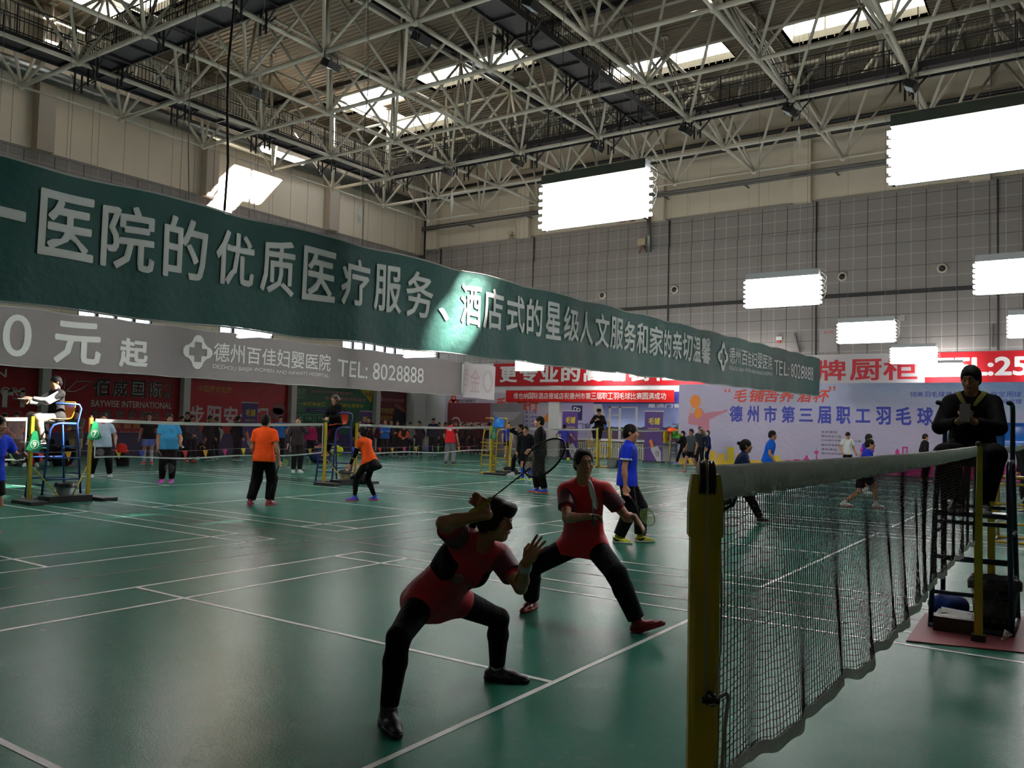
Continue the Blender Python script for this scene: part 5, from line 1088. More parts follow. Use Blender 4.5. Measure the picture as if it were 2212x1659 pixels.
# shuttle racket: grip, shaft, oval frame and strings
def racket(butt, d, n, label, frame='1a1a1c', grip='b89018', strings='707070', length=0.67, fine=True):
    butt = np.array(butt, float); d = unit(d); n = unit(np.array(n, float)-d*(np.array(n, float) @ d)); a = np.cross(d, n)
    root = empty('racket', butt, label, 'racket'); gm = mat('grip_'+grip, grip, 0.6); fm = mat('frame_'+frame, frame, 0.25)
    attach(MB().tube([butt, butt+d*0.01, butt+d*0.16, butt+d*0.185], [0.0155, 0.0140, 0.0125, 0.006], 10), 'grip', gm, root)
    attach(MB().tube([butt+d*0.18, butt+d*(length-0.262)], 0.0042, 8), 'shaft', fm, root)
    c = butt+d*(length-0.135); e = [c+d*0.130*math.cos(t)*(1.0)+a*0.105*math.sin(t)*(1-0.08*math.cos(t)) for t in np.linspace(0, 2*math.pi, 40, endpoint=False)]
    fr = MB().tube(e, 0.0052, 8, closed=True); fr.tube([butt+d*(length-0.268), butt+d*(length-0.225)], 0.006, 6); fo = attach(fr, 'frame', fm, root)
    st_ = MB(); k = 21 if fine else 11
    for i in range(1, k):
        x = -1+2*i/k; L = math.sqrt(1-x*x)*0.97; st_.tube([c+a*0.105*x-d*0.130*L, c+a*0.105*x+d*0.130*L], 0.0013, 3, cap=False)
        st_.tube([c+d*0.130*x-a*0.105*L, c+d*0.130*x+a*0.105*L], 0.0013, 3, cap=False)
    attach(st_, 'strings', mat('strings_'+strings, strings, 0.5), root); return root
def shuttle(c, d, label, group=None):
    c = np.array(c, float); d = unit(d); x = unit(np.cross(d, [0.3, 0.2, 0.9])); y = np.cross(d, x); R = np.stack([x, y, d], 1); root = empty('shuttlecock', c, label, 'shuttlecock', group)
    attach(MB().lathe(c, [(0.002, -0.030), (0.009, -0.027), (0.0125, -0.018), (0.0125, -0.005), (0.002, -0.004)], 12, R), 'cork', mat('cork', (0.6, 0.55, 0.48), 0.6), root)
    sk = MB()
    for k in range(16):
        a = 2*math.pi*k/16; b = a+0.30; q = lambda an, rr, z: c+R @ np.array([rr*math.cos(an), rr*math.sin(an), z])
        sk.add([q(a, 0.010, -0.006), q(a, 0.022, 0.026), q(a-0.02, 0.034, 0.058), q(b, 0.034, 0.058), q(b, 0.022, 0.026)], [(0, 1, 4), (1, 2, 3, 4)])
    attach(sk, 'feather_skirt', mat('feather', (0.72, 0.71, 0.68), 0.7), root, False); return root
# ================================================================= nets, posts, umpire chairs and court gear
M_net = mat('dark_net_cord', (0.020, 0.006, 0.008), 0.7); M_netfar = mat('maroon_net_cord', (0.045, 0.008, 0.014), 0.7)
M_tape = mat('white_net_tape', (0.90, 0.90, 0.88), 0.8, bump=0.6, bscale=60)
_nt = M_tape.node_tree; _tr = _nt.nodes.new('ShaderNodeBsdfTranslucent'); _tr.inputs['Color'].default_value = (0.98, 0.98, 0.96, 1); _mx = _nt.nodes.new('ShaderNodeMixShader'); _mx.inputs['Fac'].default_value = 0.6
_nt.links.new(_nt.nodes['Principled BSDF'].outputs[0], _mx.inputs[1]); _nt.links.new(_tr.outputs[0], _mx.inputs[2]); _nt.links.new(_mx.outputs[0], _nt.nodes['Material Output'].inputs['Surface'])
M_yel = mat('yellow_post_paint', (0.56, 0.40, 0.012), 0.4, noise=0.12, nscale=6); M_rope = mat('white_rope', (0.45, 0.43, 0.40), 0.7)
# the near net, sagging and gathered in folds
NX0, NX1, NYC = 0.27, 6.02, -0.10
def nearnet(x, v):
    t = (x-NX0)/(NX1-NX0); z = 1.553-0.012*math.sin(math.pi*t)
    bil = -0.055*math.sin(math.pi*min(1, t*1.7))*(1 if t < 0.59 else 0)+0.03*max(0, t-0.5)
    ph = 2*math.pi*(x/0.42+0.12*math.sin(x*2.1)); fold = (abs(math.sin(ph/2))**5)*0.036-0.010
    return np.array([x+0.02*v*math.sin(ph), NYC+bil*v**1.3+fold*v*v*min(1, t*5)+0.004*math.sin(9*x+3*v), z-0.76*v-0.012*v*math.sin(ph*0.5+1)])
net = empty('badminton_net', (3, NYC, 0), 'near badminton net with gathered white top tape, strung from the yellow post in front', 'net', 'badminton nets')
t = MB(); nvx = 288; rows = 36
for i in range(nvx+1):
    x = NX0+(NX1-NX0)*i/nvx; t.tube([nearnet(x, 0.09+0.88*j/18) for j in range(19)], 0.0014, 3, cap=False)
for j in range(rows+1):
    v = 0.09+0.88*j/rows; t.tube([nearnet(NX0+(NX1-NX0)*i/200, v)+np.array([0, 0, 0.003*math.sin(i*1.3+j)]) for i in range(201)], 0.0013, 3, cap=False)
t.build('mesh', M_net, net)
t = MB(); n = 1100; vs = []; PR = [(0.0, 0.010), (0.006, 0.003), (0.006, -0.02), (0.004, -0.045), (0.004, -0.066), (0.005, -0.072), (-0.005, -0.072), (-0.004, -0.066), (-0.004, -0.045), (-0.006, -0.02), (-0.006, 0.003)]
for i in range(n+1):
    x = NX0+(NX1-NX0)*i/n; p = nearnet(x, 0); w = 0.011*math.sin(x*120+2*math.sin(x*31))+0.005*math.sin(x*247+3*math.sin(x*17))
    for (dy, dz) in PR: vs.append(p+np.array([0, dy*1.15+w*min(1, max(0, -dz)*30)*(1 if dz > -0.05 else -0.6), dz*(1+0.03*math.sin(x*40))]))
k = len(PR); t.add(vs, [(i*k+j, i*k+(j+1) % k, (i+1)*k+(j+1) % k, (i+1)*k+j) for i in range(n) for j in range(k)]); t.build('top_tape', M_tape, net, True)
t = MB(); vs = []; n = 260
for i in range(n+1):
    x = NX0+(NX1-NX0)*i/n
    for v, dy in ((0.955, 0.004), (1.0, 0.004), (1.0, -0.004), (0.955, -0.004)): vs.append(nearnet(x, v+0.006*math.sin(x*37))+np.array([0, dy, 0]))
t.add(vs, [(i*4+j, i*4+(j+1) % 4, (i+1)*4+(j+1) % 4, (i+1)*4+j) for i in range(n) for j in range(4)]); t.build('bottom_tape', M_tape, net)
t = MB()
for x in (NX0, NX1):
    vs = []
    for j in range(20):
        p = nearnet(x, j/19)
        for dx in (-0.012, 0.012): vs.append(p+np.array([dx, -0.005, 0]))
    t.add(vs, [(2*j, 2*j+1, 2*j+3, 2*j+2) for j in range(19)])
t.build('side_tape', M_tape, net)
# near post with pulley head, cleat and rope
p = np.array([0.215, -0.105, 0.0]); yw = math.radians(28); Rz = np.array(((math.cos(yw), -math.sin(yw), 0), (math.sin(yw), math.cos(yw), 0), (0, 0, 1)))
post = empty('net_post', p, 'big yellow net post with black pulley and rope, closest to the camera', 'net post', 'yellow net posts')
def hexa(w, d, z0, z1, k=1.0, ch=0.012):
    o = [(-w/2+ch, -d/2), (w/2-ch, -d/2), (w/2, -d/2+ch), (w/2, d/2-ch), (w/2-ch, d/2), (-w/2+ch, d/2), (-w/2, d/2-ch), (-w/2, -d/2+ch)]
    vs = [p+Rz @ np.array([x, y, z0]) for x, y in o]+[p+Rz @ np.array([x*k, y*k, z1]) for x, y in o]
    return MB().add(vs, [tuple(range(7, -1, -1)), tuple(range(8, 16))]+[(i, (i+1) % 8, (i+1) % 8+8, i+8) for i in range(8)])
hexa(0.066, 0.066, 0.05, 1.42).build('pole', M_yel, post)
c = hexa(0.076, 0.076, 1.405, 1.49); c2 = hexa(0.076, 0.076, 1.49, 1.545, 0.82); c.add(c2.v, c2.f); c.build('cap', mat('yellow_plastic_cap', (0.50, 0.38, 0.015), 0.35), post)
MB().box(p+(0, 0, 0.03), (0.45, 0.5, 0.06), Rz).build('base', M_black, post)
ry = np.array(((0, 0, 1), (1, 0, 0), (0, 1, 0)))            # wheel axis across the net line
ax = Rz @ np.array([0, 1, 0]); bx = Rz @ np.array([1, 0, 0]); RW = np.stack([bx, np.array([0, 0, 1]), ax], 1)
for q in (-0.011, 0.011):
    MB().lathe(p+ax*q+np.array([0, 0, 1.535])-bx*0.012, [(0.006, -0.007), (0.040, -0.007), (0.043, -0.004), (0.036, 0.0), (0.043, 0.004), (0.040, 0.007), (0.006, 0.007)], 28, RW).build('pulley', M_black, post, True)
MB().tube([p+bx*0.03-ax*0.03+(0, 0, 1.395), p+bx*0.03-ax*0.034+(0, 0, 1.395)], 0.007, 10).build('bolt', mat('bolt_steel', (0.45, 0.45, 0.45), 0.25, 1.0), post)
MB().tube([p-bx*0.034-ax*0.012+(0, 0, 1.055), p-bx*0.060-ax*0.012+(0, 0, 1.055)], 0.014, 10).tube([p-bx*0.058-ax*0.03+(0, 0, 1.055), p-bx*0.058+ax*0.008+(0, 0, 1.055)], 0.008, 8).build('cleat', M_black, post, True)
r = MB(); zz = lambda z: np.array([0, 0, z])
r.tube([p-bx*0.050+zz(1.06), p-bx*0.040+zz(1.3), p-bx*0.052+zz(1.5), p-bx*0.02+zz(1.578), p+bx*0.03+zz(1.572), np.array([NX0+.02, NYC, 1.553])], 0.0022, 6)
r.tube([p-bx*0.055-ax*0.015+zz(1.06), p-bx*0.03-ax*0.036+zz(1.16), p+bx*0.0-ax*0.040+zz(1.28), p+bx*0.030-ax*0.040+zz(1.38)], 0.0018, 6)
r.tube([p-bx*0.055-ax*0.02+zz(1.055), p-bx*0.05-ax*0.045+zz(1.07), p-bx*0.02-ax*0.055+zz(1.05), p+bx*0.0-ax*0.050+zz(0.98), p+bx*0.012-ax*0.045+zz(0.85), p+bx*0.006-ax*0.05+zz(0.76)], 0.0042, 8)
for k in range(3): a = k*2.1; r.tube([p-bx*(0.058)+ax*0.012*math.cos(a)+zz(1.055+0.013*math.sin(a)), p-bx*0.062-ax*0.02+zz(1.05), p-bx*0.056-ax*0.025+zz(1.062)], 0.003, 6)
r.build('rope', M_rope, post, True)
def net_post(x, y, h, lab, r_=0.028, lean=0.0):
    o = empty('net_post', (x, y, 0), lab, 'net post', 'yellow net posts')
    MB().bb((x-r_, y-r_, 0.05), (x+r_, y+r_, h)).build('pole', M_yel, o); MB().bb((x-0.05, y-0.05, 0.0), (x+0.05, y+0.05, 0.06)).build('base', M_black, o)
    MB().lathe((x, y, h), [(0.012, 0), (0.02, 0.01), (0.02, 0.03), (0.008, 0.04)], 10).build('pulley', M_black, o, True); return o
def far_net(x0, x1, y, zt, lab, sag=0.03):
    o = empty('badminton_net', ((x0+x1)/2, y, 0), lab, 'net', 'badminton nets')
    top = lambda x: zt-sag*math.sin(math.pi*(x-x0)/(x1-x0)); bot = lambda x: top(x)-0.74-0.02*math.sin(2.2*x)
    m = MB(); n = int((x1-x0)/0.021); w = 0.0010
    for i in range(n+1): x = x0+(x1-x0)*i/n; m.quad((x-w, y, bot(x)), (x+w, y, bot(x)), (x+w, y, top(x)), (x-w, y, top(x)))
    for j in range(36):
        k = 12
        for i in range(k):
            a, b = x0+(x1-x0)*i/k, x0+(x1-x0)*(i+1)/k; za = bot(a)+(top(a)-bot(a))*j/35; zb = bot(b)+(top(b)-bot(b))*j/35; m.quad((a, y, za-w), (b, y, zb-w), (b, y, zb+w), (a, y, za+w))
    m.build('mesh', M_netfar, o)
    for nm, hgt, f in (('top_tape', 0.065, top), ('bottom_tape', 0.03, bot)):
        m = MB(); k = 24
        for i in range(k): a, b = x0+(x1-x0)*i/k, x0+(x1-x0)*(i+1)/k; m.add([(a, y-.006, f(a)-hgt), (b, y-.006, f(b)-hgt), (b, y-.006, f(b)), (a, y-.006, f(a)), (a, y+.006, f(a)-hgt), (b, y+.006, f(b)-hgt), (b, y+.006, f(b)), (a, y+.006, f(a))], [(0, 1, 2, 3), (7, 6, 5, 4), (3, 2, 6, 7), (1, 0, 4, 5)])
        m.build(nm, M_tape, o)
    m = MB()
    for x in (x0, x1): m.bb((x-0.012, y-.005, bot(x)), (x+0.012, y+.005, top(x)))
    m.build('side_tape', M_tape, o); return o
YB = 15.1
far_net(7.25, 13.25, -0.1, 1.55, 'maroon net of the next court behind the umpire on his phone')
for x, lab in ((6.10, 'yellow net post before the umpire on his phone'), (7.22, 'yellow net post behind the umpire on his phone'), (13.32, 'yellow net post at the right edge beside the blue seat')): net_post(x, -0.11, 1.56, lab)
names = ['at the left edge, half sunlit', 'before the woman in blue and the man in orange', 'between the woman umpire and the yellow empty chair', 'behind the tall man in black', 'in front of the blue window poster']
for i, X0 in enumerate(COLX):
    far_net(X0+0.1, X0+6.0, YB, 1.55, 'badminton net '+names[i], 0.04)
labs = [('beside the umpire in white and black, on his left', 'with the green 7 plate'), ('left of the woman umpire', 'behind the woman in orange and the woman umpire'), ('with the green 5 plate before the yellow chair', 'right of the yellow empty chair'), ('left of the man umpire in black cap', 'right of the man umpire in black cap')]
for i in range(4):
    for j, X in enumerate((COLX[i]+6.1, COLX[i]+7.2)): net_post(X, YB, 1.57, 'yellow net post '+labs[i][j])
net_post(34.75, YB, 1.57, 'yellow net post under the pile of bright clothes')
# weighted base with braces that joins each pair of far posts
for i in range(3):
    X0 = COLX[i]+6.1; o = empty('post_base', (X0+0.55, YB, 0), 'black weighted base with yellow braces '+['under the umpire in white and black', 'under the woman umpire', 'under the yellow empty chair'][i], 'post base', 'weighted post bases')
    MB().bb((X0-0.25, YB-0.62, 0.0), (X0+0.05, YB+0.1, 0.06)).bb((X0+0.15, YB-0.45, 0), (X0+0.95, YB-0.05, 0.12)).bb((X0+1.05, YB-0.62, 0), (X0+1.35, YB+0.1, 0.06)).bb((X0-.2, YB-.3, 0), (X0+1.3, YB-.2, .05)).build('weight', M_black, o)
    t = MB(); t.tube([(X0+0.06, YB-0.02, 0.62), (X0+0.42, YB-0.25, 0.10)], 0.014, 6).tube([(X0+1.04, YB-0.02, 0.62), (X0+0.68, YB-0.25, 0.10)], 0.014, 6); t.build('brace', M_yel, o)
def score_plate(x, y, z, num, lab, sc=1.0, flip=False):
    f = lambda u, v, d: (x+u*0.82*sc, y-u*0.2*sc-0.03-d, z+v*sc)
    P_ = [(-0.20, -0.16), (-0.1, -0.20), (0.1, -0.20), (0.20, -0.15), (0.10, 0.06), (0.06, 0.22), (0.03, 0.26), (-0.03, 0.26), (-0.06, 0.22), (-0.10, 0.06)]
    o = empty('number_plate', (x, y, z), lab, 'number plate', 'green court number plates'); MB().prism(P_, lambda u, v, d: f(u, v, -d), 0.012).build('plate', mat('green_plate', (0.01, 0.26, 0.10), 0.4), o)
    t = MB(); ringpoly(t, 0, -0.05, 0.10, 0.10, 0.012, f, 24, 0.004); add_text(t, num, (-0.045, -0.115, 0.045, 0.015), f, 0.004, bold=0.03); t.build('numeral', M_wt, o)
score_plate(6.12, YB-0.05, 1.10, '9', 'green bell-shaped plate numbered 9 on a net post', 0.8)
score_plate(7.24, YB-0.05, 1.30, '7', 'green bell-shaped plate numbered 7 on a net post', 0.78)
score_plate(20.52, YB-0.05, 1.32, '5', 'green bell-shaped plate numbered 5 on a net post', 0.9); score_plate(22.05, YB-0.05, 1.36, '3', 'dim green plate hanging on the net right of the yellow chair', 0.8)
# umpire chairs
def umpire_chair(x, y, ang, tube, seat, lab, sh=1.45, arms=1.82):
    c, s = math.cos(ang), math.sin(ang)
    def Lc(a, b, z): return np.array([x+c*b+s*a, y+s*b-c*a, z])          # a to the sitter's right, b forward
    tm = mat('tube_'+tube, tube, 0.35, noise=0.1, nscale=8); sm_ = mat('seat_'+seat, seat, 0.25)
    o = empty('umpire_chair', (x, y, 0), lab, 'umpire chair', 'tall umpire chairs'); R = 0.021
    for q in (-1, 1):
        MB().tube([Lc(q*.30, .38, .03), Lc(q*.27, .26, sh-.12), Lc(q*.27, .20, sh-.03), Lc(q*.27, .10, sh), Lc(q*.27, -.22, sh)], R, 8).build('leg', tm, o, True)
        MB().tube([Lc(q*.30, -.36, .03), Lc(q*.27, -.24, sh), Lc(q*.27, -.30, arms-.08), Lc(q*.27, -.26, arms-.01), Lc(q*.27, -.16, arms), Lc(q*.27, .18, arms)], R, 8).build('leg', tm, o, True)
        MB().tube([Lc(q*.30, .40, .022), Lc(q*.30, -.40, .022)], R, 8).build('base_rail', tm, o, True)
        for z in (.40, .80): MB().tube([Lc(q*.29, .36-.09*z/1.4, z), Lc(q*.29, -.34+.09*z/1.4, z)], R*.8, 6).build('side_rail', tm, o, True)
    for z in (0.30, 0.60, 0.90): MB().tube([Lc(-.29, .37-.085*z, z), Lc(.29, .37-.085*z, z)], R*.9, 8).build('rung', tm, o, True)
    for z in (.5, 1.0): MB().tube([Lc(-.29, -.36+.08*z, z), Lc(.29, -.36+.08*z, z)], R*.8, 6).build('cross_rail', tm, o, True)
    for b in (.40, -.40): MB().tube([Lc(-.30, b, .022), Lc(.30, b, .022)], R, 6).build('cross_rail', tm, o, True)
    zf = sh-.44; t = MB(); P = [Lc(-.27, .26, zf), Lc(.27, .26, zf), Lc(.27, .46, zf), Lc(-.27, .46, zf)]; t.add([*P, *[p_+np.array([0, 0, .025]) for p_ in P]], [(3, 2, 1, 0), (4, 5, 6, 7), (0, 1, 5, 4), (1, 2, 6, 5), (2, 3, 7, 6), (3, 0, 4, 7)]); t.tube([Lc(-.28, .30, zf-.01), Lc(.28, .30, zf-.01)], R, 6); t.build('footboard', tm, o)
    # moulded seat shell
    n, k = 12, 10; vs = []
    prof = [(.24, .0), (.22, .022), (.1, .018), (-.05, .012), (-.15, .03), (-.21, .09), (-.24, .18), (-.265, .30), (-.27, .36), (-.262, .38)]
    for b, z in prof:
        for i in range(n+1):
            a = -1+2*i/n; vs.append(Lc(a*.215*(1-.12*max(0, z-.2)/.18), b+.035*a*a*(1 if z > .06 else 0), sh+.035+z+.03*a*a*(1 if z < .06 else 0)))
    fs = [(i*(n+1)+j, i*(n+1)+j+1, (i+1)*(n+1)+j+1, (i+1)*(n+1)+j) for i in range(len(prof)-1) for j in range(n)]
    so_ = MB().add(vs, fs).build('seat', sm_, o, True); m = so_.modifiers.new('t', 'SOLIDIFY'); m.thickness = 0.012
    return o, Lc
LEFT = math.pi                                       # facing -X
C1, L1c = umpire_chair(6.68, 15.35, LEFT, '1d3a78', 'd8781a', 'blue tube umpire chair with orange seat, umpire in white and black sitting on it')
C2, L2c = umpire_chair(13.9, 15.35, LEFT, '3a3288', 'd84a28', 'violet tube umpire chair with red seat, woman umpire sitting on it')
C3, L3c = umpire_chair(21.0, 15.3, LEFT, 'c9a21c', '1a7ad8', 'yellow umpire chair with a glossy empty blue seat')
C4, L4c = umpire_chair(28.2, 15.3, LEFT-.25, 'c9a21c', '2a4f9a', 'yellow umpire chair with a man in a black cap sitting on it')
C5, L5c = umpire_chair(35.0, 14.75, LEFT, '4a3a66', '2d6a38', 'dim violet chair frame piled with bright clothes beside the tournament backdrop')
C6, L6c = umpire_chair(6.80, -0.02, LEFT, '15283f', '1f4f86', 'dark blue umpire chair in the right foreground under the man on his phone', 1.42, 1.93)
C7, L7c = umpire_chair(13.75, 0.05, LEFT, 'b8981c', '1f6cc8', 'yellow umpire chair with empty blue seat cut by the right edge', 1.45)
# gear around the foreground chair
mt = MB(); q = [(5.72, 0.36), (5.93, -0.44), (7.42, -0.42), (6.95, 0.40)]; mt.add([(a, b, .001) for a, b in q]+[(a, b, .010) for a, b in q], [(3, 2, 1, 0), (4, 5, 6, 7), (0, 1, 5, 4), (1, 2, 6, 5), (2, 3, 7, 6), (3, 0, 4, 7)])
tag(mt.build('floor_mat', mat('red_floor_mat', (0.24, 0.045, 0.055), 0.6, noise=0.1, nscale=6)), 'faded red floor mat under the foreground umpire chair', 'mat')
M_bask = mat('black_basket', (0.008, 0.008, 0.010), 0.4)
def basket(x, y, r0, r1, h, lab, col=M_bask, bag=True, fill=None, z0=0.0):
    o = empty('waste_bin', (x, y, z0), lab, 'bin', 'bins under the umpire chairs'); n = 28
    MB().lathe((x, y, z0), [(0.01, 0.0), (r0, 0.0), (r0+.004, .03), (r1, h), (r1-.012, h), (r0-.012, .03), (.01, .02)], n).build('bucket', col, o, True)
    if bag:
        prof = []; vs = []; t = MB()
        for k in range(36):
            a = 2*math.pi*k/36; w = .012*math.sin(7*a)+.008*math.sin(13*a)
            for rr, z in ((r1-.02, h-.05), (r1+w*.5, h+.012+w*.3), (r1+.018+w, h-.02), (r1+.016+w, h-.07-abs(w))): vs.append((x+rr*math.cos(a), y+rr*math.sin(a), z0+z))
        t.add(vs, [(k*4+j, ((k+1) % 36)*4+j, ((k+1) % 36)*4+j+1, k*4+j+1) for k in range(36) for j in range(3)]); t.build('bin_liner', mat('black_bag', (0.010, 0.010, 0.011), 0.3, bump=0.6, bscale=30), o, True)
    if fill:
        t = MB(); g = np.random.default_rng(5)
        for k in range(fill):
            a = g.uniform(0, 6.28); z = g.uniform(.06, h-.09); rr = r0+(r1-r0)*z/h+.002; w = g.uniform(.010, .024); hh = g.uniform(.006, .016); da = w/rr; ti = g.uniform(-.02, .02)
            t.add([(x+rr*math.cos(a-da), y+rr*math.sin(a-da), z0+z-hh-ti), (x+rr*math.cos(a+da), y+rr*math.sin(a+da), z0+z-hh+ti), (x+(rr+.002)*math.cos(a+da*.7), y+(rr+.002)*math.sin(a+da*.7), z0+z+hh+ti), (x+(rr+.002)*math.cos(a-da*.8), y+(rr+.002)*math.sin(a-da*.8), z0+z+hh-ti)], [(0, 1, 2, 3)])
        t.build('lattice_hole', mat('pale_filling', (0.11, 0.12, 0.11), 0.6), o)
    return o
basket(6.74, -0.17, .145, .185, .42, 'tall black latticed bin with bag under the foreground umpire chair', fill=90)
basket(6.72, 15.0, .13, .17, .34, 'pale grey bucket with black bag under the umpire in white and black', mat('pale_bucket', (0.26, 0.34, 0.34), 0.35))
basket(13.95, 14.98, .14, .17, .34, 'olive patterned bin with black bag under the woman umpire', mat('olive_bin', (0.10, 0.10, 0.05), 0.5, noise=0.6, nscale=25))
basket(28.0, 14.6, .17, .19, .36, 'grey patterned bin under the far yellow umpire chair', mat('grey_bin', (0.07, 0.08, 0.07), 0.5, noise=0.6, nscale=25), False)
o = empty('cardboard_box', (6.45, .12, 0), 'low dark box with white papers on the red mat', 'box'); MB().bb((6.25, -.06, .012), (6.62, .24, .13)).build('box', mat('dark_box', (0.02, 0.016, 0.014), 0.5), o); t = MB(); t.quad((6.28, -.04, .133), (6.48, -.03, .136), (6.5, .1, .140), (6.3, .2, .133)); t.quad((6.45, .02, .134), (6.6, .0, .136), (6.6, .22, .15), (6.42, .2, .137)); t.build('paper', M_wt, o)
def heap(c, R3, label, name, col, seed=1, cat='clothes'):
    S = Solid(0.014); g = np.random.default_rng(seed); c = np.array(c, float)
    for k in range(7): S.ell(c+g.uniform(-.5, .5, 3)*np.array(R3)*1.0+(0, 0, R3[2]*.45), np.eye(3), np.array(R3)*g.uniform(.45, .8, 3), 0.03)
    S.cut(c+(0, 0, .003), (0, 0, -1), 2*max(R3)); o = solid_obj(S, name, cloth(col), None); return tag(o, label, cat)
heap((6.93, .2, 0.03), (.24, .17, .13), 'crumpled royal blue cloth lying behind the box under the foreground chair', 'folded_cloth', '16307a', 3)
heap((21.3, 14.9, 0.0), (.30, .2, .14), 'black cloth heap under the yellow empty chair', 'folded_cloth', '141417', 4)
heap((28.75, 14.7, 0.0), (.25, .18, .22), 'dark blue bag beside the bin under the far umpire chair', 'bag', '1a2c50', 5, 'bag')
heap((14.2, 14.72, 0.0), (.22, .16, .18), 'black bag beside the violet umpire chair', 'bag', '0c0c0d', 6, 'bag')
shuttle((6.18, -0.28, 0.045), (0.3, -0.5, 0.75), 'white shuttlecock standing on the red mat corner', 'loose shuttlecocks')
for i, ((px_, py_), d, lab) in enumerate((((45, 1082), (1, .3, .25), 'white shuttlecock lying left of the weighted base, farther out'), ((54, 1076), (.2, 1, .5), 'white shuttlecock lying against the left end of the weighted base'), ((77, 1079), (-1, .3, .2), 'white shuttlecock lying behind the post with plate 9'))):
    c = fl(px_, py_); shuttle((c[0], c[1], .04), d, lab, 'loose shuttlecocks')
c = at(1516, 930, 8.0); shuttle(c, (0.35, -0.25, -0.45), 'blurred white shuttlecock in flight before the tournament backdrop')
# clothes on the far chair and bags on the floor
for (px_, py_, col, R3, lab, sd) in ((1438, 944, 'd8b81a', (.22, .10, .42), 'yellow jacket draped on the far post', 3), (1452, 932, 'e0562a', (.26, .22, .16), 'orange cloth lying on the far chair', 4), (1464, 940, '3f7a2c', (.26, .24, .26), 'green jacket lying on the far chair', 5)):
    c = pX(px_, py_, 34.6 if px_ > 1440 else 34.62); heap((c[0], c[1], c[2]-R3[2]*.6), R3, lab, 'jacket', col, sd)
for (px_, py_, R3, col, lab, sd) in ((690, 1000, (.5, .3, .35), '16203c', 'navy sports bag on the floor before the green poster', 3), (727, 985, (.3, .22, .3), 'c8e020', 'neon yellow bag on the floor behind the woman umpire chair', 4), (263, 1000, (.22, .2, .34), '121215', 'black racket bag with red top by the left wall', 5), (130, 1000, (.4, .3, .5), '0d0d12', 'black bag by the wall behind the umpire in white and black', 6)):
    c = fl(px_, py_+(6 if px_ < 300 else 0)); heap((c[0], c[1], 0), R3, lab, 'bag', col, sd, 'bag')
c = fl(263, 1006); heap((c[0], c[1], .42), (.26, .2, .2), 'red cap or cloth on top of the black racket bag', 'folded_cloth', 'd02a22', 8)
# pennant string
o = empty('pennant_string', (18, 25.4, 0), 'string of small coloured pennants strung low before the spectators', 'pennants')
t = MB(); YS = 24.6; zs = lambda x: .52-.06*abs(math.sin((x-8)*.62)); t.tube([(x, YS, zs(x)) for x in np.arange(8, 33, .5)], .006, 4); t.build('string', M_rope, o)
for k in range(30):
    x = 8.6+k*.8; cc = ('d8c81a', '2a48c8', '2ab840', 'd82a2a', 'd8a21a', 'c82a80')[k % 6]; z = zs(x)
    MB().add([(x-.10, YS, z), (x+.10, YS, z), (x+.02, YS-.02, z-.30), (x-.10, YS+.012, z), (x+.10, YS+.012, z)], [(0, 2, 1), (3, 4, 2), (0, 1, 4, 3), (0, 3, 2), (1, 2, 4)]).build('pennant', mat('pennant_'+cc, cc, .6), o)
for x in (8, 32.5): MB().bb((x-.02, YS-.02, 0), (x+.02, YS+.02, .56)).build('stake', M_black, o)
# ================================================================= people
_F2 = unit((math.cos(CY), math.sin(CY), 0)); _R2 = np.array([math.sin(CY), -math.cos(CY), 0]); UP = np.array([0, 0, 1.0])
def face(a): a = math.radians(a); return -math.cos(a)*_F2+math.sin(a)*_R2          # 0 towards the camera, 90 to the right of the view
def Jworld(d, s, hf, hup=0.7, tr=None, tl=None):
    J = {k: np.array(v, float) for k, v in d.items()}; u = unit(J['N']-J['P']); r = J['SR']-J['SL']; r = unit(r-u*(r @ u)); J['u'], J['r'], J['f'] = u, r, np.cross(u, r)
    hr = J['HR']-J['HL']; hr[2] *= 0.5; J['hipr'] = unit(hr); hu = unit(u*(1-hup)+UP*hup); hf = unit(np.array(hf)-hu*(np.array(hf) @ hu)); J['hf'], J['hu'], J['hr'] = hf, hu, np.cross(hf, hu)
    J['tr'], J['tl'] = unit(tr), unit(tl); J['s'] = s; return J
# --- woman in red, crouching with her racket raised, nearest the camera
s = 0.95
d = dict(P=at(942, 1282, 4.95), N=at(1030, 1177, 4.75), SR=at(986, 1158, 4.66), SL=at(1082, 1203, 4.80))
d['HR'] = at(915, 1296, 4.90); d['HL'] = at(972, 1291, 5.02); d['H'] = at(1072, 1121, 4.66)
AR = np.array([1.83, 2.30, 0.085]); AL = np.array([2.86, 2.31, 0.085])
d['KR'], d['AR'] = ik(d['HR'], AR, .415*s, .415*s, (-0.75, -0.35, 0.35)); d['KL'], d['AL'] = ik(d['HL'], AL, .415*s, .415*s, (0.10, -0.5, 0.75))
hdir = unit(at(1222, 955, 4.38)-at(1003, 1124, 4.45)); C = at(1040, 1094, 4.44); hd = unit(UP*0.9+_F2*0.1-_R2*0.25-hdir*((UP*0.9+_F2*0.1-_R2*0.25) @ hdir)); WR = C-hd*0.055*s
d['ER'], d['WR'] = ik(d['SR'], WR, .285*s, .25*s, at(880, 1150, 4.45)-d['SR']); d['EL'], d['WL'] = ik(d['SL'], at(1136, 1217, 4.42), .285*s, .25*s, (0.1, -0.3, -1))
Jw = Jworld(d, s, 0.80*_R2-0.52*_F2+UP*0.02, 0.8, tr=-0.85*_F2+0.35*_R2, tl=0.97*_R2-0.25*_F2)
M_wred = mat('red_shirt_print', (0.40, 0.006, 0.020), 0.6, noise=0.12, nscale=8, bump=0.35, bscale=22); M_wslv = mat('maroon_sleeve_print', (0.085, 0.006, 0.022), 0.6, noise=0.7, nscale=14, bump=0.35, bscale=22)
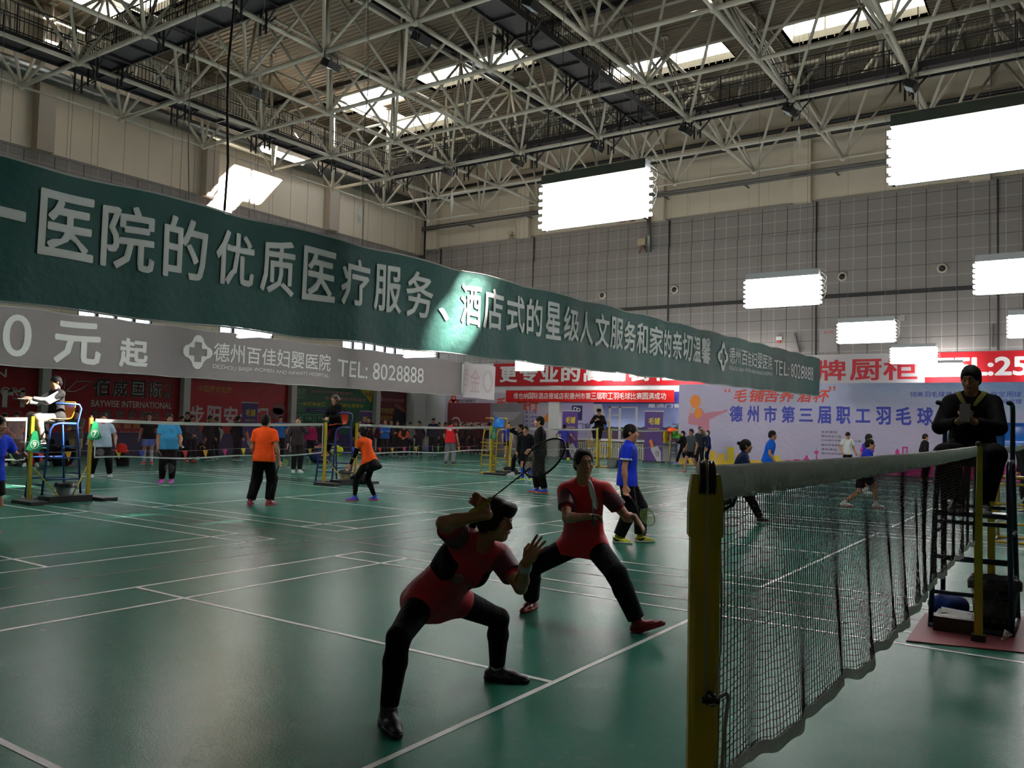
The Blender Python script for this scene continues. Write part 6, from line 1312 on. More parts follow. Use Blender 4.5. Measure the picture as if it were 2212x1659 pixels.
palm_n = unit(np.cross(hdir, hd)); palm_n = palm_n*(-1 if palm_n @ _F2 > 0 else 1)
wo, Jw = person('woman in a dark red sports shirt and black leggings crouching with racket raised', (2.3, 2.3, 0), face(60), 1.62, 0.0062, dict(hem=.11, hemr=.012), M_wred, 'short', 'leggings', '08080a', '14142a', '101022', 'pony', 'tan', 0.98, True, panel='07080c', hairx=((0.0, .075, .082, (.066, .045, .034)), (0.0, .093, .058, (.050, .015, .032)), (-.07, .02, .0, (.02, .045, .06)), (.07, .02, .0, (.02, .045, .06))), shoek=1.14,
                handr=dict(d=hd, n=palm_n, side=(1 if np.cross(hd, palm_n) @ hdir > 0 else -1), curl=1.15, thumb=0.5), handl=dict(d=unit(0.50*_R2+0.86*UP-0.2*_F2), n=unit(0.5*_R2+0.75*_F2-0.2*UP), side=1, curl=0.28, spread=0.22, thumb=0.75), J=Jw, sleevecol=M_wslv, socks=('c8c4c0', 0.14))
u, r, f = Jw['u'], Jw['r'], Jw['f']
def on_chest(J, root, a, b, rad, name, m, d=0.135, s=1.0):
    P, N = J['P'], J['N']; c = P+(N-P)*b+J['r']*a*s+J['f']*d*s; x, y = J['r'], J['u']; t = MB()
    for R0, w in ((rad, .006), (rad*.66, .004), (rad*.3, rad*.28)):
        for k in range(24):
            p_ = [c+x*math.cos(q)*rr+y*math.sin(q)*rr-J['f']*0.0 for q, rr in ((k*.2618, R0), ((k+1)*.2618, R0), ((k+1)*.2618, R0-w), (k*.2618, R0-w))]; t.quad(*p_)
    return t
def snap(root, name_src, t, off=0.004):
    """press a printed mark on to the cloth below it"""
    src = [c for c in root.children if c.name.split('.')[0] in name_src][0]; from mathutils.bvhtree import BVHTree
    o = np.array(parent_origin(root)); V = [v.co for v in src.data.vertices]; bvh = BVHTree.FromPolygons(V, [tuple(p.vertices) for p in src.data.polygons]); out = []
    for p in t.v:
        l, n, i, dd = bvh.find_nearest(Vector(p)-Vector(o)); out.append(tuple(np.array(l)+o+np.array(n)*off))
    t.v = out; return t
attach(snap(wo, ('shirt',), on_chest(Jw, wo, 0.055, 0.66, 0.034, 'crest', None, 0.13, s)), 'crest_print', mat('pale_print', (0.30, 0.17, 0.18), 0.6), wo)
t = MB(); b0 = Jw['P']+(Jw['HL']-Jw['P'])*1.2+Jw['f']*0.13*s
for k in range(3): t.quad(*[b0+np.array(q) for q in ((.0+.016*k, 0, .02), (.010+.016*k, 0, .02), (.02+.016*k, 0, -.012-.006*k), (.012+.016*k, 0, -.012-.006*k))])
attach(snap(wo, ('leggings',), t), 'stripe_mark', M_wt, wo)
S = Solid(0.008); S.cone(Jw['WL']-unit(Jw['WL']-Jw['EL'])*0.05, Jw['WL']-unit(Jw['WL']-Jw['EL'])*0.005, 0.037, 0.035, 0.005).cut(Jw['WL']-unit(Jw['WL']-Jw['EL'])*0.004, Jw['WL']-Jw['EL'], .07).cut(Jw['WL']-unit(Jw['WL']-Jw['EL'])*0.056, Jw['EL']-Jw['WL'], .07); solid_obj(S, 'wristband', cloth('b8b0ac'), wo)
for q, e in (('AR', 'tr'), ('AL', 'tl')):           # laces
    t = MB(); A = Jw[q]; td = Jw[e]; sd = unit(np.cross(td, UP))
    for k in range(4): c = A+td*(0.045+0.020*k)*s-UP*(0.006+0.009*k)*s; t.tube([c-sd*0.020, c+UP*0.006, c+sd*0.020], 0.003, 5)
    t.tube([A+td*.04+UP*.0, A+td*.03+sd*.025+UP*.02, A+td*.05+sd*.035-UP*.005], .003, 5); attach(t, 'laces', cloth('101014'), wo)
shoes = [c for c in wo.children if c.name.startswith('shoe')]
for so2, q, e in zip(shoes, ('AR', 'AL'), ('tr', 'tl')):
    A = Jw[q]; td = Jw[e]; sd = unit(np.cross(td, UP)); t = MB()
    for sgn in (-1, 1):
        for x0, z0, x1, z1 in ((-.03, -.03, .05, -.055), (.0, -.02, .07, -.05), (.06, -.022, .10, -.05)): t.tube([A+td*(x0+(x1-x0)*k/6)+sd*sgn*.06+UP*(z0+(z1-z0)*k/6) for k in range(7)], .0028, 5)
    from mathutils.bvhtree import BVHTree
    o_ = np.array(parent_origin(so2)); bv = BVHTree.FromPolygons([v.co for v in so2.data.vertices], [tuple(p.vertices) for p in so2.data.polygons]); t.v = [tuple(np.array(h[0])+o_+np.array(h[1])*.0015) for h in (bv.find_nearest(Vector(p)-Vector(o_)) for p in t.v)]
    attach(t, 'shoe_stripe', mat('lilac_stripe', (.30, .28, .42), .3), so2)
racket(C-hdir*0.105+palm_n*0.022, hdir, -0.60*_F2+0.5*UP-0.55*_R2, 'black racket with yellow grip raised by the crouching woman in red', '2a2a2c', 'b09010', '8a8a86')
def lapels(J, root, src, m, s=1.0, w=.052):
    N, r, f, u = J['N'], J['r'], J['f'], J['u']; t = MB(); k = 10
    for q in (-1, 1):
        vs = []
        for i in range(k+1):
            x = i/k; c = N+(r*q*(.092*(1-x)+.022*x)+f*(-.02*(1-x)+.135*x)+u*(.075*(1-x)-.055*x))*s; d = (r*q*.9-u*.5)*w*s*(1-.55*x)
            for j in range(5): vs.append(c+d*j/4)
        t.add(vs, [(i*5+j, (i+1)*5+j, (i+1)*5+j+1, i*5+j+1) for i in range(k) for j in range(4)])
    attach(snap(root, src, t, .007), 'collar', m, root)
# --- man in red lunging behind her
s = 1.0
d = dict(P=at(1260, 1168, 7.15), N=at(1262, 1047, 7.05), SR=at(1221, 1061, 7.08), SL=at(1308, 1060, 7.00)); d['H'] = at(1261, 1001, 7.00)
d['HR'] = at(1238, 1178, 7.18); d['HL'] = at(1284, 1178, 7.10)
d['KR'], d['AR'] = ik(d['HR'], (4.74, 3.27, 0.085), .415, .415, (-0.7, 0.35, 0.3)); d['KL'], d['AL'] = ik(d['HL'], (4.60, 2.16, 0.085), .415, .415, (-0.7, -0.5, 0.3))
rd = unit(0.52*UP-0.85*_F2-0.10*_R2); C = at(1281, 1116, 6.66); v = -0.2*_F2+0.9*_R2+0.1*UP; hd = unit(v-rd*(v @ rd)); WR = C-hd*0.06
d['ER'], d['WR'] = ik(d['SR'], WR, .285, .25, (-0.3, 0.3, -0.9)); d['EL'], d['WL'] = ik(d['SL'], at(1370, 1117, 6.74), .285, .25, (0.2, -0.5, -0.6))
Jm = Jworld(d, s, face(14)+0.0*UP, 0.85, tr=face(-25), tl=unit(face(72)+0.38*UP)); pn = unit(np.cross(rd, hd)); pn = pn*(-1 if pn @ _F2 > 0 else 1)
M_mred = mat('bright_red_shirt', (0.52, 0.006, 0.018), 0.6, noise=0.10, nscale=8, bump=0.3, bscale=20)
mo, Jm = person('man with glasses in a red sports shirt lunging towards the net', (4.65, 2.7, 0), face(10), 1.70, 0.0075, {'fit': 0.004, 'hem': .10, 'hemr': .006}, M_mred, 'short', 'trousers', '0d1016', '6a0f18', '7a1018', 'receding', 'tan', 1.0, False,
                handr=dict(d=hd, n=pn, side=(1 if np.cross(hd, pn) @ rd > 0 else -1), curl=1.15, thumb=0.5), handl=dict(d=0.62*_R2-0.75*UP-0.1*_F2, n=-0.8*_R2+0.3*_F2, curl=0.4, side=1), J=Jm, sleevecol=M_wslv)
attach(snap(mo, ('shirt',), on_chest(Jm, mo, 0.085, 0.62, 0.036, 'crest', None, 0.13)), 'crest_print', MATS['pale_print'], mo)

t = MB(); H, hf, hr, hu = Jm['H'], Jm['hf'], Jm['hr'], Jm['hu']
for q in (-1, 1):
    c = H+hu*0.008+hf*0.106+hr*q*0.033; t.tube([c+hr*0.025*math.cos(a)+hu*0.017*math.sin(a)-hf*0.010*(q*math.cos(a) > 0.5) for a in np.linspace(0, 6.283, 20, endpoint=False)], 0.0016, 5, closed=True)
    t.tube([c+hr*q*0.025+hu*0.004-hf*0.008, H+hr*q*0.077+hu*0.012+hf*0.03, H+hr*q*0.076+hu*0.008-hf*0.01], 0.0016, 5)
t.tube([H+hu*0.010+hf*0.107-hr*0.010, H+hu*0.013+hf*0.110, H+hu*0.010+hf*0.107+hr*0.010], 0.0016, 5); attach(t, 'glasses', mat('thin_glasses', (0.10, 0.09, 0.08), 0.2, 0.8), mo)
racket(C-rd*0.10+pn*0.022, rd, _R2*0.88+0.45*_F2, 'pale racket seen edge on, held upright by the man in red', 'a8aaa8', '1a1a1a', 'b8bab8')
# --- man in royal blue behind them
po = fl(1352, 1171); bl, Jb = person('man in a royal blue sports shirt, black trousers and yellow shoes walking with a racket', po, face(78), 1.71, 0.012, dict(hip=(0, 0, .90), ar=(.09, -.10, .08), al=(-.09, .20, .085), tl=-.1, tr=.3, lean=.04, wr=(.27, .0, .80), fit=.02, hturn=.05), '1a33c4', 'short', 'trousers', '060608', 'b8b81c', 'd0cfc0', 'short', 'tan', 1.04, handr=dict(curl=1.1))
c = lambda k: Jb[k]; t = MB()
for a, e in (('SR', 'ER'),):
    x, y = Jb[a], Jb[e]; n = unit(y-x); t.tube([x+n*.155*1.0+(Jb['f']*math.cos(q)-Jb['r']*math.sin(q))*.071 for q in np.linspace(0, 6.283, 20, endpoint=False)], 0.016, 6, closed=True)
attach(t, 'cuff_trim', cloth('c8ccd8'), bl); t = MB(); t.tube([Jb['N']+Jb['r']*.07-Jb['u']*.0+Jb['f']*-.05, Jb['N']+Jb['r']*.13-Jb['u']*.05+Jb['f']*.04, Jb['N']+Jb['r']*.15-Jb['u']*.14+Jb['f']*.07], .012, 6); attach(snap(bl, ('shirt',), t, .006), 'shoulder_stripe', cloth('c8ccd8'), bl)
rdir = unit(at(1403, 1112, dep(Jb['WR']))-Jb['WR']); racket(Jb['WR']+np.array([0, 0, -.07])-rdir*.06, rdir, -0.7*_F2+0.4*UP, 'racket with green strings and pink grip carried by the man in royal blue', '1c2420', 'c04a78', '7a9a30')
# --- umpire looking at his phone in the foreground chair
um, Ju = person('man in black jacket sitting on the foreground umpire chair reading a phone', (6.72, 0.0, 0.0), (-1, 0.0), 1.66, 0.0095, dict(hip=(0, -.05, 1.545), ar=(.05, .43, 1.12), al=(-.13, .41, 1.12), kr=(.35, 1, .5), kl=(-.4, 1, .5), wr=(.07, .33, 1.80), wl=(-.06, .33, 1.80), pr=(.8, -.2, -.8), pl=(-.8, -.2, -.8), lean=.05, hpitch=.22, hturn=.15, fit=.012), '09090c', 'long', 'trousers', '070709', '0c0c0e', '9a9a98', 'buzz', 'tan', 1.06, belly=.02, handr=dict(d=(-.55, -.6, .35), n=(-.2, -.5, .8), curl=.7, side=-1), handl=dict(d=(-.55, .6, .35), n=(-.2, .5, .8), curl=.7, side=1))
lapels(Ju, um, ('jacket',), cloth('6a6434'))
c = (Ju['WR']+Ju['WL'])/2+np.array([-.115, 0.0, .075]); R = np.array(((0, -0.5, 0.87), (1, 0, 0), (0, 0.87, 0.5))).T
o = empty('mobile_phone', c, 'dark mobile phone held by the umpire in the foreground', 'phone'); Rp = np.stack([np.array([0, 1, 0]), np.array([.42, 0, .91]), np.array([.91, 0, -.42])], 1); attach(MB().box(c, (.080, .165, .010), Rp), 'case', mat('phone_grey', (0.05, 0.048, 0.05), .35), o, False); attach(MB().box(c+Rp @ np.array([0, 0, .006]), (.072, .15, .002), Rp), 'screen', mat('phone_screen', (.02, .02, .025), .1), o, False)
t = MB(); cc = Ju['P']+(Ju['N']-Ju['P'])*.60-Ju['r']*.095+Ju['f']*.13; t.add([cc+Ju['r']*.022*math.cos(a)+Ju['u']*.014*math.sin(a) for a in np.linspace(0, 6.283, 14, endpoint=False)], [tuple(range(14))]); attach(snap(um, ('jacket',), t, .006), 'badge', cloth('6a6a70'), um)
# --- everyone else
def prs(px_, py_, a, lab, h=1.7, vox=0.016, **k): return person(lab, fl(px_, py_), face(a), h, vox, k.pop('pose', None), **k)
HAND_MOUTH = dict(wr=(.30, .02, .86), wl=(-.03, .20, 1.42), pl=(-.6, .3, -.8))
HANDS_HIP = dict(wr=(.19, .06, .98), wl=(-.19, .06, .98), pr=(1, -.4, 0), pl=(-1, -.4, 0))
CROSS = dict(wr=(-.08, .21, 1.14), wl=(.08, .23, 1.10), pr=(.8, .3, -.6), pl=(-.8, .3, -.6))
CLASP = dict(wr=(.04, .26, .98), wl=(-.04, .26, .98), pr=(.8, -.2, -.4), pl=(-.8, -.2, -.4))
PHONE = dict(wr=(.06, .28, 1.22), wl=(-.06, .28, 1.22), pr=(.7, 0, -.8), pl=(-.7, 0, -.8), hpitch=.35)
# left side
p, J = prs(-26, 1160, 70, 'person in bright blue shirt and black shorts at the left edge raising a racket', 1.66, pose=dict(hip=(-.05, -.1, .86), ar=(.10, .12, .08), al=(-.25, -.35, .09), lean=.18, wr=(.22, .30, 1.38), pr=(.5, .2, -1), wl=(-.3, .2, 1.1), hturn=-.3), top='1a3cc8', bottom='shorts', bot='08080a', shoe='1a0c10', sole='d83a34', skin='tan', handr=dict(curl=1.0))
racket(J['WR']+(0, 0, .04), unit(-0.55*_R2+0.75*UP-0.3*_F2), -0.8*_F2+0.2*UP, 'racket held up by the player at the left edge', '303034', '7a1c18', '909090')
p, J = person('umpire in a black and white jacket and grey trousers on the blue chair', (6.62, 15.35, 0), (-1, 0.0), 1.70, 0.014, dict(hip=(0, -.04, 1.575), ar=(.07, .34, 1.16), al=(-.10, .26, 1.14), kr=(.1, 1, .5), kl=(-.1, 1, .5), wr=(.10, .45, 1.84), wl=(-.06, .45, 1.90), lean=.05, hpitch=.12, pr=(.6, -.1, -1), pl=(-.6, -.1, -1)), '101012', 'long', 'trousers', '77726c', '16161a', 'd8d8d8', 'short', 'light', 1.0, sleevecol='8c8c90')
c = (J['WR']+J['WL'])/2+np.array([-.12, 0, .02]); tag(MB().box(c, (.30, .22, .012)).build('score_clipboard', mat('score_sheet', (.42, .40, .34), .6)), 'pale score clipboard in the hands of the umpire in black and white', 'clipboard')
p, J = prs(218, 1031, 25, 'man with glasses in a white and blue shirt behind plate 7, sunlit', 1.72, pose=dict(ar=(.22, .02, .08), al=(-.20, .0, .08), hip=(0, 0, .88), wr=(.32, .20, .92), wl=(-.30, .12, .88)), top='b8cfe6', bot='0a0a0c', shoe='d8d8d8', hair='short', skin='light', w=1.08, belly=.04, handr=dict(curl=1.1))
racket(J['WR'], unit(0.75*_R2-0.45*UP-0.4*_F2), -0.7*_F2+0.6*UP, 'racket held low by the sunlit man in white and blue', '303034', '303030', '808080')
p, J = prs(360, 1043, 28, 'woman in a turquoise to blue shirt, black trousers and pink shoes', 1.70, pose=dict(wr=(.25, .16, .86), wl=(-.24, .26, .98), tr=.5, tl=.3), top='3f9fd8', bot='0a0a0c', shoe='d03ab0', sole='c88ac0', hair='bob', skin='tan', w=1.22, female=True, belly=.04, handr=dict(curl=1.1), handl=dict(curl=.8))
S = Solid(.016); S.ell(J['P']+(J['N']-J['P'])*.22, np.array([J['r'], J['f'], J['u']]), np.array((.205, .182, .13)), .02); solid_obj(S, 'lower_shirt', cloth('1f4fc8'), p)
racket(J['WR']-(0, 0, .05), unit(0.55*_R2-0.8*UP), -_F2+.3*UP, 'racket hanging from the hand of the woman in turquoise', '2a2a2c', '6a5a50', '707070', fine=False); shuttle(J['WL']+.05*_R2-(0, 0, .06), (.3, -.3, -.9), 'white shuttlecock held by the woman in turquoise')
p, J = prs(566, 1091, 172, 'man in a bright orange shirt and black trousers standing with his back turned', 1.74, 0.013, pose=dict(ar=(.13, .02, .08), al=(-.20, -.06, .08), hip=(0, 0, .90), wr=(.30, .0, .82), wl=(-.22, .14, .84), fit=.018), top='f2541c', bot='060607', shoe='8a1c34', sole='b02a3c', hair='short', skin='tan', w=1.05, handr=dict(curl=1.1))
racket(J['WR']-(0, 0, .07), unit(0.2*_F2-UP-.3*_R2), _R2, 'dark racket hanging from the right hand of the man in orange', '141416', '202020', '404040', fine=False)
p, J = prs(790, 1081, -118, 'woman in orange shirt with black sleeves and a black skirt leaning forward', 1.62, 0.013, pose=dict(hip=(0, -.08, .86), lean=.42, ar=(.16, -.12, .08), al=(-.20, .14, .08), wr=(.22, .34, .70), wl=(-.20, .34, .66), hup=.7, hem=.06), top='f4581e', sleeve='cap', bottom='skirt', bot='060607', shoe='2a48c0', sole='d84a68', hair='bun', skin='light', w=.98, female=True)
for a, e, q in (('SR', 'ER', 'WR'), ('SL', 'EL', 'WL')):
    S = Solid(.013); x = J[a]+(J[e]-J[a])*.45; S.cone(x, J[e], .054, .044, .01).cone(J[e], J[q], .045, .032, .01).cut(J[q]-(J[q]-J[e])*.05, J[q]-J[e], .08).cut(x, x-J[e], .09); solid_obj(S, 'arm_sleeve', cloth('08080a'), p)
racket(J['WR']-(0, 0, .03), unit(-.35*_R2+.2*_F2-.2*UP+.9*_F2), UP, 'white framed racket held by the woman in orange', 'b8bcc0', '202020', '909090', fine=False)
p, J = prs(640, 1021, 35, 'man in dark grey with a hand at his mouth behind the net', 1.72, pose=dict(HAND_MOUTH, ar=(.08, -.05, .08), hturn=.5), top='2a2426', sleeve='long', bot='16191a', shoe='dcdcdc', skin='light', w=1.05)
racket(J['WR']-(0, 0, .03), unit(-UP-.1*_R2), _F2, 'racket with yellow green strings hanging from the man in dark grey', '2a2a2c', '202020', 'b8d030', fine=False)
p, J = person('woman umpire in black with a ponytail on the violet chair', (13.84, 15.35, 0), (-1, 0.06), 1.66, 0.014, dict(hip=(0, -.04, 1.585), ar=(.06, .36, 1.02), al=(-.10, .42, .62), kr=(.1, 1, .5), kl=(-.1, 1, .5), wr=(.05, .24, 1.72), wl=(-.05, .24, 1.72), pr=(.9, -.1, -.6), pl=(-.9, -.1, -.6), lean=.08), '0b0b0d', 'long', 'trousers', '0d0e14', 'c83a34', 'd8d0c8', 'pony', 'light', 1.02, True, hairm=M_hairb)
p, J = prs(971, 1004, 165, 'man in red shirt and grey trousers walking away beside the yellow chair', 1.78, pose=dict(ar=(.10, .10, .08), al=(-.12, -.08, .08), hip=(0, 0, .91), lean=.06, wr=(.30, .05, .84), wl=(-.22, .2, .92), fit=.014), top='c8121c', sleevecol='1a1216', bot='6f7074', shoe='2a2a2a', sole='d8b81a', skin='tan')
t = MB(); cc = J['P']+(J['N']-J['P'])*.8-J['f']*.14; bx = lambda u, v, d_: cc-J['r']*u+J['u']*v; add_text(t, '德州', (-.09, -.04, .09, .05), bx, bold=.02); attach(snap(p, ('shirt',), t, .006), 'back_lettering', M_wt, p)
p, J = prs(1165, 1064, -92, 'tall man in black with glasses standing sideways before the yellow chair', 1.85, 0.013, pose=dict(ar=(.11, .05, .08), al=(-.10, -.12, .08), wr=(.20, .16, .90), wl=(-.2, .2, .95), hpitch=-.12, fit=.006), top='0a0a0c', sleeve='long', bot='0a0a0b', shoe='1a3aa0', sole='e05a34', skin='light', w=1.08)
p, J = prs(1124, 1027, -70, 'person in black with one hand raised to the brow beside the tall man', 1.70, 0.015, pose=dict(ar=(.05, .25, .08), al=(-.12, -.15, .09), hip=(0, 0, .88), wr=(.02, .22, 1.52), pr=(.9, .2, -.3), wl=(-.25, .2, .82), hpitch=-.1), top='0b0b0d', sleeve='long', bottom='leggings', bot='08080a', shoe='d8d4d0', skin='tan')
p, J = prs(1136, 1039, -20, 'player mostly hidden behind the tall man, in blue socks and yellow shoes', 1.62, pose=dict(lean=.2), top='101014', sleeve='long', bottom='shorts', bot='0c0c10', shoe='a8d020', sole='2a6ad0', socks=('2340b8', .75))
p, J = person('man umpire in black cap and black jacket on the far yellow chair', (28.15, 15.3, 0), unit((-1, -.35, 0)), 1.70, 0.016, dict(hip=(0, -.04, 1.565), ar=(.10, .34, 1.12), al=(-.10, .34, 1.12), kr=(.15, 1, .5), kl=(-.15, 1, .5), wr=(.09, .28, 1.86), wl=(-.07, .28, 1.90), pr=(.8, 0, -.8), pl=(-.8, 0, -.8), hpitch=.2), '0a0a0d', 'long', 'trousers', '0a0a0e', '8a8480', 'd0d0cc', 'short', 'tan', 1.08)
t = MB(); H, hf, hr, hu = J['H'], J['hf'], J['hr'], J['hu']; t.lathe(H+hu*.055, [(.098, 0), (.10, .03), (.085, .06), (.05, .085), (.01, .092)], 16, np.stack([hr, hf, hu], 1)); P_ = [H+hu*.06+hr*x*.075+hf*y for x, y in ((-1, .06), (-.8, .15), (0, .18), (.8, .15), (1, .06))]; t.add(P_+[q-hu*.008 for q in P_], [(0, 1, 2, 3, 4), (9, 8, 7, 6, 5)]); attach(t, 'cap', cloth('08080a'), p)
p, J = prs(1218, 993, 165, 'player in purple blue shirt with arms spread seen from behind near the roll-up banner', 1.70, pose=dict(wr=(.42, .18, 1.02), wl=(-.40, .10, 1.12), hpitch=-.25, ar=(.2, .0, .08), al=(-.16, .0, .08)), top='2a2a8c', bot='0e0e16', shoe='c8d820', sole='c8d820', skin='tan')
p, J = prs(1475, 1003, -75, 'person in black walking left beside the pile of bright clothes', 1.56, 0.02, pose=dict(ar=(.08, .28, .08), al=(-.1, -.22, .1), hip=(0, 0, .89), wr=(.2, .3, 1.1)), top='0b0b0e', sleeve='long', bottom='leggings', bot='08080a', shoe='6a5ab0', skin='light', hair='bob', female=True)
p, J = prs(1494, 1020, -60, 'stout man in grey shirt and black shorts walking with knee pads', 1.68, pose=dict(ar=(.1, .26, .08), al=(-.1, -.26, .12), hip=(0, 0, .88), wr=(.28, .1, .86), lean=.06), top='3a3e42', bottom='shorts', bot='0a0a0c', shoe='8a8884', sole='d04a40', skin='tan', w=1.12)
p, J = prs(1512, 1010, -40, 'person in dark clothes walking behind the stout man in grey', 1.72, 0.02, pose=dict(ar=(.1, .15, .08)), top='141820', sleeve='long', bot='0c0c10', shoe='a02a50', skin='tan')
p, J = prs(1529, 1008, -100, 'woman in navy jacket standing at the left edge of the tournament backdrop', 1.58, 0.02, pose=dict(wr=(.2, .1, .85)), top='16224a', sleeve='long', bot='0a0a0e', shoe='1a1a20', skin='light', hair='bob', female=True, hairm=mat('reddish_hair', (.08, .012, .012), .5))
# right side, beyond the near net
p, J = prs(1598, 1128, 78, 'woman in navy jacket and black striped trousers striding behind the near net', 1.62, 0.012, pose=dict(hip=(0, -.08, .80), lean=.32, ar=(.08, -.52, .14), al=(-.10, .38, .085), wr=(.25, .35, .80), wl=(-.22, .40, .92), hup=.8, tl=-.1), top='13203c', sleeve='long', bot='0a0a0c', shoe='2a1a20', sole='d8d4d0', hair='bun', skin='tan', female=True)
for e, q in (('HR', 'KR'), ('KR', 'AR')):
    for k in (-1, 0, 1):
        x = J[e]+(J[q]-J[e])*.15; y = J[e]+(J[q]-J[e])*.92; o_ = J['r']*.12+J['f']*.018*k; t = MB().tube([x+o_, (x+y)/2+o_, y+o_*.8], .005, 5); attach(snap(p, ('trousers',), t, .004), 'side_stripe', M_wt, p)
p, J = prs(1657, 1062, 72, 'man in bright blue shirt and dark shorts running before the tournament backdrop', 1.72, pose=dict(ar=(.09, -.24, .10), al=(-.10, .30, .085), hip=(0, 0, .86), lean=.22, wr=(.24, .20, .80), hup=.9), top='1560d8', bottom='shorts', bot='0c0d12', shoe='3a9ac8', sole='d0d8a0', socks=('2a78c0', .5), skin='tan', w=1.04, handr=dict(curl=1.1))
racket(J['WR']-(0, 0, .05), unit(.5*_R2-.35*UP), UP, 'dark racket carried low by the running man in bright blue', '141418', 'b8a81a', '303030', fine=False)
p, J = person('man in white shirt looking down beside the small print of the backdrop', pX(1830, 1000, 31.5)*np.array([1, 1, 0]), face(10), 1.66, 0.02, dict(hpitch=.55, wr=(.28, .12, .9), wl=(-.28, .12, .9)), 'd6d6d6', 'short', 'trousers', '0a0a0c', '202024', 'd8d8d8', 'short', 'tan')
p, J = prs(1872, 1066, 100, 'player in purple and pink shirt partly behind the boy in royal blue', 1.62, 0.018, pose=dict(ar=(.15, -.1, .08), lean=.1), top='3a2a9c', sleevecol='c83a90', bottom='shorts', bot='4a1030', shoe='d8d8d8', socks=('d8d8d8', .2), skin='light')
p, J = prs(1862, 1096, 76, 'boy in royal blue shirt and dark shorts lunging to the right behind the near net', 1.66, 0.013, pose=dict(hip=(0, -.02, .80), lean=.34, ar=(.10, -.40, .10), al=(-.10, .30, .085), wr=(.26, .28, .84), wl=(-.2, .42, 1.0), hup=.9, shortlen=.8), top='1b2fa4', bottom='shorts', bot='1a0c14', shoe='dcdcdc', sole='d04848', skin='tan', w=.98, socks=('d0d0d0', .12))
p, J = person('man in black jacket standing before the magenta foot of the backdrop', pX(1997, 1000, 30.8)*np.array([1, 1, 0]), face(85), 1.66, 0.02, dict(wr=(.2, .15, .95)), '0c0c0e', 'long', 'trousers', '0a0a0c', 'c83a44', 'd8d8d8', 'short', 'tan')
p, J = person('person in black leaning at the right edge above the empty blue seat', pX(2225, 1000, 19.5)*np.array([1, 1, 0]), face(-80), 1.72, 0.02, dict(lean=.3), '0b0b0d', 'long', 'trousers', '0a0a0c', '202020', 'd8d8d8', 'short', 'tan')
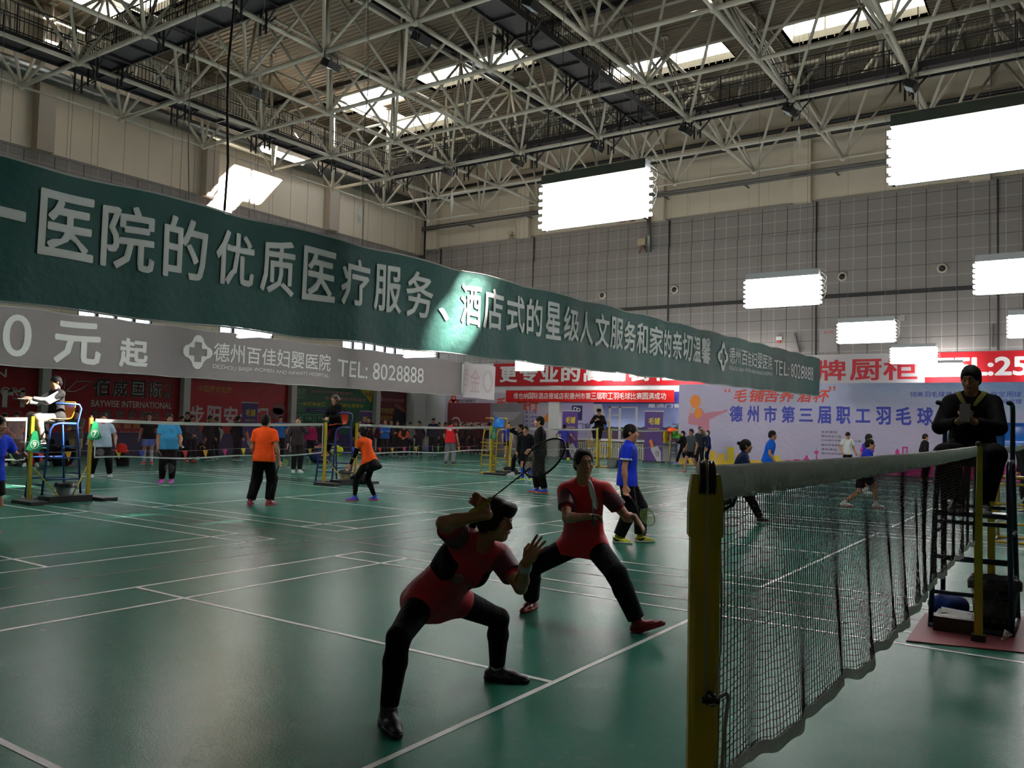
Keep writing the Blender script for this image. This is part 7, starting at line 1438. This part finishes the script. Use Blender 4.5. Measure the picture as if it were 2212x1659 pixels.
# spectators along the left wall: pixel column, head level, distance of the row
def spec(px_, top_, Yc, a, lab, vox=.024, **k):
    b = pY(px_, 930, Yc); z = float(pY(px_, top_, Yc)[2]); h = min(1.84, max(1.52, z*1.0)); return person(lab, (b[0], b[1], 0), face(a), h, vox, k.pop('pose', None), **k, group='spectators along the left wall')
SPEC = [
    (8, 892, 27.2, 60, 'dark haired onlooker at the far left behind the net with plate 9', dict(top='1c1012', sleeve='long')),
    (35, 890, 26.6, 20, 'onlooker in a pale grey shirt behind the net with plate 9', dict(top='8c8884', pose=CLASP)),
    (78, 893, 27.4, 15, 'onlooker in black between plate 9 and the white column', dict(top='101014', sleeve='long')),
    (322, 890, 25.1, 15, 'player in black shirt, white and blue shorts and pale leggings by the red poster', dict(top='0c0c0e', bottom='shorts', bot='6a86d8', shoe='d02a30', socks=('c0c0cc', .95), vox=.02)),
    (391, 898, 26.2, 60, 'black haired man in a black jacket by the white column', dict(top='0d0d10', sleeve='long')),
    (404, 889, 27.5, 10, 'tall onlooker behind the two men by the white column', dict(top='18181c', sleeve='long')),
    (414, 896, 25.4, 40, 'man in grey jacket with orange shoes beside the white column', dict(top='34343c', sleeve='long', bot='10121a', shoe='e0502a', sole='1a1a1a', pose=CLASP)),
    (452, 897, 26.2, 70, 'man in black leaning to talk before the red door poster', dict(top='0c0c0e', sleeve='long')),
    (466, 902, 27.2, -10, 'onlooker with white sleeve stripe before the red door poster', dict(top='1a1a1e', sleeve='long', sleevecol='a8a4a0')),
    (512, 898, 26.0, 150, 'man in black seen from behind beside the purple roll-up banner', dict(top='0b0b0d', sleeve='long')),
    (575, 903, 27.2, 170, 'black haired onlooker left of the man in orange', dict(top='141418', sleeve='long')),
    (605, 898, 26.4, 20, 'onlooker in blue shirt right behind the man in orange', dict(top='1a6ab8')),
    (672, 915, 26.5, 30, 'onlooker in a magenta jacket behind the man in dark grey', dict(top='a01a58', sleeve='long', female=True, hair='bob')),
    (691, 910, 27.0, -10, 'onlooker in black jacket with white piping beside the magenta jacket', dict(top='141218', sleeve='long', female=True, hair='bob')),
    (718, 908, 27.6, 10, 'onlooker in magenta half hidden by the woman umpire', dict(top='8c1a50', sleeve='long', female=True, hair='bob')),
    (776, 905, 26.5, 20, 'dark onlooker behind the woman in orange', dict(top='141216', sleeve='long')),
    (797, 899, 27.2, -15, 'onlooker in dark red behind the woman in orange', dict(top='3a1014', sleeve='long', pose=CROSS)),
    (822, 912, 27.8, 10, 'onlooker in maroon at the edge of the bank poster', dict(top='4a1018', sleeve='long')),
    (832, 905, 25.4, 5, 'bald man in a blue vest with striped scarf by the maroon bank poster', dict(top='1a5ab0', sleeve='long', hair='receding', pose=CROSS)),
    (846, 905, 26.3, -10, 'onlooker in black coat right of the blue vest', dict(top='101014', sleeve='long')),
    (858, 909, 25.6, 15, 'man in dark brown with arms crossed under the bank poster', dict(top='1c1614', sleeve='long', hair='receding', pose=CROSS)),
    (873, 918, 25.2, 0, 'boy in black and orange jacket among the onlookers', dict(top='14141a', sleeve='long', sleevecol='d8582a', pose=CLASP)),
    (886, 911, 25.8, 10, 'woman in heather grey jacket among the onlookers', dict(top='6c6a6c', sleeve='long', female=True, hair='bob', pose=CLASP)),
    (906, 909, 25.4, -20, 'person in a black jacket with orange vest right of the grey jacket', dict(top='111116', sleeve='long', female=True, hair='bob')),
    (936, 902, 25.8, -5, 'tall man in a navy coat before the white corner column', dict(top='141a2e', sleeve='long', w=1.12)),
    (948, 912, 27.0, 10, 'onlooker holding a yellow cloth beside the navy coat', dict(top='1c1a14', sleeve='long')),
    (962, 912, 27.2, 25, 'dark haired woman behind the man in red and grey', dict(top='1a1216', sleeve='long', female=True, hair='bob')),
    (1000, 914, 27.5, 5, 'onlooker before the dark red display board', dict(top='241418', sleeve='long')),
    (1018, 917, 27.0, -20, 'second onlooker before the dark red display board', dict(top='2a1a1c', sleeve='long', pose=CLASP)),
    (1034, 915, 26.2, 15, 'onlooker in maroon right before the display board lettering', dict(top='3a141a', sleeve='long')),
    (1057, 912, 25.5, 170, 'dark clothed person behind the yellow chair post', dict(top='101012', sleeve='long', bot='8a8680')),
    (1097, 912, 21.8, 20, 'player in blue shirt and black shorts right of the yellow chair', dict(top='1a2a9c', bottom='shorts', bot='0c0c10', shoe='d05040', socks=('d8d8d8', .15))),
    (165, 884, 25.4, 10, 'man in khaki shorts with arms crossed behind the blue umpire chair', dict(top='5a5148', sleeve='long', bottom='shorts', bot='7a6c58', shoe='c82a78', pose=dict(CROSS, shortlen=.95))),
]
for a in SPEC:
    k = dict(bot='0e0e12', shoe='40404a', sole='c8c8c8', skin=('tan', 'light')[a[0] % 2]); k.update(a[5]); spec(*a[:5], **k)
SIT = dict(hip=(0, 0, .16), ar=(.16, .36, .08), al=(-.16, .36, .08), kr=(.3, .3, 1), kl=(-.3, .3, 1), wr=(.10, .34, .44), wl=(-.10, .34, .44), lean=.35, hpitch=.3)
for (px_, Yc, a, h, lab, k) in ((68, 26.0, 30, 1.68, 'person in a pink jacket sitting on the floor hugging the knees', dict(top='c81e50', sleeve='long', bot='141418', hair='bob', female=True)), (30, 26.4, -20, 1.62, 'person in white lying back on the floor left of the pink jacket', dict(top='d0c8c0', sleeve='long', bot='0c0c10', shoe='d8d8d8')),
                               (100, 26.6, 15, 1.72, 'smiling girl in black sitting under the net post', dict(top='0c0c10', sleeve='long', bot='16182a', hair='long', female=True, pose=dict(SIT, hip=(0, 0, .30), lean=.1, hpitch=.0, wr=(.02, .30, .80)))), (445, 27.2, 0, 1.66, 'person in black sitting by the wall under the red door poster', dict(top='0e0e12', sleeve='long', bot='101014', shoe='d8d8d8'))):
    b = pY(px_, 960, Yc); k2 = dict(pose=SIT, bot='0e0e12', shoe='c8e8e0', sole='d8d8d8', vox=.022); k2.update(k); person(lab, (b[0], b[1], 0), face(a), h, group='people sitting on the floor by the left wall', **k2)
